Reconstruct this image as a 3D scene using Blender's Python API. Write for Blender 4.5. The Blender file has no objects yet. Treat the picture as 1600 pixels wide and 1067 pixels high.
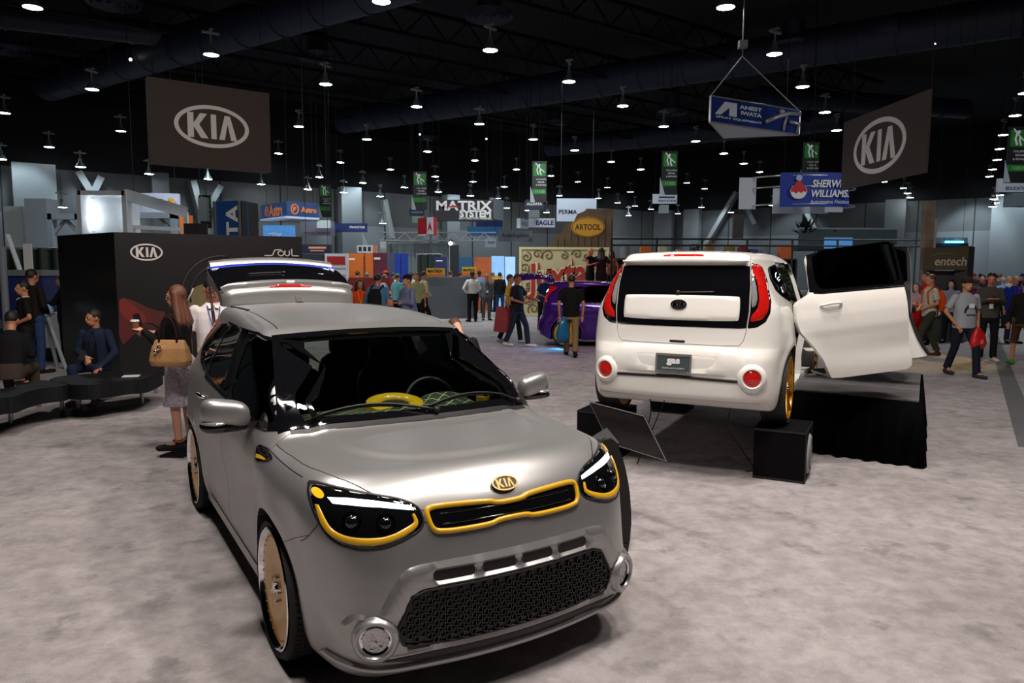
import bpy, bmesh, math, random
import numpy as np
from mathutils import Vector, Matrix, geometry
random.seed(7)
SC = bpy.context.scene
COL = SC.collection
PI = math.pi

# ------------------------------------------------------------------ camera
FPX = 1139.2                      # focal length in pixels of the 1600 px wide frame
CAM_Z, PITCH, ROLL = 1.8846, 0.0992, 0.004
cam_data = bpy.data.cameras.new('camera')
cam_data.sensor_width = 36.0
cam_data.lens = FPX / 1600 * 36.0
cam_data.clip_end = 400
cam = bpy.data.objects.new('camera', cam_data)
COL.objects.link(cam)
_fw = Vector((0, math.cos(PITCH), -math.sin(PITCH)))
_r0 = Vector((1, 0, 0)); _u0 = _r0.cross(_fw)
_r = math.cos(ROLL) * _r0 + math.sin(ROLL) * _u0
_u = -math.sin(ROLL) * _r0 + math.cos(ROLL) * _u0
_m = Matrix((( _r.x, _u.x, -_fw.x, 0), (_r.y, _u.y, -_fw.y, 0), (_r.z, _u.z, -_fw.z, CAM_Z), (0, 0, 0, 1)))
cam.matrix_world = _m
SC.camera = cam

def ray(px, py):
    return (_fw + _r * ((px - 800) / FPX) - _u * ((py - 533.5) / FPX))
def at(px, py, Y):                # point at distance Y in front of the viewer
    d = ray(px, py); t = Y / d.y
    return Vector((0, 0, CAM_Z)) + d * t
def on_z(px, py, z=0.0):          # point on the horizontal plane at height z
    d = ray(px, py); t = (z - CAM_Z) / d.z
    return Vector((0, 0, CAM_Z)) + d * t

# ------------------------------------------------------------------ world, exposure, lights
w = bpy.data.worlds.new('world'); SC.world = w; w.use_nodes = True
bg = w.node_tree.nodes['Background']
bg.inputs[0].default_value = (0.55, 0.68, 1.0, 1); bg.inputs[1].default_value = 0.012
SC.view_settings.view_transform = 'Standard'
SC.view_settings.look = 'None'
SC.view_settings.exposure = 0.0
SC.view_settings.gamma = 1.0
SC.view_settings.use_curve_mapping = False

def light(name, kind, loc, power, color=(1, 1, 1), size=0.3, aim=None, spot=None, blend=0.5, size_y=None):
    d = bpy.data.lights.new(name, kind); d.energy = power; d.color = color
    if kind == 'AREA':
        d.size = size
        if size_y: d.shape = 'RECTANGLE'; d.size_y = size_y
    else:
        d.shadow_soft_size = size
    if kind == 'SPOT':
        d.spot_size = spot; d.spot_blend = blend
    o = bpy.data.objects.new(name, d); COL.objects.link(o); o.location = loc
    if aim is not None:
        o.rotation_euler = (Vector(aim) - Vector(loc)).to_track_quat('-Z', 'Y').to_euler()
    return o
WARM = (1.0, 0.905, 0.84); COOL = (0.72, 0.90, 1.0)
# booth lighting: a rig of soft fixtures on the truss above the stand, out of the frame
light('booth_spot', 'AREA', (-0.3, 1.6, 8.2), 330, WARM, .9, (0.1, 4.6, 0))
light('booth_spot', 'AREA', (1.6, 3.6, 8.4), 250, WARM, .7, (0.8, 5.4, 0))
light('booth_spot', 'AREA', (3.0, 5.4, 8.6), 340, WARM, .7, (2.2, 8.6, 0))
light('booth_spot', 'AREA', (-3.2, 5.2, 8.6), 330, WARM, .7, (-2.8, 7.2, 0))
light('booth_spot', 'AREA', (4.6, 3.0, 8.4), 190, WARM, .7, (3.2, 6.5, 0))
# ------------------------------------------------------------------ materials
MATS = {}
def mat(name, color, rough=0.5, metal=0.0, coat=0.0, noise=0.06, scale=8.0, emit=None, strength=0.0, bump=0.0, bscale=60.0, spec=0.5, alpha=None, trans=0.0, sheen=0.0):
    if name in MATS: return MATS[name]
    m = bpy.data.materials.new(name); m.use_nodes = True; nt = m.node_tree
    b = nt.nodes['Principled BSDF']
    b.inputs['Roughness'].default_value = rough; b.inputs['Metallic'].default_value = metal
    b.inputs['Coat Weight'].default_value = coat; b.inputs['Coat Roughness'].default_value = 0.04
    b.inputs['Specular IOR Level'].default_value = spec
    b.inputs['Transmission Weight'].default_value = trans
    if sheen: b.inputs['Sheen Weight'].default_value = sheen
    c = (color[0], color[1], color[2], 1)
    tc = nt.nodes.new('ShaderNodeTexCoord')
    if noise:
        n = nt.nodes.new('ShaderNodeTexNoise'); n.inputs['Scale'].default_value = scale; n.inputs['Detail'].default_value = 3
        r = nt.nodes.new('ShaderNodeMapRange'); r.inputs[3].default_value = 1 - noise; r.inputs[4].default_value = 1 + noise
        x = nt.nodes.new('ShaderNodeMix'); x.data_type = 'RGBA'; x.blend_type = 'MULTIPLY'; x.inputs[0].default_value = 1
        nt.links.new(tc.outputs['Object'], n.inputs['Vector']); nt.links.new(n.outputs[0], r.inputs[0])
        x.inputs[6].default_value = c; nt.links.new(r.outputs[0], x.inputs[7]); nt.links.new(x.outputs[2], b.inputs['Base Color'])
    else: b.inputs['Base Color'].default_value = c
    if bump:
        n2 = nt.nodes.new('ShaderNodeTexNoise'); n2.inputs['Scale'].default_value = bscale; n2.inputs['Detail'].default_value = 4
        bp = nt.nodes.new('ShaderNodeBump'); bp.inputs['Strength'].default_value = bump; bp.inputs['Distance'].default_value = 0.01
        nt.links.new(tc.outputs['Object'], n2.inputs['Vector']); nt.links.new(n2.outputs[0], bp.inputs['Height']); nt.links.new(bp.outputs[0], b.inputs['Normal'])
    if emit:
        b.inputs['Emission Color'].default_value = (emit[0], emit[1], emit[2], 1); b.inputs['Emission Strength'].default_value = strength
    MATS[name] = m
    return m
def cm(r, g, b, rough=0.6, **k):      # sRGB 0-255 colour -> cached material
    f = lambda v: ((v / 255) / 12.92 if v / 255 <= .04045 else ((v / 255 + .055) / 1.055) ** 2.4)
    return mat('paint_%d_%d_%d_%d%s' % (r, g, b, int(rough * 100), ''.join(sorted(k))), (f(r), f(g), f(b)), rough, **k)
def glass_mat(name, tint, refl=1.0):
    if name in MATS: return MATS[name]
    m = bpy.data.materials.new(name); m.use_nodes = True; nt = m.node_tree
    for n in list(nt.nodes): nt.nodes.remove(n)
    o = nt.nodes.new('ShaderNodeOutputMaterial'); t = nt.nodes.new('ShaderNodeBsdfTransparent'); g = nt.nodes.new('ShaderNodeBsdfGlossy')
    g.inputs['Roughness'].default_value = 0.01; t.inputs[0].default_value = (tint[0], tint[1], tint[2], 1)
    g.inputs[0].default_value = (refl, refl, refl, 1)
    f = nt.nodes.new('ShaderNodeFresnel'); f.inputs[0].default_value = 1.5
    ge = nt.nodes.new('ShaderNodeNewGeometry'); s1 = nt.nodes.new('ShaderNodeMath'); s1.operation = 'SUBTRACT'; s1.inputs[0].default_value = 1; nt.links.new(ge.outputs['Backfacing'], s1.inputs[1])
    s2 = nt.nodes.new('ShaderNodeMath'); s2.operation = 'MULTIPLY'; nt.links.new(f.outputs[0], s2.inputs[0]); nt.links.new(s1.outputs[0], s2.inputs[1])
    mx = nt.nodes.new('ShaderNodeMixShader'); nt.links.new(s2.outputs[0], mx.inputs[0]); nt.links.new(t.outputs[0], mx.inputs[1]); nt.links.new(g.outputs[0], mx.inputs[2])
    nt.links.new(mx.outputs[0], o.inputs[0]); MATS[name] = m
    return m

# ------------------------------------------------------------------ objects
def link(o, parent=None):
    COL.objects.link(o)
    if parent is not None: o.parent = parent
    return o
def tag(o, label=None, cat=None, group=None, kind=None):
    if label: o['label'] = label
    if cat: o['category'] = cat
    if group: o['group'] = group
    if kind: o['kind'] = kind
    return o
def empty(name, loc=(0, 0, 0), rz=0.0, parent=None, rot=None):
    o = bpy.data.objects.new(name, None); o.location = loc
    o.rotation_euler = rot if rot else (0, 0, rz); o.empty_display_size = 0.2
    return link(o, parent)
def meshobj(name, V, F, mats, parent=None, fm=None, smooth=False, angle=None):
    me = bpy.data.meshes.new(name)
    me.from_pydata([tuple(map(float, v)) for v in V], [], [tuple(map(int, f)) for f in F])
    if not isinstance(mats, (list, tuple)): mats = [mats]
    for m in mats: me.materials.append(m)
    if fm is not None: me.polygons.foreach_set('material_index', np.asarray(fm, dtype=np.int32))
    if smooth or angle: me.polygons.foreach_set('use_smooth', np.ones(len(me.polygons), dtype=bool))
    if angle:
        try: me.set_sharp_from_angle(angle=math.radians(angle))
        except Exception: pass
    me.update()
    return link(bpy.data.objects.new(name, me), parent)
def copy_tree(o, parent=None):
    c = o.copy(); COL.objects.link(c)
    if parent is not None: c.parent = parent
    for ch in list(o.children): copy_tree(ch, c)
    return c

class MB:
    """collects simple solids into one mesh"""
    def __init__(s): s.V = []; s.F = []; s.M = []
    def add(s, V, F, m=0):
        k = len(s.V); s.V += [tuple(v) for v in V]; s.F += [tuple(i + k for i in f) for f in F]; s.M += [m] * len(F); return s
    def box(s, c, d, rz=0.0, m=0, R=None, taper=1.0):
        x, y, z = d[0] / 2, d[1] / 2, d[2] / 2
        P = [(-x, -y, -z), (x, -y, -z), (x, y, -z), (-x, y, -z), (-x * taper, -y * taper, z), (x * taper, -y * taper, z), (x * taper, y * taper, z), (-x * taper, y * taper, z)]
        Rm = R if R is not None else Matrix.Rotation(rz, 3, 'Z')
        V = [Rm @ Vector(p) + Vector(c) for p in P]
        return s.add(V, [(0, 3, 2, 1), (4, 5, 6, 7), (0, 1, 5, 4), (1, 2, 6, 5), (2, 3, 7, 6), (3, 0, 4, 7)], m)
    def bar(s, a, b, w, h=None, m=0):
        a, b = Vector(a), Vector(b); h = h or w; d = b - a; L = d.length
        q = d.to_track_quat('Z', 'Y').to_matrix()
        return s.box((a + b) / 2, (w, h, L), m=m, R=q)
    def cyl(s, a, b, r, r2=None, n=16, m=0, cap=True):
        a, b = Vector(a), Vector(b); r2 = r if r2 is None else r2
        q = (b - a).to_track_quat('Z', 'Y').to_matrix()
        V = []; F = []
        for c, rr in ((a, r), (b, r2)):
            V += [c + q @ Vector((rr * math.cos(2 * PI * i / n), rr * math.sin(2 * PI * i / n), 0)) for i in range(n)]
        F = [(i, (i + 1) % n, n + (i + 1) % n, n + i) for i in range(n)]
        if cap: F += [tuple(range(n - 1, -1, -1)), tuple(range(n, 2 * n))]
        return s.add(V, F, m)
    def tube(s, pts, r, n=8, m=0, closed=False):
        pts = [Vector(p) for p in pts]; N = len(pts); V = []; F = []
        rr = r if hasattr(r, '__len__') else [r] * N
        up = Vector((0, 0, 1)); prev = None
        for i, p in enumerate(pts):
            t = (pts[(i + 1) % N] - pts[i - 1]) if closed else (pts[min(i + 1, N - 1)] - pts[max(i - 1, 0)])
            t.normalize()
            if prev is None:
                a = t.orthogonal().normalized()
            else:
                a = (prev - t * prev.dot(t)).normalized()
            prev = a; b = t.cross(a)
            V += [p + (a * math.cos(2 * PI * k / n) + b * math.sin(2 * PI * k / n)) * rr[i] for k in range(n)]
        for i in range(N if closed else N - 1):
            j = (i + 1) % N
            F += [(i * n + k, i * n + (k + 1) % n, j * n + (k + 1) % n, j * n + k) for k in range(n)]
        if not closed: F += [tuple(range(n - 1, -1, -1)), tuple((N - 1) * n + k for k in range(n))]
        return s.add(V, F, m)
    def lathe(s, prof, c=(0, 0, 0), axis='Z', n=32, m=0, closed=False, R=None):
        V = []; F = []; K = len(prof); c = Vector(c)
        for i in range(n):
            a = 2 * PI * i / n
            for r, h in prof:
                if axis == 'Z': p = Vector((r * math.cos(a), r * math.sin(a), h))
                elif axis == 'Y': p = Vector((r * math.cos(a), h, r * math.sin(a)))
                else: p = Vector((h, r * math.cos(a), r * math.sin(a)))
                if R is not None: p = R @ p
                V.append(c + p)
        for i in range(n):
            j = (i + 1) % n
            for k in range(K if closed else K - 1):
                l = (k + 1) % K
                F.append((i * K + k, j * K + k, j * K + l, i * K + l))
        return s.add(V, F, m)
    def ball(s, c, r, n=12, m=0, R=None):
        r = r if hasattr(r, '__len__') else (r, r, r); V = []; F = []; c = Vector(c)
        h = n // 2
        for i in range(h + 1):
            th = PI * i / h
            for k in range(n):
                a = 2 * PI * k / n
                p = Vector((r[0] * math.sin(th) * math.cos(a), r[1] * math.sin(th) * math.sin(a), r[2] * math.cos(th)))
                if R is not None: p = R @ p
                V.append(c + p)
        for i in range(h):
            for k in range(n):
                F.append((i * n + k, (i + 1) * n + k, (i + 1) * n + (k + 1) % n, i * n + (k + 1) % n))
        return s.add(V, F, m)
    def build(s, name, mats, parent=None, smooth=False, angle=None):
        return meshobj(name, s.V, s.F, mats, parent, s.M, smooth, angle)

# ------------------------------------------------------------------ flat shapes, text and logos
def in_poly(P, poly):
    P = np.asarray(P, float); poly = np.asarray(poly, float); x, y = P[:, 0], P[:, 1]
    c = np.zeros(len(P), bool); n = len(poly)
    for i in range(n):
        x1, y1 = poly[i]; x2, y2 = poly[(i + 1) % n]
        if y1 == y2: continue
        k = ((y1 > y) != (y2 > y)) & (x < (x2 - x1) * (y - y1) / (y2 - y1) + x1); c ^= k
    return c
def dist_poly(P, poly):
    P = np.asarray(P, float); A = np.asarray(poly, float); B = np.roll(A, -1, 0); d = np.full(len(P), 1e9)
    for a, b in zip(A, B):
        ab = b - a; t = np.clip(((P - a) @ ab) / max(ab @ ab, 1e-12), 0, 1)
        d = np.minimum(d, np.linalg.norm(P - (a + t[:, None] * ab), axis=1))
    return d
def resample(poly, step, closed=True):
    out = []; n = len(poly)
    for i in range(n if closed else n - 1):
        a = np.array(poly[i], float); b = np.array(poly[(i + 1) % n], float)
        k = max(1, int(math.ceil(np.linalg.norm(b - a) / step)))
        for j in range(k): out.append(a + (b - a) * j / k)
    if not closed: out.append(np.array(poly[-1], float))
    return np.array(out)
def smooth_poly(poly, it=2, closed=True, keep=0.25):     # Chaikin corner cutting
    P = [np.array(p, float) for p in poly]
    for _ in range(it):
        Q = []; n = len(P)
        rng = range(n) if closed else range(n - 1)
        if not closed: Q.append(P[0])
        for i in rng:
            a, b = P[i], P[(i + 1) % n]; Q += [a + (b - a) * keep, a + (b - a) * (1 - keep)]
        if not closed: Q.append(P[-1])
        P = Q
    return np.array(P)
def fill2d(outer, holes=(), grid=None):
    loops = [np.asarray(outer, float)] + [np.asarray(h, float) for h in holes]
    pts = []; edges = []
    for L in loops:
        k = len(pts); pts += [tuple(p) for p in L]; edges += [(k + i, k + (i + 1) % len(L)) for i in range(len(L))]
    if grid:
        lo = loops[0].min(0); hi = loops[0].max(0)
        gx, gy = np.meshgrid(np.arange(lo[0] + grid / 2, hi[0], grid), np.arange(lo[1] + grid / 2, hi[1], grid))
        G = np.stack([gx.ravel(), gy.ravel()], 1); ok = in_poly(G, loops[0])
        for L in loops[1:]: ok &= ~in_poly(G, L)
        G = G[ok]
        for L in loops:
            if len(G): G = G[dist_poly(G, L) > grid * 0.45]
        pts += [tuple(p) for p in G]
    r = geometry.delaunay_2d_cdt([Vector((float(p[0]), float(p[1]))) for p in pts], edges, [], 0, 1e-7)
    V = np.array([tuple(v) for v in r[0]]); F = [tuple(f) for f in r[2]]
    C = np.array([V[list(f)].mean(0) for f in F]); ok = in_poly(C, loops[0])
    for L in loops[1:]: ok &= ~in_poly(C, L)
    return V, [f for f, o in zip(F, ok) if o]
def border(F):
    E = {}
    for f in F:
        for i in range(len(f)):
            a, b = f[i], f[(i + 1) % len(f)]; E[(a, b)] = E.get((a, b), 0) + 1
    return [e for e in E if (e[1], e[0]) not in E]
def slab(mb, outer, holes=(), depth=0.01, M=None, m=0):
    """2D outline (x right, y up) extruded towards -z by depth, placed by the matrix M"""
    V, F = fill2d(outer, holes)
    F2 = []
    for f in F:
        a, b, c = V[f[0]], V[f[1]], V[f[2]]
        F2.append(f if (b[0] - a[0]) * (c[1] - a[1]) - (b[1] - a[1]) * (c[0] - a[0]) > 0 else f[::-1])
    n = len(V); P = [Vector((v[0], v[1], 0)) for v in V] + [Vector((v[0], v[1], -depth)) for v in V]
    FF = list(F2) + [tuple(i + n for i in f[::-1]) for f in F2] + [(b, a, a + n, b + n) for a, b in border(F2)]
    if M is not None: P = [M @ p for p in P]
    mb.add(P, FF, m); return mb
def ellipse(a, b, n=48, c=(0, 0), rev=False):
    return [(c[0] + a * math.cos(2 * PI * i / n), c[1] + b * math.sin(2 * PI * i / n)) for i in range(n)]
def rrect(x0, y0, x1, y1, r, n=5):
    P = []
    for cx, cy, a0 in ((x1 - r, y1 - r, 0), (x0 + r, y1 - r, 90), (x0 + r, y0 + r, 180), (x1 - r, y0 + r, 270)):
        P += [(cx + r * math.cos(math.radians(a0 + 90 * k / n)), cy + r * math.sin(math.radians(a0 + 90 * k / n))) for k in range(n + 1)]
    return P
KIA_K = [(-.80, -.42), (-.80, .42), (-.60, .42), (-.60, .07), (-.38, .42), (-.15, .42), (-.42, .04), (-.13, -.42), (-.37, -.42), (-.60, -.05), (-.60, -.42)]
KIA_I = [(-.03, -.42), (-.03, .42), (.15, .42), (.15, -.42)]
KIA_A = [(.23, -.42), (.44, .42), (.62, .42), (.84, -.42), (.64, -.42), (.53, .14), (.42, -.42)]
def kia_logo(mb, W, M, depth=0.01, m=0, ring=True, slope=0.0):
    """oval and three letters, W = width of the oval"""
    if ring: slab(mb, ellipse(W / 2, W * .29, 64), [ellipse(W / 2 * .89, W * .29 * .82, 64)], depth, M, m)
    for L in (KIA_K, KIA_I, KIA_A):
        slab(mb, [((x - .02) * W * .40, y * W * .40) for x, y in L], (), depth, M, m)
    return mb
def plane_M(o, right, up):
    right = Vector(right).normalized(); up = Vector(up).normalized(); n = right.cross(up).normalized(); up = n.cross(right)
    return Matrix(((right.x, up.x, n.x, o[0]), (right.y, up.y, n.y, o[1]), (right.z, up.z, n.z, o[2]), (0, 0, 0, 1)))
TEXTC = {}
def text_mesh(s, bold=0.0, space=1.0):
    key = (s, bold, space)
    if key in TEXTC: return TEXTC[key]
    cu = bpy.data.curves.new('txt', 'FONT'); cu.body = s; cu.offset = bold; cu.space_character = space; cu.resolution_u = 3
    o = bpy.data.objects.new('txt', cu); COL.objects.link(o)
    dg = bpy.context.evaluated_depsgraph_get(); me = o.evaluated_get(dg).to_mesh()
    V = np.array([tuple(v.co) for v in me.vertices]); F = [tuple(p.vertices) for p in me.polygons]
    o.evaluated_get(dg).to_mesh_clear(); bpy.data.objects.remove(o); bpy.data.curves.remove(cu)
    V = V[:, :2]; lo = V.min(0); hi = V.max(0); V = (V - (lo + hi) / 2)
    TEXTC[key] = (V, F, hi - lo); return TEXTC[key]
def put_text(mb, s, M, w=None, h=None, bold=0.0, m=0, shear=0.0, c=(0, 0), off=0.004, fit=None, space=1.0):
    """text centred at c of the plane M, fitted to width w and/or height h; raised letters"""
    V, F, S = text_mesh(s, bold, space)
    if w and h: sx, sy = w / S[0], h / S[1]
    elif w: sx = sy = w / S[0]
    else: sx = sy = h / S[1]
    P = [M @ Vector((c[0] + x * sx + shear * y * sy, c[1] + y * sy, off)) for x, y in V]
    mb.add(P, F, m); return mb
# ================================================================== the car body: one smooth implicit surface
def pch(xs, ys):
    xs = np.array(xs, float); ys = np.array(ys, float)
    if xs[0] > xs[-1]: xs = xs[::-1]; ys = ys[::-1]
    h = np.diff(xs); d = np.diff(ys) / h; m = np.zeros(len(xs)); m[0] = d[0]; m[-1] = d[-1]
    for i in range(1, len(xs) - 1):
        m[i] = 0 if d[i - 1] * d[i] <= 0 else (h[i - 1] + h[i]) * 3 / ((2 * h[i] + h[i - 1]) / d[i - 1] + (h[i] + 2 * h[i - 1]) / d[i])
    def f(x):
        x = np.clip(x, xs[0], xs[-1]); i = np.clip(np.searchsorted(xs, x) - 1, 0, len(xs) - 2)
        t = (x - xs[i]) / h[i]; t2 = t * t; t3 = t2 * t
        return (2 * t3 - 3 * t2 + 1) * ys[i] + (t3 - 2 * t2 + t) * h[i] * m[i] + (-2 * t3 + 3 * t2) * ys[i + 1] + (t3 - t2) * h[i] * m[i + 1]
    return f
def smax(a, b, k):
    h = np.maximum(k - np.abs(a - b), 0); return np.maximum(a, b) + h * h / (4 * k)
def sstep(a, b, x):
    t = np.clip((x - a) / (b - a), 0, 1); return t * t * (3 - 2 * t)
AXF, AXR, WZ, WR = 1.245, -1.34, 0.335, 0.335
Yz = pch([.10, .18, .28, .40, .52, .66, .76, .86, .94, 1.00, 1.04, 1.08, 1.30, 1.50, 1.62], [.78, .825, .850, .866, .872, .880, .890, .888, .876, .856, .838, .824, .755, .690, .655])
Zc = pch([2.2, 2.06, 1.98, 1.9, 1.75, 1.5, 1.30, 1.17, 1.09, 1.0, .75, .55, .40, .30, .16, -.1, -.5, -.9, -1.3, -1.6, -1.85, -2.0, -2.2],
         [.86, .92, .955, .975, .998, 1.016, 1.025, 1.032, 1.066, 1.122, 1.254, 1.362, 1.446, 1.498, 1.543, 1.572, 1.596, 1.602, 1.598, 1.588, 1.572, 1.560, 1.54])
Xf = pch([.10, .18, .24, .32, .45, .58, .68, .76, .84, .92, 1.0, 1.1], [1.99, 2.035, 2.055, 2.07, 2.075, 2.065, 2.045, 2.02, 1.99, 1.95, 1.90, 1.83])
Xr = pch([.10, .18, .26, .34, .50, .64, .70, .75, .85, 1.0, 1.15, 1.30, 1.42, 1.48, 1.52, 1.56, 1.62],
         [-1.95, -2.0, -2.035, -2.05, -2.055, -2.045, -2.02, -1.995, -1.98, -1.965, -1.935, -1.90, -1.868, -1.862, -1.866, -1.87, -1.87])
def fcar(P):
    x, y, z = P[..., 0], np.abs(P[..., 1]), P[..., 2]
    # belt line climbs towards the back
    zs = z - sstep(.85, 1.1, z) * np.clip((.9 - x) * .035, 0, .10) * (1 - sstep(1.25, 1.5, z))
    Y = Yz(zs)
    Y = Y - .11 * np.clip(x - 1.15, 0, 2) ** 2 - .35 * np.clip(x - 1.65, 0, 2) ** 2
    Y = Y - .10 * np.clip(-1.2 - x, 0, 2) ** 2 - sstep(1.0, 1.5, z) * .05 * np.clip(-.3 - x, 0, 2)
    for ax in (AXF, AXR):
        r = np.hypot(x - ax, z - WZ)
        Y = Y + .020 * np.exp(-((r - .40) / .075) ** 2) * sstep(.05, .3, z)
        Y = Y + .012 * np.exp(-((x - ax) / .42) ** 2) * sstep(.5, .75, z) * (1 - sstep(.8, .98, z))
    # door hollow and rocker crease
    Y = Y - .014 * np.exp(-((z - .50) / .12) ** 2) * np.exp(-((x + .05) / .62) ** 2)
    fs = y - Y
    xe = x + .26 * y ** 2
    Z = Zc(xe) - .022 * (y / .7) ** 2 * sstep(.8, 1.1, xe) - .035 * (y / .65) ** 2 * (1 - sstep(.2, 1.0, xe))
    dome = 1 - sstep(.90, 1.06, ((np.clip(y, 0, 2) / (.60 + .05 * (1.2 - x))) ** 2.6 + (np.clip((x - .6), 0, 3) / 1.13) ** 5) ** .4)
    Z = Z + .016 * dome * sstep(.85, 1.0, xe)
    ft = (z - Z) * .9
    plan = .20 * y ** 2 + .9 * np.clip(y - .55, 0, 2) ** 2
    F0 = Xf(z)
    bul = np.exp(-(((z - .37) / .17) ** 2 + ((y - .70) / .14) ** 2)) * .03
    ff = x - (F0 - plan + bul)
    planr = .13 * y ** 2 + .9 * np.clip(y - .6, 0, 2) ** 2
    bulr = np.exp(-(((z - .48) / .15) ** 2 + ((y - .68) / .14) ** 2)) * .02
    fr = (Xr(z) + planr - bulr) - x
    fb = .165 + .10 * sstep(1.7, 1.95, -x) - .035 * sstep(1.4, 1.8, x) - z
    k = .15 - .075 * sstep(1.02, 1.2, z)
    g = smax(fs, ft, k)
    g = smax(g, ff, .17 - .07 * sstep(.5, .3, z))
    g = smax(g, fr, .12 - .03 * sstep(1.40, 1.5, z))
    g = smax(g, fb, .05)
    return g
def fgrad(P, f=None, e=1e-4):
    f = f or fcar; G = np.stack([f(P + np.eye(3)[i] * e) - f(P - np.eye(3)[i] * e) for i in range(3)], -1)
    return G / np.maximum(np.linalg.norm(G, axis=-1, keepdims=True), 1e-9)
def solid(f, lo, hi, ilo, ihi, step):
    """closed quad mesh of f<0: a box grid whose points are shot onto the surface from an inner box"""
    n = [max(2, int(round((hi[i] - lo[i]) / step))) for i in range(3)]
    ids = {}; P = []; F = []
    def vid(i, j, k):
        q = (i, j, k)
        if q not in ids: ids[q] = len(P); P.append([lo[a] + (hi[a] - lo[a]) * q[a] / n[a] for a in range(3)])
        return ids[q]
    for a in range(3):
        b, c = (a + 1) % 3, (a + 2) % 3
        for side in (0, n[a]):
            for i in range(n[b]):
                for j in range(n[c]):
                    q = []
                    for di, dj in ((0, 0), (1, 0), (1, 1), (0, 1)):
                        t = [0, 0, 0]; t[a] = side; t[b] = i + di; t[c] = j + dj; q.append(vid(*t))
                    F.append(q if side else q[::-1])
    P = np.array(P); O = np.clip(P, ilo, ihi); D = P - O
    a = np.zeros(len(P)); b = np.full(len(P), 1.15)
    for _ in range(34):
        m = (a + b) / 2; v = f(O + D * m[:, None]); a = np.where(v < 0, m, a); b = np.where(v < 0, b, m)
    return O + D * ((a + b) / 2)[:, None], F
AXES = {'front': ((0, 1, 0), (0, 0, 1), (-1, 0, 0), (2.4, 0, 0)), 'rear': ((0, -1, 0), (0, 0, 1), (1, 0, 0), (-2.4, 0, 0)),
        'right': ((1, 0, 0), (0, 0, 1), (0, 1, 0), (0, -1.3, 0)), 'left': ((1, 0, 0), (0, 0, 1), (0, -1, 0), (0, 1.3, 0)), 'top': ((1, 0, 0), (0, 1, 0), (0, 0, -1), (0, 0, 2.0))}
def hit(uv, plane, f=None):
    f = f or fcar; U, V, D, O = [np.array(a, float) for a in AXES[plane]]
    uv = np.asarray(uv, float); P0 = O + uv[:, :1] * U + uv[:, 1:2] * V
    t0 = np.zeros(len(uv)); done = np.zeros(len(uv), bool)
    for s in np.arange(0, 2.2, .04):
        v = f(P0 + D * s); new = (~done) & (v < 0); t0[new] = s; done |= new
    a = np.maximum(t0 - .04, 0); b = t0.copy()
    for _ in range(18):
        m = (a + b) / 2; v = f(P0 + D * m[:, None]); ins = v < 0; b = np.where(ins, m, b); a = np.where(ins, a, m)
    return P0 + D * ((a + b) / 2)[:, None]
def patch(name, outer, plane, mats, parent, off=.002, depth=.012, holes=(), grid=.03, step=.018, edge=0.0, ew=.02, f=None):
    """a sheet that follows the body, with its own thickness; edge > 0 rounds its border down by that much"""
    O = resample(outer, step); H = [resample(h, step) for h in holes]
    V, F = fill2d(O, H, grid); Q = hit(V, plane, f); N = fgrad(Q, f)
    o = np.full(len(V), off)
    if edge:
        d = np.minimum.reduce([dist_poly(V, L) for L in [O] + H]); t = np.clip(d / ew, 0, 1); o = off - edge * (1 - np.sqrt(1 - (1 - t) ** 2))
    T = Q + N * o[:, None]; B = T - N * depth
    U, W_, D, _ = [np.array(a, float) for a in AXES[plane]]
    s = np.dot(np.cross(U, W_), -D)
    G = []
    for t in F:
        a, b, c = V[t[0]], V[t[1]], V[t[2]]; cr = ((b[0] - a[0]) * (c[1] - a[1]) - (b[1] - a[1]) * (c[0] - a[0])) * s
        G.append(t if cr > 0 else t[::-1])
    n = len(V); FF = list(G) + [tuple(i + n for i in t[::-1]) for t in G] + [(b, a, a + n, b + n) for a, b in border(G)]
    ob = meshobj(name, np.vstack([T, B]), FF, mats, parent, angle=40)
    if edge < .004:
        me = ob.data; fn = np.empty(len(me.polygons) * 3); me.polygons.foreach_get('normal', fn); fn = fn.reshape(-1, 3); L = []
        for k, t in enumerate(FF):
            L += [tuple(N[i]) for i in t] if k < len(G) else ([tuple(-N[i - n]) for i in t] if k < 2 * len(G) else [tuple(fn[k])] * len(t))
        me.normals_split_custom_set(L)
    return ob
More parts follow.
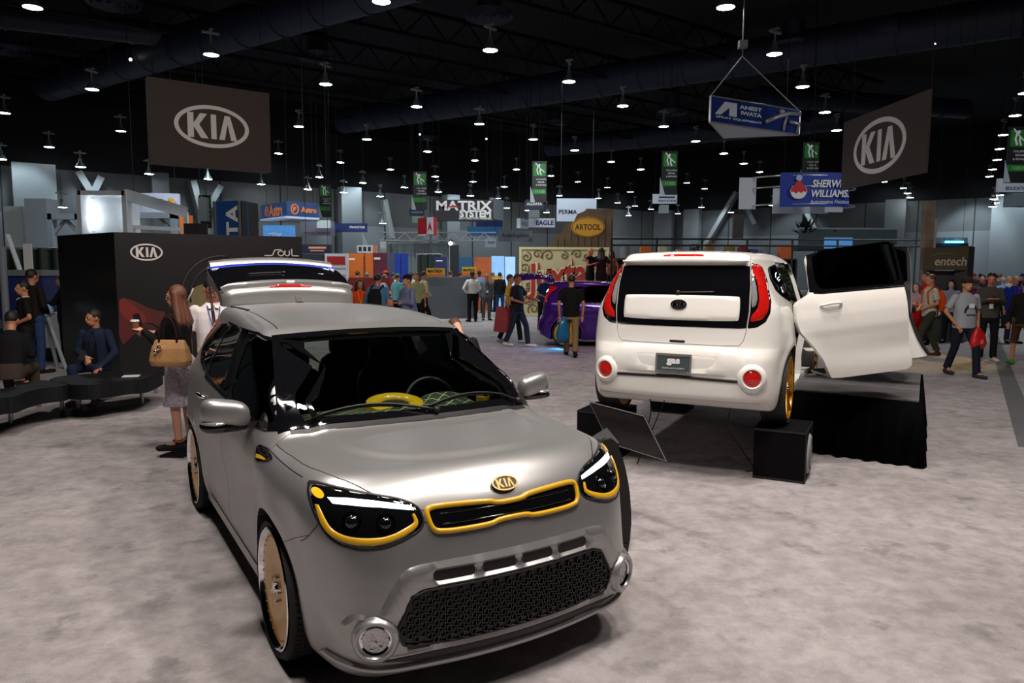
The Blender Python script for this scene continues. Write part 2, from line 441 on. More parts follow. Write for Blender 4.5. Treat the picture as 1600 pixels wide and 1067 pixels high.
def strip(name, line, plane, width, height, mats, parent, closed=False, off=0.0, step=.015, nseg=6, f=None, sink=.004, w2=None):
    """a half-round moulding that follows a 2D line over the body"""
    L = resample(line, step, closed); n = len(L)
    T = np.roll(L, -1, 0) - np.roll(L, 1, 0)
    if not closed: T[0] = L[1] - L[0]; T[-1] = L[-1] - L[-2]
    T /= np.maximum(np.linalg.norm(T, axis=1, keepdims=True), 1e-9); Nn = np.stack([-T[:, 1], T[:, 0]], 1)
    rows = []
    wd = np.full(n, width) if w2 is None else np.interp(np.linspace(0, 1, n), np.linspace(0, 1, len(w2)), w2)
    for k in range(nseg + 1):
        u = -1 + 2 * k / nseg; Q = hit(L + Nn * (u * wd / 2)[:, None], plane, f); G = fgrad(Q, f)
        rows.append(Q + G * (off + height * math.sqrt(max(0, 1 - u * u)) - (sink if abs(u) > .99 else 0)))
    R = np.stack(rows, 1); K = nseg + 1; F = []
    for i in range(n if closed else n - 1):
        j = (i + 1) % n
        for k in range(K - 1): F.append((i * K + k, i * K + k + 1, j * K + k + 1, j * K + k))
        F.append((i * K + K - 1, i * K, j * K, j * K + K - 1))
    if not closed: F += [tuple(range(K)), tuple((n - 1) * K + k for k in range(K - 1, -1, -1))]
    o = meshobj(name, R.reshape(-1, 3), F, mats, parent, angle=50)
    bm = bmesh.new(); bm.from_mesh(o.data); bmesh.ops.recalc_face_normals(bm, faces=bm.faces); bm.to_mesh(o.data); bm.free()
    return o
def prism(outer, plane, d0, d1):
    """closed prism along the view axis of the plane between depths d0 and d1 (measured from the outside)"""
    U, V, D, O = [np.array(a, float) for a in AXES[plane]]
    V2, F = fill2d(np.asarray(outer, float)); n = len(V2)
    A = O + V2[:, :1] * U + V2[:, 1:2] * V + D * d0; B = A + D * (d1 - d0)
    s = np.dot(np.cross(U, V), -D); G = []
    for t in F:
        a, b, c = V2[t[0]], V2[t[1]], V2[t[2]]; cr = ((b[0] - a[0]) * (c[1] - a[1]) - (b[1] - a[1]) * (c[0] - a[0])) * s
        G.append(t if cr > 0 else t[::-1])
    return np.vstack([A, B]), list(G) + [tuple(i + n for i in t[::-1]) for t in G] + [(b, a, a + n, b + n) for a, b in border(G)]
def boolean(me_obj, cutter, op):
    m = me_obj.modifiers.new('b', 'BOOLEAN'); m.operation = op; m.object = cutter
    try: m.solver = 'MANIFOLD'
    except Exception: m.solver = 'EXACT'
    try: m.material_mode = 'TRANSFER'
    except Exception: pass
    dg = bpy.context.evaluated_depsgraph_get(); ev = me_obj.evaluated_get(dg)
    me = bpy.data.meshes.new_from_object(ev, depsgraph=dg)
    me_obj.modifiers.clear()
    if len(me.polygons) == 0 and op == 'DIFFERENCE':
        print('BOOLEAN FAILED', cutter.name)
        return me_obj.data
    return me
def inset(poly, d):
    P = np.asarray(poly, float); n = len(P); out = []
    area = np.sum(P[:, 0] * np.roll(P[:, 1], -1) - np.roll(P[:, 0], -1) * P[:, 1]) / 2; sg = 1 if area > 0 else -1
    for i in range(n):
        a = P[i] - P[i - 1]; b = P[(i + 1) % n] - P[i]; a /= np.linalg.norm(a) + 1e-12; b /= np.linalg.norm(b) + 1e-12
        na = np.array([-a[1], a[0]]); nb = np.array([-b[1], b[0]]); q = na + nb; q /= max(np.linalg.norm(q), 1e-9)
        out.append(P[i] + sg * q * d / max(.5, q @ na))
    return np.array(out)
def fix_normals(me, f=None, angle=32):
    """smooth normals of the exact surface where a face lies on it, flat elsewhere"""
    n = len(me.vertices); co = np.empty(n * 3); me.vertices.foreach_get('co', co); co = co.reshape(-1, 3)
    onv = np.abs(fcar(co)) < 2.5e-3; G = fgrad(co)
    nl = len(me.loops); vi = np.empty(nl, np.int32); me.loops.foreach_get('vertex_index', vi)
    nf = len(me.polygons); st = np.empty(nf, np.int32); tot = np.empty(nf, np.int32); me.polygons.foreach_get('loop_start', st); me.polygons.foreach_get('loop_total', tot)
    fn = np.empty(nf * 3); me.polygons.foreach_get('normal', fn); fn = fn.reshape(-1, 3)
    me.polygons.foreach_set('use_smooth', np.ones(nf, bool))
    fid = np.repeat(np.arange(nf), tot)
    allon = np.ones(nf, bool); np.logical_and.at(allon, fid, onv[vi])
    dots = np.einsum('ij,ij->i', G[vi], fn[fid]); ok = allon[fid] & (dots > .15)
    L = np.where(ok[:, None], G[vi], fn[fid])
    me.normals_split_custom_set([tuple(v) for v in L])

# outlines (2D, in the plane named)
SW = smooth_poly([(.86, 1.075), (.80, 1.06), (-.02, 1.085), (-.02, 1.42), (.10, 1.462), (.26, 1.437), (.52, 1.305)], 1, keep=.1)   # front door window, x-z
RW = smooth_poly([(-.10, 1.09), (-.86, 1.12), (-.90, 1.20), (-.87, 1.42), (-.75, 1.474), (-.12, 1.480), (-.09, 1.46)], 1, keep=.1)
QW = smooth_poly([(-.97, 1.14), (-1.42, 1.215), (-1.50, 1.25), (-1.47, 1.33), (-1.34, 1.415), (-.99, 1.462)], 1, keep=.12)
DLO = smooth_poly([(1.0, 1.045), (.84, 1.035), (-.90, 1.085), (-1.42, 1.165), (-1.585, 1.235), (-1.56, 1.33), (-1.38, 1.452), (-.80, 1.500), (.08, 1.497), (.30, 1.448), (.60, 1.29), (.86, 1.13)], 1, keep=.12)
WS = [(y, 0) for y in ()]
def ws_line(s=1.0):
    top = [(.315 - .26 * y ** 2, y) for y in np.linspace(-.60, .60, 15)]
    bot = [(1.075 - .28 * y ** 2, y) for y in np.linspace(.745, -.745, 17)]
    return top + bot
WSO = np.array(ws_line())                       # windshield, top view x-y
FD = smooth_poly([(.93, .26), (.03, .26), (-.03, .30), (-.06, .60), (-.06, 1.47), (.12, 1.475), (.33, 1.425), (.56, 1.32), (.955, 1.09), (1.00, .98), (1.00, .55), (.97, .30)], 1, keep=.12)
RD = smooth_poly([(-.07, .60), (-.04, .30), (-.10, .26), (-.83, .26), (-.87, .34), (-.92, .47), (-1.02, .62), (-1.12, .74), (-1.15, .86), (-1.13, 1.02), (-.97, 1.10), (-.935, 1.40), (-.90, 1.45), (-.75, 1.476), (-.07, 1.475)], 1, keep=.12)
HOOD = smooth_poly([(1.99, -.0), (1.97, .30), (1.93, .47), (1.83, .60), (1.66, .715), (1.45, .775), (1.10, .80), (.90, .80), (.955, .74), (1.09, .45), (1.15, .0),
                    (1.09, -.45), (.955, -.74), (.90, -.80), (1.10, -.80), (1.45, -.775), (1.66, -.715), (1.83, -.60), (1.93, -.47), (1.97, -.30)], 1, keep=.15)
TG = smooth_poly([(-.53, .755), (.53, .755), (.565, .80), (.585, .88), (.603, 1.06), (.600, 1.25), (.578, 1.44), (.565, 1.66), (-.565, 1.66), (-.578, 1.44), (-.600, 1.25), (-.603, 1.06), (-.585, .88), (-.565, .80)], 1, keep=.1)
BLK = lambda: mat('black_void', (.006, .006, .007), .8, noise=.0)
def cutter(name, V, F, m):
    o = meshobj(name, V, F, m); bm = bmesh.new(); bm.from_mesh(o.data); bmesh.ops.recalc_face_normals(bm, faces=bm.faces); bm.to_mesh(o.data); bm.free(); return o
def kill(*os):
    for o in os: bpy.data.objects.remove(o)
def body_meshes():
    """cuts the closed body into shell, bonnet, doors and tailgate; returns mesh data"""
    paint = mat('body_paint_slot', (.5, .5, .5)); intr = mat('cabin_lining', (.012, .012, .013), .75, bump=.3)
    V, F = solid(fcar, (-2.15, -.95, .10), (2.15, .95, 1.68), (-1.60, -.40, .45), (1.62, .40, .85), .021)
    body = cutter('body', V, F, paint)
    def fcab(P):
        x, z = P[..., 0], P[..., 2]
        g = fcar(P) + .065 - .028 * sstep(1.0, 1.1, z)
        g = smax(g, .30 - z, .05); g = smax(g, x - (1.02 - .0 * z), .05)
        return smax(g, -1.80 - x, .05)
    cuts = []
    Vc, Fc = solid(fcab, (-1.95, -.95, .20), (1.15, .95, 1.65), (-1.45, -.35, .5), (.75, .35, .9), .03)
    cuts.append(cutter('cab', Vc, Fc, intr))
    for ax in (AXF, AXR):
        for s in (1, -1):
            mb = MB(); mb.cyl((ax, s * .56, WZ + .02), (ax, s * 1.2, WZ + .02), .372, n=64); cuts.append(cutter('well', mb.V, mb.F, BLK()))
            mb = MB(); mb.box((ax, s * .88, .10), (.744, .64, .32)); cuts.append(cutter('well', mb.V, mb.F, BLK()))
    for s, pl in ((1, 'left'), (-1, 'right')):
        for o in (SW, RW, QW): cuts.append(cutter('win', *prism(inset(o, -.003), pl, .25, .86), BLK()))
    cuts.append(cutter('ws', *prism(inset(WSO, .012), 'top', .3, 1.02), BLK()))
    for c in cuts:
        me = boolean(body, c, 'DIFFERENCE'); body.data = me
    kill(*cuts)
    parts = {}
    def take(key, outer, pl, d0, d1, gap=.0045):
        big = cutter('c', *prism(outer, pl, d0, d1), paint); small = cutter('c', *prism(inset(outer, gap), pl, d0 + .001, d1 - .001), paint)
        me = boolean(body, small, 'INTERSECT'); b2 = boolean(body, big, 'DIFFERENCE')
        body.data = b2; parts[key] = me; kill(big, small)
    for s, pl in (('left', 'left'), ('right', 'right')):
        take('front_door_' + s, resample(FD, .06), pl, .2, .86 if s else 0)
        take('rear_door_' + s, resample(RD, .06), pl, .2, .86)
    take('hood', resample(HOOD, .06), 'top', .5, 1.16)
    take('tailgate', resample(TG, .06), 'rear', .2, .72)
    parts['shell'] = body.data
    for k, me in parts.items():
        fix_normals(me); me.name = k
    kill(body)
    return parts
# ================================================================== car details
def quilt_mat():
    if 'quilted_leather' in MATS: return MATS['quilted_leather']
    m = bpy.data.materials.new('quilted_leather'); m.use_nodes = True; nt = m.node_tree; b = nt.nodes['Principled BSDF']
    b.inputs['Roughness'].default_value = .6
    tc = nt.nodes.new('ShaderNodeTexCoord'); sx = nt.nodes.new('ShaderNodeSeparateXYZ'); nt.links.new(tc.outputs['Object'], sx.inputs[0])
    def mth(op, a, b_=None):
        n = nt.nodes.new('ShaderNodeMath'); n.operation = op
        for i, v in enumerate((a, b_)):
            if v is None: continue
            if isinstance(v, (int, float)): n.inputs[i].default_value = v
            else: nt.links.new(v, n.inputs[i])
        return n.outputs[0]
    ds = []
    for s in (1, -1):
        v = mth('ADD', sx.outputs[0], mth('MULTIPLY', sx.outputs[1], .75 * s)); v = mth('ABSOLUTE', mth('SUBTRACT', mth('FRACT', mth('MULTIPLY', v, 12.0)), .5))
        ds.append(v)
    d = mth('MINIMUM', ds[0], ds[1]); line = mth('LESS_THAN', d, .035)
    mx = nt.nodes.new('ShaderNodeMix'); mx.data_type = 'RGBA'; nt.links.new(line, mx.inputs[0]); mx.inputs[6].default_value = (.022, .032, .018, 1); mx.inputs[7].default_value = (.50, .50, .26, 1)
    nt.links.new(mx.outputs[2], b.inputs['Base Color']); bp = nt.nodes.new('ShaderNodeBump'); bp.inputs['Strength'].default_value = .6; bp.inputs['Distance'].default_value = .012
    nt.links.new(mth('MINIMUM', d, .2), bp.inputs['Height']); nt.links.new(bp.outputs[0], b.inputs['Normal']); MATS[m.name] = m
    return m
GLOSSBLK = mat('gloss_black', (.004, .004, .005), .06, coat=.6, noise=0)
SATBLK = mat('satin_black', (.010, .010, .011), .45, noise=.1)
RUBBER = mat('tyre_rubber', (.012, .012, .012), .75, bump=.25, bscale=90)
CHROME = mat('chrome', (.85, .85, .86), .06, metal=1, noise=0)
GOLD = mat('gold_paint', (.66, .31, .012), .34, metal=.35, coat=.4, noise=.05)
YEL = mat('yellow_trim', (.72, .40, .012), .28, coat=.4, noise=.03)
LENS_RED = mat('red_lens', (.46, .008, .006), .12, coat=.5, noise=.25, scale=60, emit=(1, .03, .01), strength=.03)
LENS_CLR = mat('clear_lens', (.55, .57, .58), .08, metal=.6, coat=.5, noise=.3, scale=70)
LED = mat('led_light_strip', (.8, .9, 1), .2, emit=(.66, .86, 1.0), strength=3.2, noise=.25, scale=45)
PLATE = mat('silver_frame', (.5, .5, .5), .3, metal=.8)
G_WS = glass_mat('windscreen_glass', (.78, .84, .80))
G_SIDE = glass_mat('tinted_side_glass', (.10, .12, .12), .9)

def set_paint(o, paint):
    if o.material_slots: o.material_slots[0].link = 'OBJECT'; o.material_slots[0].material = paint
def panel(P, key, name, paint, root):
    o = link(bpy.data.objects.new(name, P[key]), root); set_paint(o, paint); return o
def flipy(pts, s): return [(p[0] * s, p[1]) for p in pts]
def wheel(root, x, s, kind, steer=0.0, tread=True):
    y = s * .90; w = empty('wheel', (x, y - s * .115, WZ), 0, root); w.rotation_euler = (0, 0, steer)
    R = .338; r0 = .292; hw = .112
    mb = MB(); mb.lathe([(r0 - .012, -hw * .80), (r0 + .004, -hw * .9), (R - .016, -hw), (R - .002, -hw * .80), (R, -hw * .4), (R, hw * .4), (R - .002, hw * .80), (R - .016, hw), (r0 + .004, hw * .9), (r0 - .012, hw * .80)], axis='Y', n=72)
    if tread:
        for k in range(72):
            a = 2 * PI * k / 72; c, sn = math.cos(a), math.sin(a)
            for j, yy in enumerate((-.07, -.025, .025, .07)):
                mb.box((R * c, yy, R * sn), (.006, .030, .018), R=Matrix.Rotation(-a, 3, 'Y') @ Matrix.Rotation(.5 if j % 2 else -.5, 3, 'X'))
    mb.build('tire', RUBBER, w, angle=35)
    o = s * .10
    mb = MB()
    if kind == 'disc':
        mb.lathe([(r0 + .002, o + s * .010), (r0 - .004, o + s * .014), (r0 - .012, o + s * .008), (r0 - .016, o - s * .006), (r0 - .024, o - s * .012), (r0 - .026, -s * .08), (r0 - .01, -s * .09)], axis='Y', n=72); mb.build('rim', CHROME, w, angle=40)
        mb = MB(); mb.lathe([(0.0, o - s * .012), (.05, o - s * .010), (.075, o - s * .016), (.14, o - s * .002), (.20, o - s * .002), (r0 - .024, o - s * .008), (r0 - .026, o - s * .055), (0, o - s * .055)], axis='Y', n=60)
        mb.build('wheel_disc', GOLD, w, angle=30)
        mb = MB()
        for k in range(30):
            a = 2 * PI * k / 30; mb.ball(((r0 - .042) * math.cos(a), o - s * .006, (r0 - .042) * math.sin(a)), .006, 6)
        mb.build('rivets', GOLD, w, smooth=True)
        mb = MB()
        for k in range(5):
            a = 2 * PI * k / 5; mb.cyl((.062 * math.cos(a), o - s * .025, .062 * math.sin(a)), (.062 * math.cos(a), o + s * .004, .062 * math.sin(a)), .011, n=8)
        mb.build('lug_nuts', CHROME, w, angle=40)
        mb = MB(); mb.cyl((0, o - s * .03, 0), (0, o + s * .004, 0), .034, .028, n=24); mb.build('center_cap', CHROME, w, angle=40)
    else:
        mb.lathe([(r0 + .002, o + s * .006), (r0 - .010, o + s * .008), (r0 - .018, o - s * .01), (r0 - .022, -s * .09), (r0 + .0, -s * .10)], axis='Y', n=72)
        mb.lathe([(r0 - .02, -s * .09), (.10, -s * .085), (.0, -s * .085)], axis='Y', n=36)
        mb.build('rim', GOLD, w, angle=40)
        mb = MB()
        for k in range(10):
            a = 2 * PI * (k // 2) / 5 + (.17 if k % 2 else -.17); b = 2 * PI * (k // 2) / 5 + (.30 if k % 2 else -.30)
            mb.bar((.05 * math.cos(a), o - s * .03, .05 * math.sin(a)), ((r0 - .012) * math.cos(b), o - s * .006, (r0 - .012) * math.sin(b)), .028, .022)
        mb.cyl((0, o - s * .06, 0), (0, o - s * .008, 0), .075, .062, n=24); mb.build('spokes', GOLD, w, angle=35)
        mb = MB(); mb.cyl((0, o - s * .02, 0), (0, o + s * .002, 0), .032, .028, n=20); mb.build('center_cap', CHROME, w, angle=40)
        mb = MB(); mb.lathe([(.06, -s * .03), (.19, -s * .03), (.19, -s * .05), (.06, -s * .05)], axis='Y', n=36, closed=True); mb.build('brake_disc', mat('brake_steel', (.25, .25, .25), .3, metal=.9), w, angle=40)
    return w
def mirror(parent, s, paint):
    m = MB(); c = Vector((.66, s * .985, 1.075))
    m.ball((0, 0, 0), (1, 1, 1), 28); V = []
    for v in m.V:
        x, y, z = v; f = lambda t, p: math.copysign(abs(t) ** p, t)
        X = f(x, .75) * (.075 if x > 0 else .045) ; Yq = f(y, .62) * .125; Zq = f(z, .62) * (.088 if z > 0 else .055)
        Zq += .018 * (Yq * s / .125); X -= .03 * (Yq * s / .125) * .6
        V.append(c + Vector((X, Yq, Zq + .02)))
    h = meshobj('mirror_cap', V, m.F, paint, parent, smooth=True)
    mb = MB(); mb.ball((0, 0, 0), (1, 1, 1), 24)
    V = [c + Vector((math.copysign(abs(x) ** .8, x) * .078 - .008, math.copysign(abs(y) ** .6, y) * .130, math.copysign(abs(z) ** .7, z) * .036 - .035)) for x, y, z in mb.V]
    meshobj('mirror_base', V, mb.F, GLOSSBLK, parent, smooth=True)
    mb = MB(); mb.bar(c + Vector((0, -s * .09, -.035)), (.70, s * .80, 1.045), .085, .034); mb.build('mirror_arm', GLOSSBLK, parent)
    mb = MB(); mb.ball((0, 0, 0), (1, 1, 1), 16); V = [c + Vector((.055 + .03 * x - .06 * (.3 + .7 * abs(y)) ** 3, s * .045 + y * .085, -.012 + .012 * z)) for x, y, z in mb.V]
    meshobj('turn_signal', V, mb.F, LENS_CLR, parent, smooth=True)
def door_handle(parent, x, z, s, m):
    pl = 'left' if s > 0 else 'right'
    mb = MB(); pts = []
    for k in range(13):
        u = -1 + 2 * k / 12; q = hit([(x + u * .10, z + .012 * (1 - u * u))], pl)[0]; pts.append((q[0], q[1] + s * (.004 + .034 * (1 - u ** 6)), q[2]))
    mb.tube(pts, [.011 + .004 * math.cos(u * 1.3) for u in np.linspace(-1, 1, 13)], 10)
    mb.build('handle', m, parent, smooth=True)
    patch('handle_cup', ellipse(.055, .028, 24, (x, z - .004)), pl, SATBLK if m is CHROME else m, parent, off=.0015, depth=.01, edge=.003, ew=.012)
def body(root, P, paint, s_doors=('left', 'right'), chrome=CHROME):
    """shell, bonnet, doors, glass: everything both cars share. returns dict of parts"""
    R = {}
    R['shell'] = panel(P, 'shell', 'body_shell', paint, root)
    R['hood'] = panel(P, 'hood', 'hood', paint, root)
    R['tailgate'] = panel(P, 'tailgate', 'tailgate', paint, root)
    for s, nm in ((1, 'left'), (-1, 'right')):
        fd = panel(P, 'front_door_' + nm, 'front_door', paint, root); rd = panel(P, 'rear_door_' + nm, 'rear_door', paint, root)
        R['fd' + nm], R['rd' + nm] = fd, rd; pl = nm
        # black surround: pieces on shell, front door, rear door
        patch('door_glass', resample(inset(SW, -.010), .04), pl, G_SIDE, fd, off=-.0005, depth=.003, grid=.04)
        patch('door_glass', resample(inset(RW, -.010), .04), pl, G_SIDE, rd, off=-.0005, depth=.003, grid=.04)
        patch('quarter_glass', resample(inset(QW, -.010), .04), pl, G_SIDE, R['shell'], off=-.0005, depth=.003, grid=.04)
        FA = [(.965, 1.052), (.84, 1.040), (-.052, 1.068), (-.052, 1.468), (.08, 1.468), (.30, 1.424), (.56, 1.315), (.93, 1.085)]
        RA = [(-.068, 1.068), (-.86, 1.092), (-.975, 1.108), (-.948, 1.30), (-.910, 1.45), (-.75, 1.474), (-.068, 1.468)]
        QA = [(-.98, 1.105), (-1.40, 1.172), (-1.555, 1.235), (-1.54, 1.33), (-1.37, 1.440), (-.925, 1.475), (-.945, 1.40)]
        patch('window_surround', FA, pl, GLOSSBLK, fd, off=.004, depth=.008, holes=[SW], grid=.028)
        patch('window_surround', RA, pl, GLOSSBLK, rd, off=.004, depth=.008, holes=[RW], grid=.028)
        patch('window_surround', smooth_poly(QA, 1, keep=.12), pl, GLOSSBLK, R['shell'], off=.004, depth=.008, holes=[QW], grid=.028)
        patch('pillar_cover', [(1.04, 1.075), (.965, 1.095), (.60, 1.305), (.31, 1.442), (.08, 1.485), (-.92, 1.490), (-.92, 1.481), (.08, 1.477), (.30, 1.435), (.575, 1.32), (.94, 1.10), (.99, 1.05)][:6] + [(-.92, 1.478), (.09, 1.476), (.31, 1.430), (.575, 1.318), (.95, 1.090), (.99, 1.05)], pl, GLOSSBLK, R['shell'], off=.004, depth=.008, grid=.028)
        strip('belt_moulding', [(.93, 1.042), (.84, 1.030), (-.05, 1.058)], pl, .016, .005, GLOSSBLK, fd)
        strip('belt_moulding', [(-.07, 1.058), (-.86, 1.084), (-.94, 1.095)], pl, .016, .005, GLOSSBLK, rd)
        door_handle(fd, .06, .935, s, chrome); door_handle(rd, -.80, .975, s, chrome)
        mirror(fd, s, paint)
    # windscreen: glass, black frit band, thin bright edge
    inner = inset(WSO, .045)
    patch('windshield', resample(inset(WSO, .010), .05), 'top', G_WS, root, off=-.001, depth=.003, grid=.04)
    w = patch('windshield_border', resample(inset(WSO, -.026), .03), 'top', GLOSSBLK, root, off=.004, depth=.010, holes=[resample(inset(WSO, .022), .03)], grid=.022, step=.015, edge=.002)
    # cowl panel between bonnet and glass
    cow = [(1.150 - .30 * y * y - .006, y) for y in np.linspace(-.72, .72, 19)] + [(1.085 - .28 * y * y - .02, y) for y in np.linspace(.72, -.72, 19)]
    patch('cowl', cow, 'top', SATBLK, root, off=.001, depth=.01)
    for k, (a, b) in enumerate((((.06, 1.075), (-.60, .965)), ((.68, .935), (.02, 1.060)))):
        mb = MB()
        def sp(y, x, h): q = hit([(x, y)], 'top')[0]; n = fgrad(q[None])[0]; return Vector(q + n * h)
        (ya, xa), (yb, xb) = a, b; xa += .015
        pts = [sp(ya + (yb - ya) * t, xa + (xb - xa) * t - .10 * math.sin(PI * t) * .35, .022) for t in np.linspace(0, 1, 12)]
        mb.tube(pts, .007, 6); mb.tube([p - Vector((0, 0, .012)) for p in pts[3:]], .005, 5); mb.cyl(sp(ya, xa, -.01), sp(ya, xa, .035), .018, n=12)
        mb.build('wiper', SATBLK, root, smooth=True)
    mb = MB(); q = hit([(-1.45, 0)], 'top')[0]; mb.bar(q + np.array([0, 0, -.004]), q + np.array([-.035, 0, .042]), .05, .012); mb.box(q + np.array([.005, 0, .003]), (.10, .04, .012)); mb.build('antenna', SATBLK, root)
    for s in (1, -1):
        strip('roof_ditch', [(x, s * (.555 + .012 * math.cos(x))) for x in np.linspace(.12, -1.55, 24)], 'top', .012, .002, SATBLK, root, off=-.001)
        strip('roof_moulding', [(x, s * (.545 + .012 * math.cos(x))) for x in np.linspace(-.78, -1.45, 12)], 'top', .030, .008, SATBLK, root)
    return R
def cabin(root, trim, ring=True):
    """seats, dash and steering wheel"""
    c = empty('cabin', (0, 0, 0), 0, root)
    q = quilt_mat()
    n = 26; m = 14; V = []; F = []
    def dz(x, y):
        z = 1.025 + .020 * math.sin((x - .5) * 3) - .05 * (y / .7) ** 4
        z += .075 * math.exp(-(((y - .36) / .17) ** 4)) * math.exp(-(((x - .58) / .10) ** 2))
        z += .035 * math.exp(-((y + .02) / .16) ** 2) * math.exp(-((x - .72) / .15) ** 2)
        return z
    def top(x, y):
        return min(dz(x, y), float(Zc(np.array([x + .26 * y * y]))[0]) - .065)
    xs = np.linspace(.42, 1.0, m); ys = np.linspace(-.68, .68, n)
    for x in xs:
        for y in ys: V.append((x, y, top(x, y)))
    for x in xs:
        for y in ys: V.append((x, y, .70))
    for i in range(m - 1):
        for j in range(n - 1):
            a = i * n + j; F.append((a, a + n, a + n + 1, a + 1)); b = a + m * n; F.append((b, b + 1, b + n + 1, b + n))
    bd = [(0 * n + j) for j in range(n)] + [i * n + n - 1 for i in range(1, m)] + [(m - 1) * n + j for j in range(n - 2, -1, -1)] + [i * n for i in range(m - 2, 0, -1)]
    for k in range(len(bd)):
        a, b = bd[k], bd[(k + 1) % len(bd)]; F.append((a, b, b + m * n, a + m * n))
    meshobj('dashboard', V, F, q, c, angle=50)
    if ring:
        cx, cy = .66, -.01; zz = 1.035
        mb = MB(); mb.lathe([(.105, .012), (.125, .030), (.165, .034), (.205, .018), (.212, -.03), (.10, -.03), (.10, 0)], c=(0, 0, 0), n=48, closed=True)
        V = [Vector((cx + v[0] * .66, cy + v[1] * .86, zz + v[2] * .8 + .03 - .16 * v[0])) for v in mb.V]
        meshobj('speaker_ring', V, mb.F, YEL, c, angle=40)
        mb = MB(); mb.cyl((0, 0, 0), (0, 0, .012), .11, n=36); V = [Vector((cx + v[0] * .66, cy + v[1] * .86, zz + v[2] + .02 - .16 * v[0])) for v in mb.V]; meshobj('speaker_grille', V, mb.F, SATBLK, c)
        mb = MB(); mb.cyl((.66, .60, 1.0), (.66, .60, 1.062), .045, n=24); mb.build('tweeter', YEL, c, angle=40)
        mb = MB(); mb.cyl((.66, .60, 1.06), (.66, .60, 1.072), .034, n=24); mb.build('tweeter_cap', CHROME, c, angle=40)
    mb = MB(); cc = Vector((.40, .36, .985)); Rm = Matrix.Rotation(math.radians(64), 3, 'Y')
    ring_pts = [cc + Rm @ Vector((.185 * math.cos(a), .185 * math.sin(a), 0)) for a in np.linspace(0, 2 * PI, 40, endpoint=False)]
    mb.tube(ring_pts, .015, 8, closed=True)
    for a in (0, PI * .5, PI * 1.5): mb.tube([cc + Rm @ Vector((.03 * math.cos(a), .03 * math.sin(a), 0)), cc + Rm @ Vector((.185 * math.cos(a), .185 * math.sin(a), 0))], .014, 6)
    mb.ball(cc, (.04, .055, .055), 12); mb.tube([cc, cc + Vector((.2, 0, -.1))], .03, 8); mb.build('steering_wheel', SATBLK, c, smooth=True)
    st = mat('seat_leather', (.016, .016, .017), .5, bump=.3, bscale=30)
    for x0, ys_ in ((-.10, (-.36, .36)), (-.98, (-.33, .33))):
        for y in ys_:
            mb = MB()
            def cush(cn, d, Rm=None):
                b = MB(); b.ball((0, 0, 0), (1, 1, 1), 16); f = lambda t: math.copysign(abs(t) ** .5, t)
                mb.add([(Rm or Matrix.Identity(3)) @ Vector((f(v[0]) * d[0] / 2, f(v[1]) * d[1] / 2, f(v[2]) * d[2] / 2)) + Vector(cn) for v in b.V], b.F)
            cush((x0 + .05, y, .52), (.52, .50, .18)); cush((x0 - .22, y, .86), (.17, .50, .66), Matrix.Rotation(-.22, 3, 'Y')); cush((x0 - .31, y, 1.235), (.10, .27, .17))
            mb.build('car_seat', st, c, smooth=True)
    return c
def badge_M(y, z, plane, off=.004):
    q = hit([(y, z)], plane)[0]; n = Vector(fgrad(q[None])[0]); U, V, D, O = [Vector(a) for a in AXES[plane]]
    r = (U - n * U.dot(n)).normalized(); return plane_M(Vector(q) + n * off, r, n.cross(r)), n
def oval_badge(parent, y, z, plane, W, mo, ml, off=.012):
    M, n = badge_M(y, z, plane, off); mb = MB(); slab(mb, ellipse(W / 2 * .99, W * .285, 40), (), .016, M, 0)
    mb2 = MB(); o = mb.build('badge', mo, parent, angle=40)
    M2 = M @ Matrix.Translation((0, 0, .003)); kia_logo(mb2, W, M2, .004); mb2.build('badge_lettering', ml, o); return o
def sub_mats():
    pass

# ---- front end, traced in the front plane (y, z)
HL = [(.795, .950), (.822, .905), (.820, .840), (.790, .760), (.755, .730), (.690, .714), (.600, .718), (.520, .738), (.440, .770), (.415, .800), (.420, .852), (.445, .874), (.505, .898), (.60, .917), (.70, .937)]
GR = smooth_poly([(-.365, .862), (-.10, .852), (-.065, .838), (.065, .838), (.10, .852), (.365, .862), (.405, .845), (.395, .775), (.36, .748), (.11, .748), (.07, .762), (-.07, .762), (-.11, .748), (-.36, .748), (-.395, .775), (-.405, .845)], 2, keep=.22)
LG = smooth_poly([(-.435, .530), (.435, .530), (.50, .508), (.565, .385), (.535, .300), (.30, .285), (-.30, .285), (-.535, .300), (-.565, .385), (-.50, .508)], 1, keep=.10)
SUR = smooth_poly([(-.43, .642), (.43, .642), (.53, .625), (.60, .53), (.64, .455), (.735, .455), (.775, .39), (.745, .315), (.66, .268), (.52, .250), (-.52, .250), (-.66, .268), (-.745, .315), (-.775, .39), (-.735, .455), (-.64, .455), (-.60, .53), (-.53, .625)], 2, keep=.20)
def fsur(P):                    # bumper surround stands 14 mm proud
    return fcar(P) - .013
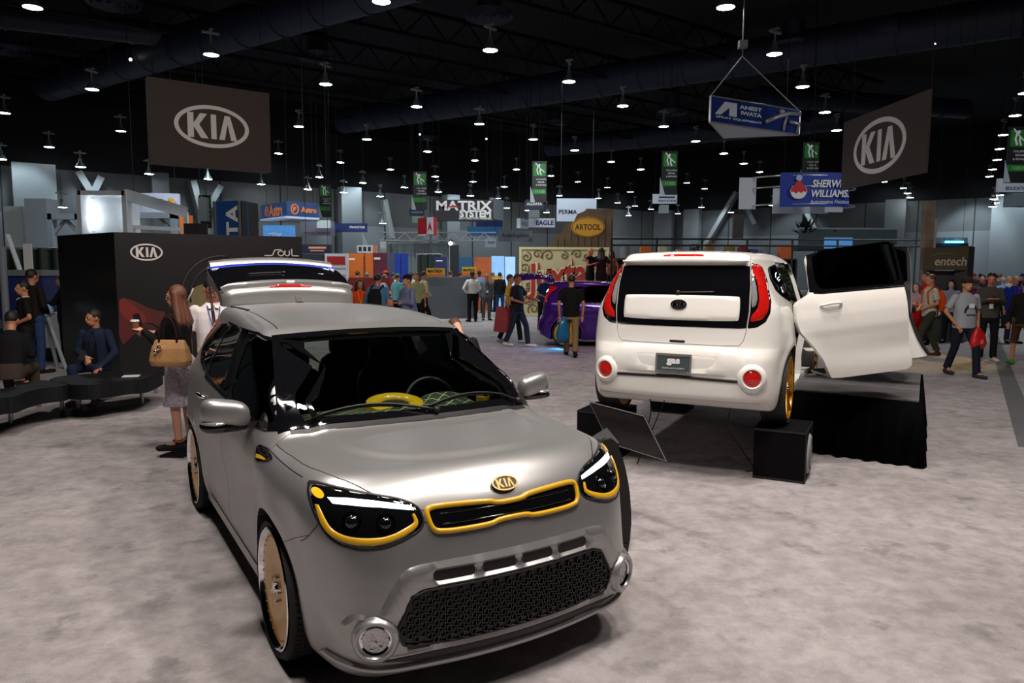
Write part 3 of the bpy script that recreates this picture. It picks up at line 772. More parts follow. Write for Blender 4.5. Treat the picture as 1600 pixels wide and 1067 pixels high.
def front_end(root, paint, yellow):
    shp = paint
    # raised surround with the lower opening
    slots = []
    for k, (a, b) in enumerate(((-.405, -.215), (-.180, -.010), (.020, .190), (.225, .405))):
        slots.append(rrect(a, .560, b, .603, .018))
    fogs = [(s * .655, .352) for s in (1, -1)]
    sur = patch('bumper_surround', SUR, 'front', shp, root, off=.016, depth=.02, holes=[LG] + slots + [ellipse(.082, .080, 28, f) for f in fogs], grid=.022, step=.012, edge=.014, ew=.022)
    g = patch('lower_grille', inset(LG, -.012), 'front', SATBLK, root, off=.002, depth=.006)
    cells = []
    mb = MB()
    for iy in range(-19, 20):
        for iz in range(6):
            y = iy * .0285; z = .310 + iz * .038 + (.019 if iy % 2 else 0)
            if in_poly([(y, z)], inset(LG, .016))[0]: cells.append((y, z))
    for y, z in cells:
        q = hit([(y, z)], 'front')[0]; n = Vector(fgrad(q[None])[0]); U = Vector((0, 1, 0)); r = (U - n * U.dot(n)).normalized(); M = plane_M(Vector(q) + n * .013, r, n.cross(r))
        slab(mb, rrect(-.0125, -.0165, .0125, .0165, .009, 3), [rrect(-.0085, -.0125, .0085, .0125, .006, 3)], .010, M)
    mb.build('grille_mesh', mat('grille_black', (.008, .008, .009), .38, coat=.1), g)
    for sl in slots: patch('bumper_slot', inset(sl, -.006), 'front', SATBLK, root, off=.002, depth=.004, grid=.02, step=.01)
    strip('grille_rim', LG, 'front', .014, .010, SATBLK, root, closed=True, off=.004)
    gap = [(y, .232 - .012 * math.cos(y * 2.2) + .06 * max(0, abs(y) - .45)) for y in np.linspace(-.62, .62, 40)]
    strip('bumper_gap', gap, 'front', .045, .004, SATBLK, root, w2=[.01, .055, .06, .06, .06, .055, .01])
    lip = [(y, .188 + .020 * y * y + .42 * max(0, abs(y) - .50) ** 2) for y in np.linspace(-.80, .80, 60)]
    strip('front_lip', lip, 'front', .040, .022, shp, root, sink=.01)
    # upper grille
    go = patch('grille_opening', GR, 'front', GLOSSBLK, root, off=.003, depth=.01, grid=.02, step=.012)
    strip('grille_frame', inset(GR, .006), 'front', .025, .015, yellow, root, closed=True, step=.01)
    mb = MB()
    for zz in (.785, .825):
        q = hit([(y, zz) for y in np.linspace(-.34, .34, 24)], 'front'); mb.tube([Vector(p) + Vector((.004, 0, 0)) for p in q], .0035, 6)
    mb.build('grille_bars', GLOSSBLK, go, smooth=True)
    oval_badge(root, 0, .897, 'front', .135, SATBLK, yellow)
    strip('bonnet_gap', [(y, .800 + .02 * (abs(y) < .41) * 0) for y in np.linspace(-.425, -.398, 4)], 'front', .006, .001, SATBLK, root)
    for s in (1, -1):
        f = lambda L: [(p[0] * s, p[1]) for p in L]
        h = patch('headlight', smooth_poly(f(HL), 2, keep=.2), 'front', GLOSSBLK, root, off=.006, depth=.016, grid=.02, step=.012, edge=.008, ew=.02)
        strip('headlight_gap', smooth_poly(f(HL), 2, keep=.2), 'front', .010, .003, SATBLK, h, closed=True, off=.0, step=.012)
        led = [(.762, .902), (.70, .904), (.64, .898), (.58, .889), (.51, .876), (.455, .864), (.448, .848), (.51, .857), (.58, .868), (.64, .874), (.70, .880), (.75, .882)]
        patch('daytime_light', f(led), 'front', LED, h, off=.009, depth=.004, grid=.01, step=.01, edge=.002, ew=.006)
        mb = MB()
        tr = [(.803, .872), (.792, .802), (.764, .765), (.70, .746), (.61, .745), (.53, .761), (.460, .790), (.448, .806), (.456, .835)]
        strip('headlight_trim', smooth_poly(f(tr), 2, False, .25), 'front', .020, .006, yellow, h, off=.005, step=.01, w2=[.014, .028, .032, .034, .034, .030, .030, .026, .014])
        patch('turn_signal', ellipse(.018, .017, 18, (s * .788, .912)), 'front', mat('amber_lens', (.9, .42, .01), .15, coat=.5, emit=(1, .5, .02), strength=.5, noise=.2, scale=70), h, off=.010, depth=.004, grid=.012, step=.008, edge=.003, ew=.008)
        for (yy, zz, rr) in ((.70, .820, .042), (.575, .812, .040)):
            M, n = badge_M(s * yy, zz, 'front', .009); mb = MB()
            slab(mb, ellipse(rr, rr, 32), [ellipse(rr * .86, rr * .86, 32)], .004, M); mb.build('projector_ring', mat('dark_chrome', (.10, .11, .12), .15, metal=1, noise=0), h)
            mb = MB(); mb.ball(M @ Vector((0, 0, -.020)), rr * .8, 20); mb.build('projector_lens', GLOSSBLK, h, smooth=True)
        # fog lamp
        M, n = badge_M(s * .655, .352, 'front', .012); fr_ = empty('fog_lamp', (0, 0, 0), 0, root)
        def rmap(prof, mm, nm, n_=40):
            mb = MB(); mb.lathe(prof, n=n_); V = [M @ Vector(v) for v in mb.V]; return meshobj(nm, V, mb.F, mm, fr_, angle=45)
        rmap([(.098, -.03), (.094, .006), (.085, .014), (.074, .012), (.064, -.004), (.062, -.03)], shp, 'fog_lamp_bezel')
        rmap([(0, -.012), (.03, -.010), (.058, -.004), (.063, -.004), (.063, -.03), (0, -.03)], mat('fog_lens', (.5, .5, .5), .08, metal=.9, coat=.5, bump=1.0, bscale=55, noise=.4, scale=50), 'fog_lamp_lens')
        rmap([(.055, -.002), (.062, .004), (.068, .002), (.066, -.01), (.055, -.01)], CHROME, 'fog_lamp_ring')
        # bumper seam, fender vent
        strip('bumper_seam', [(s * .812, .80), (s * .835, .76), (s * .862, .70)], 'front', .004, .0012, SATBLK, root, off=-.0006)
        pl = 'left' if s > 0 else 'right'
        strip('bumper_seam', [(1.72, .745), (1.60, .700), (1.47, .640), (1.43, .575)], pl, .005, .0012, SATBLK, root, off=-.0006)
        strip('bonnet_seam', [(1.52, .945), (1.30, .950), (1.05, .957), (.92, .965)], pl, .005, .0012, SATBLK, root, off=-.0006)
        v = patch('fender_vent', smooth_poly([(1.12, .945), (.90, .968), (.86, .962), (.885, .905), (.93, .893), (1.10, .925)], 1, keep=.15), pl, GLOSSBLK, root, off=.007, depth=.014, edge=.004, ew=.01, grid=.02, step=.01)
        patch('vent_badge', smooth_poly([(1.06, .926), (.905, .926), (.92, .906), (1.05, .920)], 1, keep=.15), pl, yellow if yellow is YEL else CHROME, v, off=.010, depth=.004, grid=.02, step=.01)
        # rocker
        mb = MB(); mb.bar((.86, s * .822, .205), (-.96, s * .822, .205), .05, .06); mb.build('side_skirt', shp, root)
def rear_end(root, R, paint, plate=True, full=True, panel_paint=None):
    tg = R['tailgate']
    BK = [(-.585, 1.478), (.585, 1.478), (.63, 1.44), (.715, 1.30), (.765, 1.15), (.770, 1.05), (.735, .972), (.66, .925), (.58, .912), (-.58, .912), (-.66, .925), (-.735, .972), (-.770, 1.05), (-.765, 1.15), (-.715, 1.30), (-.63, 1.44)]
    # centre part on the tailgate, ends on the shell
    ctr = [(-.571, 1.455), (.571, 1.455), (.592, 1.28), (.5965, 1.06), (.582, .912), (-.582, .912), (-.5965, 1.06), (-.592, 1.28)]
    flip = lambda L: [(-p[0], p[1]) for p in L]
    patch('rear_glass', smooth_poly(ctr, 1, keep=.04), 'rear', GLOSSBLK, tg, off=.006, depth=.012, grid=.03, edge=.003)
    pn = patch('rear_panel', smooth_poly([(-.50, 1.19), (.50, 1.19), (.52, 1.17), (.522, .99), (.50, .968), (-.50, .968), (-.522, .99), (-.52, 1.17)], 2, keep=.25), 'rear', panel_paint or paint, tg, off=.018, depth=.02, grid=.02, step=.012, edge=.010, ew=.02)
    oval_badge(tg, 0, 1.105, 'rear', .145, SATBLK, CHROME, .028) if full else None
    bl = patch('brake_light', smooth_poly([(-.17, 1.553), (.17, 1.553), (.187, 1.540), (.17, 1.526), (-.17, 1.526), (-.187, 1.540)], 2, keep=.25), 'rear', LENS_RED, tg, off=.012, depth=.03, grid=.02, step=.01, edge=.005, ew=.01)
    mb = MB(); q = [hit([(y, 1.215 + .03 * y)], 'rear')[0] + np.array([-.012, 0, 0]) for y in np.linspace(-.02, .30, 10)]; mb.tube([Vector(p) for p in q], .008, 6); mb.cyl(Vector(q[0]) + Vector((.01, 0, 0)), Vector(q[0]) + Vector((-.012, 0, 0)), .02, n=12); mb.build('rear_wiper', SATBLK, tg, smooth=True)
    patch('tailgate_handle', rrect(-.07, .768, .07, .790, .008), 'rear', SATBLK, tg, off=.001, depth=.01, grid=.03, step=.02)
    for s in (1, -1):
        f = lambda L: [(p[0] * s, p[1]) for p in L]
        side = patch('taillight', smooth_poly(f([(.584, 1.482), (.635, 1.45), (.715, 1.30), (.762, 1.15), (.766, 1.05), (.735, .972), (.67, .925), (.592, .912), (.607, 1.06), (.603, 1.25), (.583, 1.44)]), 1, keep=.10), 'rear', GLOSSBLK, root, off=.003, depth=.012, grid=.03, step=.012, edge=.002)
        patch('taillight_lens', smooth_poly(f([(.612, 1.468), (.640, 1.44), (.705, 1.30), (.748, 1.15), (.745, 1.06), (.705, .990), (.614, .970), (.616, 1.02), (.665, 1.085), (.672, 1.16), (.648, 1.30), (.612, 1.375), (.596, 1.40), (.590, 1.465)]), 1, keep=.15), 'rear', LENS_RED, side, off=.012, depth=.010, grid=.02, step=.010, edge=.006, ew=.012)
        if full:
            patch('reverse_light', smooth_poly(f([(.598, 1.370), (.612, 1.355), (.640, 1.27), (.658, 1.17), (.650, 1.115), (.616, 1.09)]), 1, keep=.15), 'rear', LENS_CLR, side, off=.011, depth=.01, grid=.02, step=.01, edge=.005, ew=.01)
        # round reflector in a raised bezel
        M, n = badge_M(s * .660, .490, 'rear', .012); rf = empty('reflector', (0, 0, 0), 0, root)
        for nm, prof, mm in (('reflector_bezel', [(.125, -.028), (.112, -.006), (.096, .008), (.082, .010), (.074, .002), (.072, -.02)], paint), ('reflector_lens', [(0, .010), (.04, .008), (.065, .0), (.070, -.006), (.070, -.03), (0, -.03)], LENS_RED)):
            mb = MB(); mb.lathe(prof, n=40); meshobj(nm, [M @ Vector(v) for v in mb.V], mb.F, mm, rf, angle=45)
    strip('spoiler_lip', [(-.55, 1.488), (-.3, 1.498), (0, 1.50), (.3, 1.498), (.55, 1.488)], 'rear', .075, .045, paint, tg, off=.0, w2=[.03, .07, .08, .08, .08, .07, .03])
    st = patch('bumper_panel', smooth_poly([(-.50, .745), (.50, .745), (.56, .715), (.615, .60), (.56, .50), (.40, .492), (-.40, .492), (-.56, .50), (-.615, .60), (-.56, .715)], 1, keep=.15), 'rear', paint, root, off=.011, depth=.015, grid=.04, holes=[smooth_poly([(-.34, .665), (.34, .665), (.36, .64), (.30, .545), (-.30, .545), (-.36, .64)], 2, keep=.2)], edge=.010, ew=.02)
    strip('bumper_strip', [(-.545, .458), (0, .472), (.545, .458)], 'rear', .030, .006, SATBLK, root, off=.003)
    if plate:
        M, n = badge_M(-.01, .585, 'rear', .016); pl_ = empty('license_plate', (0, 0, 0), 0, root)
        mb = MB(); slab(mb, rrect(-.155, -.080, .155, .080, .008), (), .014, M); mb.build('plate_panel', mat('plate_slate', (.05, .065, .07), .45), pl_)
        M2 = M @ Matrix.Translation((0, 0, .003)); mb = MB(); slab(mb, rrect(-.162, -.088, .162, .088, .010), [rrect(-.146, -.066, .146, .066, .006)], .008, M2)
        mb.build('plate_frame', PLATE, pl_)
        mb = MB(); W = mat('plate_white', (.75, .75, .75), .5)
        put_text(mb, 'gas', M2, w=.12, h=.062, bold=.05, c=(0, .012), off=.002)
        put_text(mb, 'GALPIN AUTO SPORTS', M2, w=.20, c=(0, -.042)); mb.build('plate_emblem', W, pl_)
        mb = MB(); put_text(mb, 'GALPINAUTOSPORTS', M2, w=.24, c=(0, -.077)); mb.build('plate_lettering', SATBLK, pl_)
def turn_part(o, hinge, axis, deg, extra=None):
    T = Matrix.Translation(hinge) @ Matrix.Rotation(math.radians(deg), 4, axis) @ Matrix.Translation(-Vector(hinge))
    if extra is not None: T = extra @ T
    o.matrix_basis = T
# ================================================================== the hall
def struct(o): o['kind'] = 'structure'; return o
def carpet():
    m = bpy.data.materials.new('mottled_carpet'); m.use_nodes = True; nt = m.node_tree; b = nt.nodes['Principled BSDF']
    b.inputs['Roughness'].default_value = .95; b.inputs['Specular IOR Level'].default_value = .15
    tc = nt.nodes.new('ShaderNodeTexCoord')
    def noise(sc, det, rough=.6):
        n = nt.nodes.new('ShaderNodeTexNoise'); n.inputs['Scale'].default_value = sc; n.inputs['Detail'].default_value = det; n.inputs['Roughness'].default_value = rough
        nt.links.new(tc.outputs['Object'], n.inputs['Vector']); return n
    n1 = noise(.9, 6, .7); n2 = noise(6, 5, .7); n3 = noise(220, 2)
    def ramp(src, a, b_, lo, hi):
        r = nt.nodes.new('ShaderNodeMapRange'); r.inputs[1].default_value = a; r.inputs[2].default_value = b_; r.inputs[3].default_value = lo; r.inputs[4].default_value = hi
        nt.links.new(src, r.inputs[0]); return r.outputs[0]
    def mul(a, b_):
        n = nt.nodes.new('ShaderNodeMath'); n.operation = 'MULTIPLY'; nt.links.new(a, n.inputs[0]); nt.links.new(b_, n.inputs[1]); return n.outputs[0]
    n4 = noise(2.6, 4, .62)
    v = mul(mul(mul(ramp(n1.outputs[0], .38, .62, .86, 1.10), ramp(n2.outputs[0], .38, .60, .80, 1.08)), ramp(n3.outputs[0], .3, .7, .82, 1.18)), ramp(n4.outputs[0], .585, .66, 1.0, .74))
    x = nt.nodes.new('ShaderNodeMix'); x.data_type = 'RGBA'; x.blend_type = 'MULTIPLY'; x.inputs[0].default_value = 1; x.inputs[6].default_value = (.335, .308, .310, 1)
    nt.links.new(v, x.inputs[7]); nt.links.new(x.outputs[2], b.inputs['Base Color'])
    bp = nt.nodes.new('ShaderNodeBump'); bp.inputs['Strength'].default_value = .5; bp.inputs['Distance'].default_value = .006; nt.links.new(n3.outputs[0], bp.inputs['Height']); nt.links.new(bp.outputs[0], b.inputs['Normal'])
    return m
CA, CB, CD = Vector((-60, 22.5, 0)), Vector((16, 78.5, 0)), Vector((64, 42.5, 0))
CORN = [CA, CB, CD, Vector((64, -16, 0)), Vector((-60, -16, 0))]
HC = 14.0
mb = MB(); n = len(CORN); mb.add([(c.x, c.y, 0) for c in CORN] + [(c.x, c.y, -.2) for c in CORN], [tuple(range(n - 1, -1, -1)), tuple(range(n, 2 * n))] + [(i, (i + 1) % n, n + (i + 1) % n, n + i) for i in range(n)])
struct(mb.build('floor', carpet()))
mb = MB(); mb.add([(c.x, c.y, HC) for c in CORN] + [(c.x, c.y, HC + .3) for c in CORN], [tuple(range(n)), tuple(range(2 * n - 1, n - 1, -1))] + [(i, n + i, n + (i + 1) % n, (i + 1) % n) for i in range(n)])
struct(mb.build('ceiling', mat('ceiling_black', (.006, .006, .009), .9)))
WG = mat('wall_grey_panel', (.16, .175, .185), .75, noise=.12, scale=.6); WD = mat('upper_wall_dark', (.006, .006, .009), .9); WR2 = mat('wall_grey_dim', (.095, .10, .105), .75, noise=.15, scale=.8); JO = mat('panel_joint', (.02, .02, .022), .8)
def wallseg(name, a, b, hgrey=7.9):
    d = (b - a).normalized(); nn = Vector((d.y, -d.x, 0)); mb = MB(); L = (b - a).length
    def bx(t0, t1, z0, z1, th, m, off=0.0):
        c = a + d * (t0 + t1) / 2 - nn * (th / 2 - off); mb.box((c.x, c.y, (z0 + z1) / 2), (t1 - t0, th, z1 - z0), math.atan2(d.y, d.x), m)
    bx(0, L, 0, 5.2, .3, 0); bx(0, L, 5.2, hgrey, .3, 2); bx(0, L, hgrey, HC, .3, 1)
    t = 3.0
    while t < L: bx(t - .05, t + .05, 0, hgrey, .02, 3, .02); t += 4.2
    return struct(mb.build(name, [WG, WD, WR2, JO]))
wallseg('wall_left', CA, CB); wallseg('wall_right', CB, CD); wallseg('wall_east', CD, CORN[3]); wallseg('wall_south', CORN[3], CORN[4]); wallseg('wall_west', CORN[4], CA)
BR = mat('brace_white', (.26, .28, .29), .6)
def onwall(px, py, which, inn=.6):
    """point where the view ray meets the hall wall, a little in front of it"""
    a, b = (CA, CB) if which == 'L' else (CB, CD)
    d = (b - a).normalized(); nn = Vector((d.y, -d.x, 0)); r = ray(px, py); o = Vector((0, 0, CAM_Z)); p0 = a + nn * inn
    t = (p0 - o).dot(nn) / r.dot(nn); return o + r * t
k = 0
for (p, q, w_, wh) in (((1152, 300), (1098, 392), .9, 'R'), ((300, 283), (322, 366), .9, 'L'), ((532, 300), (575, 400), .8, 'L'), ((1255, 318), (1292, 392), .9, 'R'), ((1022, 300), (1052, 352), .35, 'R'), ((1158, 306), (1180, 350), .35, 'R'), ((122, 268), (160, 330), .4, 'L'), ((158, 276), (132, 330), .3, 'L'), ((345, 290), (322, 330), .3, 'L'), ((600, 312), (612, 372), .5, 'L')):
    mb = MB(); mb.bar(onwall(*p, wh), onwall(*q, wh), w_, .4); o = mb.build('trim_%d' % (k + 1), BR); struct(o); k += 1
for px, wd, wh in ((62, 2.2, 'L'), (255, 1.0, 'L'), (548, 1.6, 'L'), (705, 1.2, 'L'), (1036, 2.0, 'R'), (1080, 1.6, 'R'), (1395, 1.6, 'R'), (1578, 3.0, 'R')):
    c = onwall(px, 420, wh, 1.0); mb = MB(); mb.box((c.x, c.y, 4), (wd, .9, 8), .6 if wh == 'L' else -.6); struct(mb.build('trim_%d' % (k + 1), WG)); k += 1
# cool wash on the hall walls from fixtures near them
for px, wh, e in ((150, 'L', 900), (40, 'L', 700), (330, 'L', 500), (560, 'L', 900), (720, 'L', 900), (985, 'R', 1000), (1120, 'R', 600), (1240, 'R', 700), (1520, 'R', 1500), (1580, 'R', 700)):
    c = onwall(px, 330, wh, 3.5); light('wall_wash', 'SPOT', (c.x, c.y, 9.0), e, COOL, .3, (onwall(px, 400, wh, .2)), math.radians(75), .5)

for lx, ly, e in ((-9, 23, 420), (-2, 26, 430), (2.5, 31, 300), (15, 20, 300), (-14, 22, 200)):
    light('booth_fill_light', 'AREA', (lx, ly, 8.3), e, (.92, .97, 1.0), 1.0, (lx, ly + 3, 0))  # unseen fill lights, added to brighten the middle booths and the crowd
# ---- ceiling: ducts, beams, pipes, air outlets
DU = mat('duct_dark_blue', (.018, .022, .045), .55, noise=.2, scale=1.5); ST = mat('ceiling_steel', (.006, .006, .008), .8, spec=.2)
def inroom(p, mrg=1.5):
    for a, b in ((CA, CB), (CB, CD)):
        d = (b - a).normalized(); nn = Vector((d.y, -d.x, 0))
        if (Vector((p.x, p.y, 0)) - a).dot(nn) < mrg: return False
    return True
def ext(p, q, z, k0, k1):
    a, b = on_z(*p, z), on_z(*q, z); return a + (b - a) * k0, a + (b - a) * k1
def clampin(p):
    return p
ducts = [((20, 150), (500, 5), 12.0, .85, -.15, 1.3), ((500, 195), (1030, 112), 12.2, .85, -.25, 1.6), ((520, 262), (1040, 212), 12.2, .8, -.1, 1.35), ((40, 30), (300, 60), 12.4, .5, -.3, 1.2), ((1000, 120), (1250, 72), 12.4, .6, 0, 1.5), ((1180, 150), (1420, 165), 12.3, .6, 0, 1.4)]
for i, (p, q, z, r, k0, k1) in enumerate(ducts):
    a, b = ext(p, q, z, k0, k1)
    for _ in range(60):
        if not inroom(a, 4): a = a + (b - a) * .04
        if not inroom(b, 4): b = b + (a - b) * .04
    if (b - a).length < 3: continue
    mb = MB(); mb.cyl(a, b, r, n=24)
    L = (b - a).length; d = (b - a) / L; t = 1.2
    while t < L: mb.cyl(a + d * (t - .04), a + d * (t + .04), r + .05, n=24); t += 2.4
    o = mb.build('air_duct', DU, angle=40)
    tag(o, ['dark blue round air duct crossing above the hanging brown emblem banner', 'dark air duct running over the middle of the hall below the beams', 'dark air duct farther back above the rows of lamps', 'short dark duct in the top left corner of the ceiling', 'dark duct above the triangular spray equipment sign', 'dark duct above the right emblem banner', 'dark duct over the far left signs'][i], 'duct', 'ceiling air ducts')
lab = ['thin black roof beam %s' % s for s in ('over the silver car', 'over the left banner', 'over the centre aisle', 'over the far booths', 'over the right banner', 'over the back of the hall', 'nearest the viewer', 'over the purple car', 'over the far right aisle')]
D1 = (CB - CA).normalized()
for i in range(9):
    y0 = 10 + i * 7.5; a = Vector((-34, y0 - 6, 13.2)); b = a + D1 * 70
    if b.y > 66: b = a + D1 * ((66 - a.y) / D1.y)
    mb = MB(); up = Vector((0, 0, 1.1)); L = (b - a).length; d = (b - a) / L
    mb.bar(a, b, .18); mb.bar(a - up, b - up, .14); t = 0
    while t + 2.2 < L:
        mb.bar(a + d * t, a + d * (t + 1.1) - up, .07); mb.bar(a + d * (t + 1.1) - up, a + d * (t + 2.2), .07); t += 2.2
    tag(mb.build('roof_truss', ST), lab[i] + ', hung under the ceiling', 'truss', 'roof trusses')
for i, (px, py) in enumerate(((178, 8), (497, 92), (764, 28), (1240, 75), (10, 80), (505, 238), (666, 218), (1265, 158), (865, 195), (1050, 178))):
    c = on_z(px, py, 12.3); mb = MB()
    for rr in (1.0, .75, .5, .25): mb.lathe([(rr, 0), (rr + .06, .16), (rr - .1, .1)], c, n=28, closed=True)
    mb.cyl(c + Vector((0, 0, .1)), c + Vector((0, 0, 1.2)), .5, n=20)
    tag(mb.build('air_diffuser', DU, angle=40), 'round dark ceiling air outlet %s' % ('above the left banner', 'between two lamps over the silver car', 'above the central lamp', 'left of the right banner', 'at the left edge', 'above the left signs', 'above the green banner', 'over the right aisle', 'over the middle of the hall', 'above the far booths')[i], 'vent', 'round ceiling outlets')

# ---- high-bay lamps
LAMPS = [(51, 12), (7, 177), (144, 140), (330, 86), (509, 132), (189, 205), (77, 230), (467, 198), (435, 240), (532, 254), (126, 261), (233, 272), (325, 280), (408, 288), (499, 277), (481, 296), (2, 249),
 (596, 3), (766, 79), (889, 128), (651, 167), (973, 166), (749, 194), (833, 218), (573, 218), (668, 237), (610, 265), (742, 251), (898, 235), (1037, 198), (955, 253), (807, 265), (861, 275), (1001, 265), (680, 276), (567, 286), (632, 293), (739, 284), (788, 292), (903, 284), (949, 293), (985, 300), (537, 301), (594, 307), (685, 300), (735, 306), (874, 306), (935, 310), (778, 310), (965, 317),
 (1134, 12), (1210, 85), (1254, 136), (1289, 176), (1087, 221), (1131, 240), (1307, 204), (1162, 256), (1187, 269), (1073, 286), (1101, 295), (1586, 181), (1602, 146), (1568, 211), (1562, 233), (1558, 250), (1551, 265), (1546, 276), (1381, 284), (1412, 294), (1418, 302), (1422, 309), (1562, 305), (1553, 311), (1555, 317), (1551, 323),
 (1206, 321), (1017, 327), (1059, 334), (1096, 324), (1142, 332), (1235, 330), (598, 349), (792, 325), (854, 332), (825, 329), (992, 322), (982, 337), (97, 324)]
LM_E = mat('lamp_diffuser', (1, 1, 1), .5, emit=(.86, .96, 1.0), strength=42, noise=0)
LM_H = mat('lamp_housing', (.09, .11, .12), .4, metal=.3); LM_B = mat('lamp_bracket', (.20, .21, .21), .5)
def lamp_proto():
    r = empty('high_bay_lamp')
    mb = MB(); mb.lathe([(.275, 0), (.285, .01), (.26, .06), (.16, .22), (.10, .30), (.09, .48), (.0, .50)], n=24); mb.build('lamp_shade', LM_H, r, angle=40)
    mb = MB(); mb.lathe([(0, -.012), (.20, -.008), (.262, .004), (.262, .012), (0, .012)], n=24); mb.build('lamp_lens', LM_E, r, angle=60)
    mb = MB(); mb.cyl((0, 0, .48), (0, 0, .80), .03, n=8); mb.box((0, 0, .80), (.62, .12, .07)); mb.box((0, 0, .90), (.12, .30, .06)); mb.build('lamp_bracket', LM_B, r)
    mb = MB(); mb.cyl((0, 0, .92), (0, 0, 3.9), .009, n=6); mb.build('lamp_hanger', ST, r)
    return r
LP = lamp_proto(); first = True
rows = []
for (px, py) in LAMPS:
    z = 9.8; p = on_z(px, py, z)
    while not inroom(p): z -= .3; p = on_z(px, py, z)
    rows.append((p, px, py))
def lamp_label(px, py, d):
    side = 'far left' if px < 260 else 'left' if px < 560 else 'middle' if px < 900 else 'right' if px < 1320 else 'far right'
    near = 'nearest' if d < 24 else 'second' if d < 32 else 'third' if d < 42 else 'far' if d < 55 else 'farthest'
    return 'white-lit high-bay lamp on a rod, %s rows over the %s of the hall' % (near, side)
for i, (p, px, py) in enumerate(rows):
    o = LP if i == 0 else copy_tree(LP)
    o.location = p; o.rotation_euler = (0, 0, .3 + (i * 1.7) % 1.2); d = p.y
    o.scale = (1, 1, 1)
    near = {(51, 12): 'top left corner of the photo', (596, 3): 'cut by the top edge, left of centre', (1134, 12): 'at the top right of centre', (766, 79): 'largest one above the middle of the hall', (330, 86): 'above the left emblem banner', (1210, 85): 'right of the hoist of the spray sign', (144, 140): 'left of the left emblem banner', (1254, 136): 'above the right corner of the spray equipment sign', (509, 132): 'right of the left emblem banner', (889, 128): 'right of the middle, second row', (1289, 176): 'directly left above the right emblem banner', (573, 218): 'one with a visible glowing bulb neck above', (7, 177): 'at the left edge, upper', (2, 249): 'at the left edge, lower', (97, 324): 'low one in front of the left columns', (1307, 204): 'just left of the right emblem banner'}.get((px, py))
    tag(o, ('white-lit high-bay lamp, ' + near) if near else lamp_label(px, py, d), 'lamp', None if near else lamp_label(px, py, d).split(',')[1].strip() + ' lamps')
for px, py in ((204, 93), (1461, 67), (656, 210), (760, 217)):
    p = on_z(px, py, 11.5); mb = MB(); mb.ball(p, .09, 10); root = empty('pin_light', p)
    mb2 = MB(); mb2.ball((0, 0, 0), .07, 10); mb2.build('bulb', mat('pin_bulb', (1, 1, 1), .4, emit=(1, .95, .85), strength=6, noise=0), root, smooth=True)
    mb2 = MB(); mb2.cyl((0, 0, .04), (0, 0, 1.6), .03, n=8); mb2.build('stem', ST, root)
    tag(root, 'tiny bright spot lamp high under the ceiling, ' + {204: 'above the far left banner', 1461: 'at the upper right', 656: 'left one of two near the middle', 760: 'right one of two near the middle'}[px], 'lamp')
# ================================================================== hanging signs and booths
def board(name, label, cat, x0, y0, x1, y1, Y, col, th=.08, yaw=0.0, group=None, floor=False, yb=None):
    """upright panel that spans the given picture rectangle at distance Y; yb = distance of its right edge"""
    yb = Y if yb is None else yb
    a, b = at(x0, (y0 + y1) / 2, Y), at(x1, (y0 + y1) / 2, yb)
    zt = (at(x0, y0, Y).z + at(x1, y0, yb).z) / 2; zb = 0.0 if floor else (at(x0, y1, Y).z + at(x1, y1, yb).z) / 2
    c = (a + b) / 2; W = math.hypot(b.x - a.x, b.y - a.y); H = zt - zb; ang = math.atan2(b.y - a.y, b.x - a.x)
    root = empty(name, (c.x, c.y, zb), ang); tag(root, label, cat, group)
    mb = MB(); mb.box((0, th / 2, H / 2), (W, th, H)); mb.build('panel', col, root)
    M = Matrix.Translation((0, -.004, H / 2)) @ Matrix.Rotation(PI / 2, 4, 'X')
    return root, M, W, H
def words(root, M, items, W, H, name='lettering'):
    """items: text, centre u, v (fractions of the panel), width fraction, colour"""
    by = {}
    for it in items: by.setdefault(it[4], []).append(it)
    for m, L in by.items():
        mb = MB()
        for it in L:
            sh = it[5] if len(it) > 5 else 0; bo = it[6] if len(it) > 6 else .02
            put_text(mb, it[0], M, w=it[3] * W, h=it[7] * H if len(it) > 7 else None, c=(it[1] * W, it[2] * H), bold=bo, shear=sh, off=.006)
        mb.build(name, m, root)
def wires(root, pts, top=13.0, r=.008):
    inv = root.matrix_basis.inverted() if False else None
    for p in pts: mb = MB(); mb.cyl(p, (p[0], p[1], top - root.location.z), r, n=6); mb.build('hanging_wire', ST, root)
LW = mat('letter_white', (.80, .80, .80), .5, noise=0); LN = mat('letter_navy', (.012, .03, .12), .5); LK = mat('letter_black', (.01, .01, .01), .5)
BROWN = mat('banner_brown', (.060, .043, .037), .8, bump=.1, bscale=200)
BGRAPH = mat('booth_black_laminate', (.009, .008, .009), .35, noise=.2, scale=2)
KW = mat('logo_white', (.78, .72, .70), .5, noise=0)
def kia_banner(label, quad, h, th=.30):
    (xa, yt, yb_), (xc, yt2, yb2) = quad
    Ya = FPX * h / (yb_ - yt); Yc = FPX * h / (yb2 - yt2)
    a, b = at(xa, yb_, Ya), at(xc, yb2, Yc); a.z = b.z = (a.z + b.z) / 2
    c = (a + b) / 2; W = (b - a).length; ang = math.atan2(b.y - a.y, b.x - a.x); root = empty('hanging_banner', c, ang); tag(root, label, 'banner')
    mb = MB(); mb.box((0, th / 2, h / 2), (W, th, h)); mb.build('banner_box', BROWN, root)
    M = Matrix.Translation((0, -.004, h / 2)) @ Matrix.Rotation(PI / 2, 4, 'X'); return root, M, W
ROOTB, MB_, WB_ = kia_banner('brown box banner with white oval car emblem hung at upper left', ((236, 124, 253), (424, 153, 271)), 2.0)
mb = MB(); kia_logo(mb, WB_ * .62, MB_ @ Matrix.Translation((0.0, 0, .006)), .01); mb.build('logo', KW, ROOTB); wires(ROOTB, [(-WB_ * .45, .15, 2.0), (WB_ * .45, .15, 2.0)])
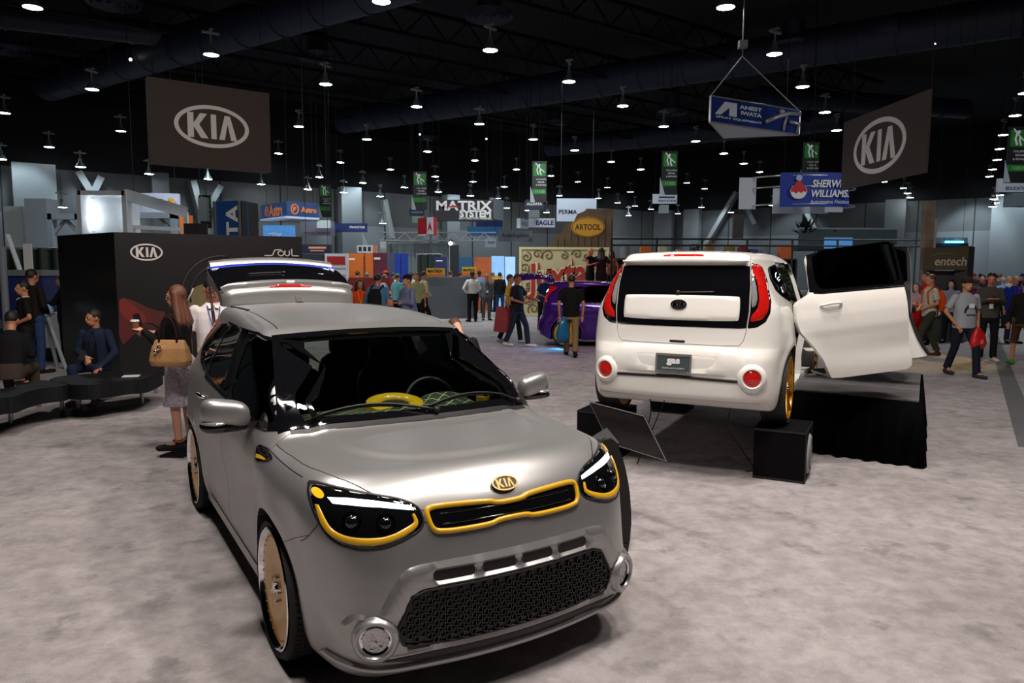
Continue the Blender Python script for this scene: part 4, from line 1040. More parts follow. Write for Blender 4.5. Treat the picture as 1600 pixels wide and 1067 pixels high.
ROOTB, MB_, WB_ = kia_banner('dark square banner with white oval car emblem hung at upper right', ((1314, 187, 289), (1446, 155, 280)), 2.0, .05)
mb = MB(); kia_logo(mb, WB_ * .62, MB_ @ Matrix.Translation((-.12, 0, .006)), .01); mb.build('logo', KW, ROOTB); wires(ROOTB, [(-WB_ * .45, .15, 2.0), (WB_ * .45, .15, 2.0)])

# ---- the black booth wall
pc, pl_, pr_ = Vector((-6.66, 12.3, 0)), Vector((-8.54, 13.8, 0)), Vector((-3.98, 13.9, 0)); hb = 2.47
kw = tag(empty('booth_wall', pc), 'low black booth wall with white oval emblem, stylised lettering and red streak graphic', 'booth wall')
mb = MB(); foot = [pl_ - pc, Vector((0, 0, 0)), pr_ - pc, pr_ - pc + Vector((-.35, .8, 0)), Vector((-.1, 1.5, 0))]
nf = len(foot); mb.add([(p.x, p.y, 0) for p in foot] + [(p.x, p.y, hb) for p in foot], [tuple(range(nf - 1, -1, -1)), tuple(range(nf, 2 * nf))] + [(i, (i + 1) % nf, nf + (i + 1) % nf, nf + i) for i in range(nf)])
mb.build('panel', BGRAPH, kw)
dR = (pr_ - pc).normalized(); MR = plane_M(Vector((0, 0, 0)) - dR.cross(Vector((0, 0, 1))) * -.006, dR, (0, 0, 1)); LR = (pr_ - pc).length
def onface(px, py):                     # picture point -> (u, z) on the right face of the booth wall
    r = ray(px, py); nn = dR.cross(Vector((0, 0, 1))); o = Vector((0, 0, CAM_Z)); t = (pc - o).dot(nn) / r.dot(nn); q = o + r * t; return ((q - pc).dot(dR), q.z)
u, v = onface(229, 394); mb = MB(); kia_logo(mb, .50, MR @ Matrix.Translation((u, v, .012)), .012); mb.build('logo', KW, kw)
u, v = onface(441, 395); mb = MB(); Ms = MR @ Matrix.Translation((u, v, .012))
def stroke(mb, pts, r, M): mb.tube([M @ Vector((p[0], p[1], 0)) for p in pts], r, 6)
arc = lambda cx, cy, rx, ry, a0, a1, n=14: [(cx + rx * math.cos(math.radians(a0 + (a1 - a0) * k / n)), cy + ry * math.sin(math.radians(a0 + (a1 - a0) * k / n))) for k in range(n + 1)]
stroke(mb, [(-.33, -.055), (-.22, -.055), (-.18, -.045), (-.16, .0), (-.14, .045), (-.10, .055), (-.02, .055)], .011, Ms)
stroke(mb, arc(-.03, -.012, .055, .045, 0, 360), .011, Ms)
stroke(mb, [(.045, .045), (.045, -.02)] + arc(.085, -.02, .04, .036, 180, 360, 8) + [(.125, .045)], .011, Ms)
stroke(mb, [(.17, .075), (.17, -.04), (.185, -.055), (.30, -.055)], .011, Ms)
mb.build('lettering', KW, kw, smooth=True)
def facepoly(name, px_pts, m, off, parent, smooth_=2):
    P = [onface(*p) for p in px_pts]; mb = MB(); slab(mb, smooth_poly(P, smooth_, keep=.25), (), .004, MR @ Matrix.Translation((0, 0, off))); return mb.build(name, m, parent)
RED = [mat('graphic_red_%d' % i, c, .5, noise=.3, scale=3) for i, c in enumerate(((.10, .008, .006), (.20, .012, .008), (.05, .006, .006)))]
facepoly('red_streak', [(186, 463), (210, 470), (238, 484), (262, 488), (262, 520), (232, 500), (212, 520), (186, 545)], RED[0], .004, kw, 1)
facepoly('red_streak', [(186, 463), (205, 474), (232, 497), (216, 512), (186, 490)], RED[1], .008, kw, 1)
facepoly('red_streak', [(214, 520), (232, 500), (262, 530), (262, 560), (240, 540)], RED[2], .006, kw, 1)
GYE = mat('graphic_olive', (.18, .14, .05), .5, noise=.4, scale=3)
facepoly('lamp_graphic', [(292, 470), (300, 450), (320, 442), (345, 445), (352, 460), (352, 500), (330, 505), (300, 498)], GYE, .005, kw, 2)
for rr, cc in ((62, (.045, .038, .04)), (48, (.03, .026, .028))):
    mb = MB(); P = [onface(345 + rr * math.cos(math.radians(a)), 462 - rr * math.sin(math.radians(a))) for a in range(80, 200, 8)]
    mb.tube([MR @ Vector((p[0], p[1], .004)) for p in P], .018, 6); mb.build('ring_graphic', mat('graphic_grey_%d' % rr, cc, .5), kw, smooth=True)
mb = MB(); P = [onface(*p) for p in ((293, 470), (302, 450))]; mb.tube([MR @ Vector((p[0], p[1], .01)) for p in P], .014, 6); mb.build('ring_graphic', KW, kw, smooth=True)
# monitor backs on top of the wall
for i, (x0, x1) in enumerate(((287, 305), (306, 323))):
    o, M, W, H = board('monitor', ['left', 'right'][i] + ' black monitor back standing on the booth wall', 'monitor', x0, 349, x1, 369, 13.5, SATBLK, .06)

# ---- simple boards and panels: name, label, category, rect, distance, colour, texts
OR = cm(214, 110, 28); BL = cm(16, 42, 112); NV = cm(14, 22, 52); GR_ = cm(120, 128, 136); WH = cm(205, 212, 220); RD_ = cm(170, 24, 28); MR_ = cm(92, 30, 52); SL = cm(72, 80, 110); CY = cm(30, 110, 170); DK = cm(26, 28, 34)
BLc = mat('screen_blue_glow', (.05, .15, .4), .4, emit=(.12, .45, 1.0), strength=.35, noise=.8, scale=9)
ORl = cm(240, 140, 60); SKYt = cm(60, 160, 215); YLt = cm(220, 170, 30)
S = [
 ('hanging_sign', 'wide dark hanging sign with three lines of white lettering and red arrow', 'sign', 676, 312, 771, 345, 36, 36, DK, .5, [('MATRIX', .02, .22, .92, LW, 0, .03, .46), ('SYSTEM', .20, -.16, .52, LW, 0, .05), ('AUTOMOTIVE FINISHES', .20, -.38, .54, LW)]),
 ('hanging_sign', 'plain pale grey side panel right of the dark three-line sign', 'sign', 771, 311, 787, 343, 36, 37.5, GR_, .2, []),
 ('hanging_sign', 'small blue sign partly hidden below the dark three-line sign', 'sign', 744, 344, 785, 354, 44, 44, BL, .3, []),
 ('hanging_sign', 'wide teal blue sign below the dark three-line sign', 'sign', 730, 354, 782, 368, 42, 42, CY, .3, []),
 ('hanging_sign', 'long grey sign with thin black lettering above the blue lit panels', 'sign', 778, 360, 832, 377, 40, 40, GR_, .3, [('AudaExplore', 0, 0, .8, LK)]),
 ('hanging_sign', 'white sign with bold navy bird name lettering, left of the plank sign', 'sign', 826, 341, 867, 355, 38, 38, WH, .3, [('EAGLE', .12, 0, .68, BL, 0, .04)]),
 ('hanging_sign', 'white side face with pale blue letters left of the navy lettered white sign', 'sign', 813, 342, 826, 357, 37, 38, WH, .2, [('EAGLE', 0, 0, .7, SKYt)]),
 ('hanging_sign', 'navy sign with white lettering hung under the middle green square banner', 'sign', 820, 313, 850, 327, 36, 36, NV, .1, [('ALLDATA', 0, .1, .8, LW)]),
 ('hanging_sign', 'small grey number sign under the navy sign at the hall middle', 'sign', 826, 328, 843, 340, 36, 36, cm(90, 104, 108), .1, []),
 ('hanging_sign', 'pale blue-grey sign with thin capitals above the jagged wooden board', 'sign', 870, 310, 932, 346, 32, 32, cm(176, 188, 204), .1, [('PERMA', -.22, -.08, .46, NV)]),
 ('hanging_sign', 'wide navy sign with white slanted lettering left of the grey drape', 'sign', 522, 349, 572, 362, 34, 34, BL, .3, [('TRANSTAR', .22, .05, .5, LW, .2, .03)]),
 ('hanging_sign', 'grey sign with faint mauve lettering left of the wide navy sign', 'sign', 469, 346, 521, 368, 33, 33, cm(120, 124, 142), .3, [('American Trail Wheels', 0, -.3, .8, cm(96, 50, 80))]),
 ('hanging_sign', 'small white number sign above the grey lettered sign', 'sign', 495, 344, 516, 356, 31, 31, cm(190, 205, 205), .1, []),
 ('hanging_sign', 'dark blue glowing sign with orange lettering, its right face', 'sign', 448, 316, 498, 339, 30, 31, mat('astro_blue', (.02, .05, .14), .4, noise=.8, scale=2, emit=(.03, .15, .5), strength=.08), .4, [('Astro', .18, 0, .5, ORl, 0, .04)]),
 ('hanging_sign', 'dark blue left face of the orange lettered glowing sign', 'sign', 408, 318, 448, 340, 32, 30, mat('astro_blue', (.02, .05, .14), .4), .3, [('Astro', .12, 0, .6, ORl, 0, .03)]),
 ('display_screen', 'blue glowing screen just above the black booth wall', 'screen', 411, 352, 460, 371, 24, 24, BLc, .1, [('MTNA', -.1, -.25, .4, LW)]),
 ('display_column', 'tall blue column with large white sideways lettering', 'column', 338, 314, 376, 500, 18.5, 18.2, cm(28, 74, 140), .3, []),
 ('display_column', 'black flat side panel beside the tall blue lettered column', 'column', 380, 316, 405, 500, 18.2, 19.0, SATBLK, .1, []),
 ('hanging_sign', 'navy sign with peach lettering behind the raised tailgate', 'sign', 472, 382, 515, 396, 26, 26, NV, .3, []),
 ('booth_panel', 'dark panel below the navy sign with peach lettering', 'panel', 472, 397, 505, 470, 26, 26, cm(30, 40, 44), .2, []),
 ('booth_panel', 'white booth panel with a red header band', 'panel', 508, 396, 543, 470, 25, 25, WH, .2, []),
 ('booth_panel', 'orange booth panel, left one', 'panel', 543, 396, 568, 470, 27, 27, OR, .2, []),
 ('booth_panel', 'narrow orange booth panel beside the maroon one', 'panel', 571, 396, 583, 470, 27, 27, OR, .2, []),
 ('booth_panel', 'tall maroon booth panel beside the orange ones', 'panel', 583, 395, 605, 470, 27, 27, MR_, .2, []),
 ('booth_panel', 'slate blue booth panel', 'panel', 605, 396, 617, 470, 27, 27, SL, .2, []),
 ('booth_panel', 'bright blue booth panel left of its white divider', 'panel', 617, 396, 626, 470, 27, 27, cm(10, 60, 170), .2, []),
 ('booth_panel', 'bright blue booth panel right of its white divider', 'panel', 627.5, 396, 637, 470, 27, 27, cm(10, 60, 170), .2, []),
 ('wall_poster', 'white poster with dark tool pictures and an orange edge', 'poster', 558, 383, 588, 395, 34, 34, WH, .1, []),
 ('hanging_sign', 'red and white hanging sign left of the dark three-line sign', 'sign', 653, 340, 677, 368, 36, 35, RD_, .2, []),
 ('hanging_sign', 'small navy sign above the red and white hanging sign', 'sign', 640, 326, 663, 337, 38, 38, NV, .1, [('ALLDATA', 0, 0, .8, cm(130, 150, 190))]),
 ('hanging_sign', 'small grey-green number sign under the small navy sign', 'sign', 644, 338, 661, 348, 38, 38, cm(120, 150, 140), .1, []),
 ('booth_panel', 'dark blue poster stand with small white lettering', 'panel', 679, 401, 698, 470, 30, 30, cm(28, 38, 84), .15, []),
 ('booth_panel', 'tall black display column under a bright spotlight', 'panel', 703, 383, 716, 470, 29, 29, DK, .4, []),
 ('booth_panel', 'teal blue poster wall behind the counter', 'panel', 717, 402, 738, 460, 33, 33, cm(16, 80, 120), .2, []),
 ('booth_panel', 'red and orange poster wall in front of the blue lit booth', 'panel', 741, 402, 767, 460, 33, 33, mat('sunset_print', (.45, .10, .02), .5, noise=.9, scale=1.2), .2, []),
 ('booth_panel', 'bright blue lit booth panel with yellow lettering', 'panel', 768, 400, 788, 450, 36, 36, mat('lit_blue_print', (.2, .4, .7), .5, emit=(.3, .6, 1), strength=.5, noise=.5, scale=2), .2, []),
 ('booth_panel', 'bright pale blue lit booth panel with white motor lettering', 'panel', 789, 401, 805, 450, 36, 36, mat('lit_pale_print', (.3, .5, .8), .5, emit=(.4, .65, 1), strength=.55, noise=.5, scale=2), .2, [('MOTO', 0, .1, .9, LW)]),
 ('hanging_sign', 'small pale square sign at the right end of the lighting truss', 'sign', 758, 372, 775, 386, 38, 38, cm(150, 160, 168), .1, [('RAF', .1, 0, .6, LN)]),
 ('counter_sign', 'yellow and orange counter sign, left one beside the blue poster stand', 'sign', 666, 419, 694, 432, 26, 26, YLt, .3, [('MATRIX', 0, .15, .85, LK, 0, .04)]),
 ('counter_sign', 'yellow and orange counter sign behind the man in the white shirt', 'sign', 722, 417, 744, 431, 27, 27, YLt, .3, [('MATRIX', 0, .15, .85, LK, 0, .04)]),
 ('display_counter', 'grey display counter under the two yellow counter signs', 'counter', 664, 433, 744, 492, 27, 28, cm(88, 96, 100), .8, []),
 ('display_counter', 'low red and white display counter behind the orange shirts', 'counter', 545, 434, 610, 490, 25, 25, cm(120, 24, 30), .8, []),
 ('hanging_banner', 'olive banner with pale lower-case lettering on a black stand', 'banner', 1443, 387, 1512, 422, 19, 19, cm(88, 80, 58), .15, [('entech', .12, -.1, .72, cm(196, 190, 170), .15)]),
 ('booth_panel', 'black post at the right of the olive lettered banner', 'panel', 1512, 385, 1521, 500, 19, 19.6, SATBLK, .3, []),
 ('booth_panel', 'grey partition below the olive lettered banner', 'panel', 1446, 423, 1512, 500, 19.3, 19.3, cm(70, 72, 76), .15, []),
 ('booth_panel', 'navy booth header with a cyan light behind the olive banner', 'panel', 1458, 380, 1513, 392, 30, 30, NV, .4, []),
 ('hanging_sign', 'small grey sign with navy capitals above the navy booth header', 'sign', 1458, 371, 1512, 380, 30, 30, cm(120, 126, 136), .2, [('SCRS', -.05, 0, .3, LN)]),
 ('display_screen', 'blue glowing video screen behind the white car', 'screen', 1291, 371, 1332, 388, 30, 30, BLc, .2, []),
 ('hanging_sign', 'white sign with the word education below the right green banner', 'sign', 1020, 303, 1058, 318, 36, 36, WH, .1, [('EDUCATION', .1, -.22, .72, LN, 0, .03)]),
 ('hanging_sign', 'white sign reading EDUCATION at the right edge', 'sign', 1559, 279, 1612, 300, 27, 27, cm(190, 200, 212), .1, [('EDUCATION', .1, -.22, .72, LN, 0, .03)]),
 ('hanging_sign', 'small pale box sign under the middle EDUCATION sign', 'sign', 1032, 320, 1045, 333, 36, 36, cm(130, 145, 150), .5, []),
 ('hanging_sign', 'small pale box sign under the right edge EDUCATION sign', 'sign', 1582, 301, 1612, 322, 27, 27, cm(110, 126, 132), .5, []),
 ('wall_poster', 'grey face poster leaning on the far wall behind the white car', 'poster', 1146, 335, 1162, 372, 50, 50, cm(92, 88, 80), .2, []),
 ('booth_panel', 'white column with a dark caption at the far left', 'column', 42, 310, 76, 470, 30, 30, cm(150, 160, 168), .8, []),
 ('booth_panel', 'bright lit white column at the far left edge', 'column', 9, 322, 40, 470, 31, 31, cm(196, 206, 204), .8, []),
 ('booth_panel', 'orange panel beside the white exhibit tower', 'panel', 281, 336, 296, 380, 26, 26, OR, .3, []),
 ('wall_clock_sign', 'small grey round sign panel on a stand left of the blue column', 'sign', 310, 309, 323, 345, 26, 26, cm(50, 56, 56), .2, []),
]
SR = {}
for i, (nm, lb, ct, x0, y0, x1, y1, Y, Yb, col, th, tx) in enumerate(S):
    fl = y1 >= 450
    nm = nm if nm != 'wall_clock_sign' else 'hanging_sign'
    r, M, W, H = board(nm, lb, ct, x0, y0, x1, min(y1, 460), Y, col, th, floor=fl, yb=Yb)
    if tx: words(r, M, tx, W, H)
    if nm == 'hanging_sign' and not fl:
        wires(r, [(-W * .4, th / 2, H), (W * .4, th / 2, H)], 13.0)
    SR[lb] = (r, M, W, H)
def deco(lb, name, m, u0, v0, u1, v1, off=.006, d=.01):
    r, M, W, H = SR[lb]; mb = MB(); slab(mb, [(u0 * W, v0 * H), (u1 * W, v0 * H), (u1 * W, v1 * H), (u0 * W, v1 * H)], (), d, M @ Matrix.Translation((0, 0, off))); mb.build(name, m, r)
for lb_, c_, u0, v0, u1, v1 in (('navy sign with peach lettering behind the raised tailgate', cm(230, 160, 120), -.26, .04, .38, .26), ('navy sign with peach lettering behind the raised tailgate', cm(200, 140, 110), -.20, -.26, .30, -.12), ('dark blue poster stand with small white lettering', LW, -.36, .42, .16, .44), ('bright blue lit booth panel with yellow lettering', YLt, -.4, .02, .4, .12), ('orange booth panel, left one', LW, -.40, .40, -.02, .43), ('tall maroon booth panel beside the orange ones', LW, -.42, .40, .02, .43), ('white sign with the word education below the right green banner', LN, -.25, .08, .4, .24)):
    if lb_ in SR: deco(lb_, 'caption_band', c_, u0, v0, u1, v1)
deco('white booth panel with a red header band', 'red_band', RD_, -.4, .34, .4, .46)
for k in range(4): deco('white booth panel with a red header band', 'shelf_row', cm(150, 150, 160), -.42, .28 - .1 * k, .42, .30 - .1 * k)
deco('yellow and orange counter sign, left one beside the blue poster stand', 'orange_band', OR, -.5, -.5, .5, -.15)
deco('yellow and orange counter sign behind the man in the white shirt', 'orange_band', OR, -.5, -.5, .5, -.15)
deco('red and white hanging sign left of the dark three-line sign', 'white_panel', WH, .1, -.5, .5, .5); deco('red and white hanging sign left of the dark three-line sign', 'white_base', WH, -.5, -.5, .5, -.42)
r, M, W, H = SR['red and white hanging sign left of the dark three-line sign']; mb = MB(); slab(mb, [(.14 * W, -.3 * H), (.3 * W, .25 * H), (.46 * W, -.3 * H), (.3 * W, -.1 * H)], (), .01, M @ Matrix.Translation((0, 0, .02))); mb.build('red_arrow', RD_, r)
deco('white poster with dark tool pictures and an orange edge', 'orange_edge', OR, .32, -.5, .5, .5)
for k in range(3): deco('white poster with dark tool pictures and an orange edge', 'tool_picture', DK, -.42 + .24 * k, -.3, -.26 + .24 * k, .3)
r, M, W, H = SR['wide dark hanging sign with three lines of white lettering and red arrow']; mb = MB(); slab(mb, [(-.30 * W, .14 * H), (-.02 * W, .14 * H), (-.16 * W, .24 * H)], (), .01, M @ Matrix.Translation((0, 0, .02))); mb.build('red_emblem', RD_, r)
r, M, W, H = SR['navy booth header with a cyan light behind the olive banner']; mb = MB(); mb.box((.05 * W, -.1, H + .05), (.5 * W, .1, .08)); mb.build('light_bar', mat('cyan_light', (.2, .8, 1), .4, emit=(.15, .75, 1), strength=3, noise=0), r)
r, M, W, H = SR['olive banner with pale lower-case lettering on a black stand']; mb = MB(); mb.tube([M @ Vector((W * (-.32 + .08 * k), H * (.14 + .10 * math.sin(k * .45)), .006)) for k in range(9)], .016, 6); mb.build('leaf_swoosh', cm(90, 120, 70), r, smooth=True)
r, M, W, H = SR['tall blue column with large white sideways lettering']
mb = MB(); Mt = M @ Matrix.Translation((W * .22, H * .5 - .72, 0)) @ Matrix.Rotation(PI / 2, 4, 'Z'); put_text(mb, 'ALLDATA', Mt, w=2.7, h=.42, bold=.03, c=(-.72, 0)); mb.build('lettering', LW, r)
for sx in (-.5, .5): mb = MB(); mb.box((sx * W, -.01, H / 2), (.05, .06, H)); mb.build('edge_trim', PLATE, r)
for lb in ('dark blue glowing sign with orange lettering, its right face', 'dark blue left face of the orange lettered glowing sign'):
    r, M, W, H = SR[lb]; mb = MB(); slab(mb, ellipse(H * .30, H * .36, 24, (-W * .26, 0)), [ellipse(H * .22, H * .28, 24, (-W * .26, 0))], .01, M @ Matrix.Translation((0, 0, .02))); put_text(mb, 'P', M, h=H * .34, c=(-W * .26, 0), off=.02, bold=.04); mb.build('emblem', ORl, r)
    mb = MB(); mb.box((0, th, -.04), (W, .5, .08)); mb.build('light_base', mat('pale_light_base', (.5, .6, .8), .5, emit=(.4, .6, 1), strength=.15), r)

# ---- banners with green squares
def aisle_banner(px, py, h, num, Y, lb):
    s = Y / FPX; c = at(px, py, Y); w_ = h * .36 * s
    r = empty('aisle_banner', (c.x, c.y, c.z)); tag(r, lb, 'banner', 'aisle number banners'); H = h * s
    mb = MB(); mb.box((0, 0, -H / 2), (w_, .06, H)); mb.build('panel', mat('banner_black', (.008, .008, .008), .6), r)
    M = Matrix.Translation((0, -.035, 0)) @ Matrix.Rotation(PI / 2, 4, 'X')
    mb = MB(); slab(mb, rrect(-w_ * .42, -H * .36, w_ * .42, -H * .06, w_ * .08), (), .01, M @ Matrix.Translation((0, 0, .01))); mb.build('green_panel', cm(28, 120, 40), r); mb = MB(); slab(mb, [(-w_ * .5, -H * .80), (w_ * .45, -H * .80), (w_ * .45, -H * .68), (-w_ * .5, -H * .68)], (), .01, M @ Matrix.Translation((0, 0, .01))); mb.build('number_band', cm(28, 120, 40), r)
    mb = MB(); q = lambda x, y: M @ Vector((x * w_, y * H, .02))
    mb.tube([q(-.28, -.04), q(-.12, -.12), q(.10, -.20), q(.34, -.27)], .045 * w_, 5); mb.tube([q(-.10, -.11), q(-.18, -.22), q(-.08, -.33)], .05 * w_, 5); mb.tube([q(.06, -.18), q(.04, -.26), q(.12, -.34)], .05 * w_, 5); mb.ball(q(-.02, -.10), .10 * w_, 8); mb.build('figure_emblem', LW, r)
    mb = MB()
    for k, t in enumerate(('COLLISION', 'REPAIR', '& REFINISH')): put_text(mb, t, M, w=w_ * (.7 if k != 1 else .45), c=(w_ * .12, -H * (.44 + .07 * k)), off=.012)
    mb.build('lettering', LW, r); mb = MB(); 
    if num: put_text(mb, num, M, w=w_ * .6, c=(w_ * .05, -H * .74), off=.03); mb.build('number', cm(150, 200, 150), r)
    mb = MB(); slab(mb, [(-w_ * .62, -H * 1.0), (-w_ * .28, -H * 1.0), (-w_ * .62, -H * .60)], (), .02, M @ Matrix.Translation((0, 0, .02))); mb.build('pennant', cm(160, 170, 180), r)
    mb = MB(); mb.cyl((0, 0, 0), (0, 0, 13 - c.z), .012, n=6); mb.build('hanging_wire', ST, r)
aisle_banner(843, 252, 62, '11100', 36, 'black aisle banner with green square and number 11100')
aisle_banner(1047, 236, 66, '11000', 35, 'black aisle banner with green square and number 11000')
aisle_banner(656, 268, 58, '', 38, 'black aisle banner with green square, left of the dark three-line sign')
aisle_banner(1268, 222, 68, '', 34, 'black aisle banner with green square above the royal blue globe sign')
aisle_banner(1592, 198, 84, '10800', 27, 'black aisle banner with green square cut by the right edge')
aisle_banner(508, 288, 50, '', 42, 'black aisle banner with green square beside the glowing orange-lettered sign')
aisle_banner(320, 305, 50, '', 44, 'black aisle banner with green square left of the blue column')

# ---- triangular spray sign
def hung(name, lb, cat, loc): r = empty(name, loc); return tag(r, lb, cat)
Ya, Yb_ = 22.0, 24.0
A_, B_ = at(1109, 150, Ya), at(1249, 156, Yb_); A2, B2 = at(1109, 190, Ya), at(1249, 196, Yb_); C_, C2 = at(1131, 172, 20.4 + 4.6), at(1131, 214, 20.4)
r = hung('hanging_sign', 'blue and white triangular spray gun sign hung from a hoist', 'sign', A2); W = math.hypot(B_.x - A_.x, B_.y - A_.y); H = A_.z - A2.z
dX = Vector((B_.x - A_.x, B_.y - A_.y, 0)).normalized(); nF = dX.cross(Vector((0, 0, 1)))
mb = MB(); mb.bar(dX * 0 + Vector((0, 0, H / 2)), dX * W + Vector((0, 0, H / 2)), .06, H); 
mb = MB(); c = dX * W / 2 + Vector((0, 0, H / 2)); mb.box(c, (W, .06, H), math.atan2(dX.y, dX.x)); mb.build('panel', mat('spray_sign_blue', (.012, .03, .16), .9, noise=.7, scale=1.5, spec=.1), r)
M = plane_M(c + nF * .034, dX, (0, 0, 1))
mb = MB(); slab(mb, [(-.46 * W, -.18 * H), (-.36 * W, .36 * H), (-.27 * W, .36 * H), (-.29 * W, .22 * H), (-.40 * W, -.18 * H)], (), .01, M @ Matrix.Translation((0, 0, .012))); slab(mb, [(-.31 * W, -.18 * H), (-.31 * W, .20 * H), (-.26 * W, .36 * H), (-.23 * W, .36 * H), (-.23 * W, -.18 * H)], (), .01, M @ Matrix.Translation((0, 0, .012)))
put_text(mb, 'ANEST', M, w=.25 * W, h=.16 * H, c=(-.08 * W, .25 * H), bold=.04, off=.012); put_text(mb, 'IWATA', M, w=.23 * W, h=.16 * H, c=(-.07 * W, .02 * H), bold=.04, off=.012); put_text(mb, 'SPRAY EQUIPMENT', M, w=.50 * W, h=.10 * H, c=(-.20 * W, -.28 * H), bold=.03, off=.012)
mb.build('lettering', cm(190, 196, 205), r)
mb = MB(); g = lambda x, y: M @ Vector((x * W, y * H, .05)); mb.tube([g(.08, -.2), g(.2, .05), g(.34, .28), g(.48, .34)], .07, 8); mb.tube([g(.33, .25), g(.30, -.1), g(.29, -.46)], .05, 8); mb.tube([g(.36, -.05), g(.47, -.08), g(.45, -.45)], .06, 8); mb.ball(g(.26, .30), .10, 10); mb.build('spray_gun_emblem', mat('gun_grey', (.35, .35, .38), .35, metal=.5), r, smooth=True)
back = Vector((.55, -1.5, -.02)); bk = at(1131, 214, 24.6) - A2; bk.z = 0
mb = MB(); P0, P1, P2 = Vector((0, 0, 0)), dX * W, Vector((bk.x, bk.y, 0))
mb2 = MB(); mb2.add([P0, P1, P2 + Vector((0, 0, -.02)), P0 - Vector((0, 0, .02)), P1 - Vector((0, 0, .02))], [(0, 1, 2), (3, 2, 4), (0, 2, 3), (1, 4, 2), (0, 3, 4, 1)]); mb2.build('white_underside', cm(215, 218, 222, emit=None), r)
for a_, b_ in ((P0, P0 + Vector((0, 0, H))), (P1, P1 + Vector((0, 0, H))), (P0 + Vector((0, 0, H)), P1 + Vector((0, 0, H))), (P0, P2), (P1, P2), (P0, P1)):
    mb.cyl(a_, b_, .035, n=8)
mb.build('frame', PLATE, r)
hk = at(1160, 88, 23.0) - A2
mb = MB(); mb.tube([P0 + Vector((0, 0, H)), hk], .018, 5); mb.tube([P1 + Vector((0, 0, H)), hk], .018, 5); mb.build('cable', cm(150, 150, 150), r)
mb = MB(); mb.box(hk + Vector((0, 0, .35)), (.25, .2, .22)); mb.tube([hk, hk + Vector((0, 0, 3.0))], .02, 6); mb.build('hoist', cm(120, 125, 125), r)
# ---- paint maker's ring sign
Yr = 27.0; c = at(1276, 296, Yr); r = tag(empty('hanging_sign', c), 'curved royal blue sign with red globe emblem on a white ring frame', 'sign'); s = Yr / FPX; W = 119 * s; H = 52 * s
n = 14; V = []; F = []; Rr = 3.2
for i in range(n + 1):
    a = (-.5 + i / n) * W / Rr * .9
    for z in (-H / 2, H / 2):
        for d in (0, .08): V.append((Rr * math.sin(a) * 1.02, (1 - math.cos(a)) * Rr * .6 + d, z))
for i in range(n):
    k = i * 4; F += [(k, k + 4, k + 6, k + 2), (k + 1, k + 3, k + 7, k + 5), (k, k + 1, k + 5, k + 4), (k + 2, k + 6, k + 7, k + 3)]
F += [(0, 2, 3, 1), (n * 4, n * 4 + 1, n * 4 + 3, n * 4 + 2)]
meshobj('panel', V, F, cm(12, 52, 150), r)
M = Matrix.Translation((0, -.02, 0)) @ Matrix.Rotation(PI / 2, 4, 'X'); mb = MB()
put_text(mb, 'SHERWIN', M, w=W * .46, h=H * .22, c=(W * .17, H * .17), bold=.03, shear=.15, off=.02); put_text(mb, 'WILLIAMS.', M, w=W * .50, h=H * .22, c=(W * .17, -H * .12), bold=.03, shear=.15, off=.02); put_text(mb, 'Automotive Finishes', M, w=W * .50, h=H * .11, c=(W * .17, -H * .36), shear=.15, off=.02); mb.build('lettering', LW, r)
q = lambda x, y, z=.02: M @ Vector((-W * .235 + x * H, y * H, z))
mb = MB(); slab(mb, [(-W * .235 + H * .25 * math.cos(a) * (1 if math.sin(a) > -.2 else .95), H * (-.06 + .22 * math.sin(a))) for a in np.linspace(0, 2 * PI, 30, endpoint=False)], (), .01, M @ Matrix.Translation((0, 0, .012))); mb.build('white_globe', LW, r)
mb = MB(); slab(mb, smooth_poly([(-W * .235 + x * H, y * H) for x, y in ((-.22, -.10), (-.24, .02), (-.12, .14), (-.06, .24), (.06, .24), (.12, .14), (.24, .02), (.22, -.10), (.14, -.04), (.08, -.12), (0, -.05), (-.08, -.14), (-.15, -.05))], 2), (), .01, M @ Matrix.Translation((0, 0, .024))); mb.build('red_paint', cm(200, 24, 40), r)
mb = MB(); slab(mb, smooth_poly([(-W * .235 + x * H, y * H) for x, y in ((-.11, .34), (-.02, .44), (.11, .36), (.05, .24), (-.05, .25))], 1), (), .01, M @ Matrix.Translation((0, 0, .02))); mb.build('tipped_can', cm(180, 185, 210), r)
mb = MB()
for z in (-H * .42, H * .42, H * .1): mb.tube([(2.0 * W * .36 * math.sin(a) - .1, 1.3 - 1.3 * math.cos(a), z) for a in np.linspace(-2.0, 2.0, 30)], .03, 6)
mb.build('ring_frame', PLATE, r, smooth=True)
for x0, x1, y0 in ((-W * .90, -W * .68, .9), (W * .36, W * .60, 1.6), (-W * .26, W * .52, 2.4)):
    mb = MB(); mb.box(((x0 + x1) / 2, y0, -H * (.05 if x0 < -1 else .16)), (x1 - x0, .06, H * (.95 if x0 < -1 else .8))); mb.build('white_panel', cm(200, 205, 212), r)
mb = MB(); mb.tube([(W * .1, 1, H * .5), (W * .02, 1, 9.8)], .015, 5); mb.tube([(-W * .3, 1, H * .5), (-W * .3, 1, 9.8)], .015, 5); mb.build('cable', ST, r)

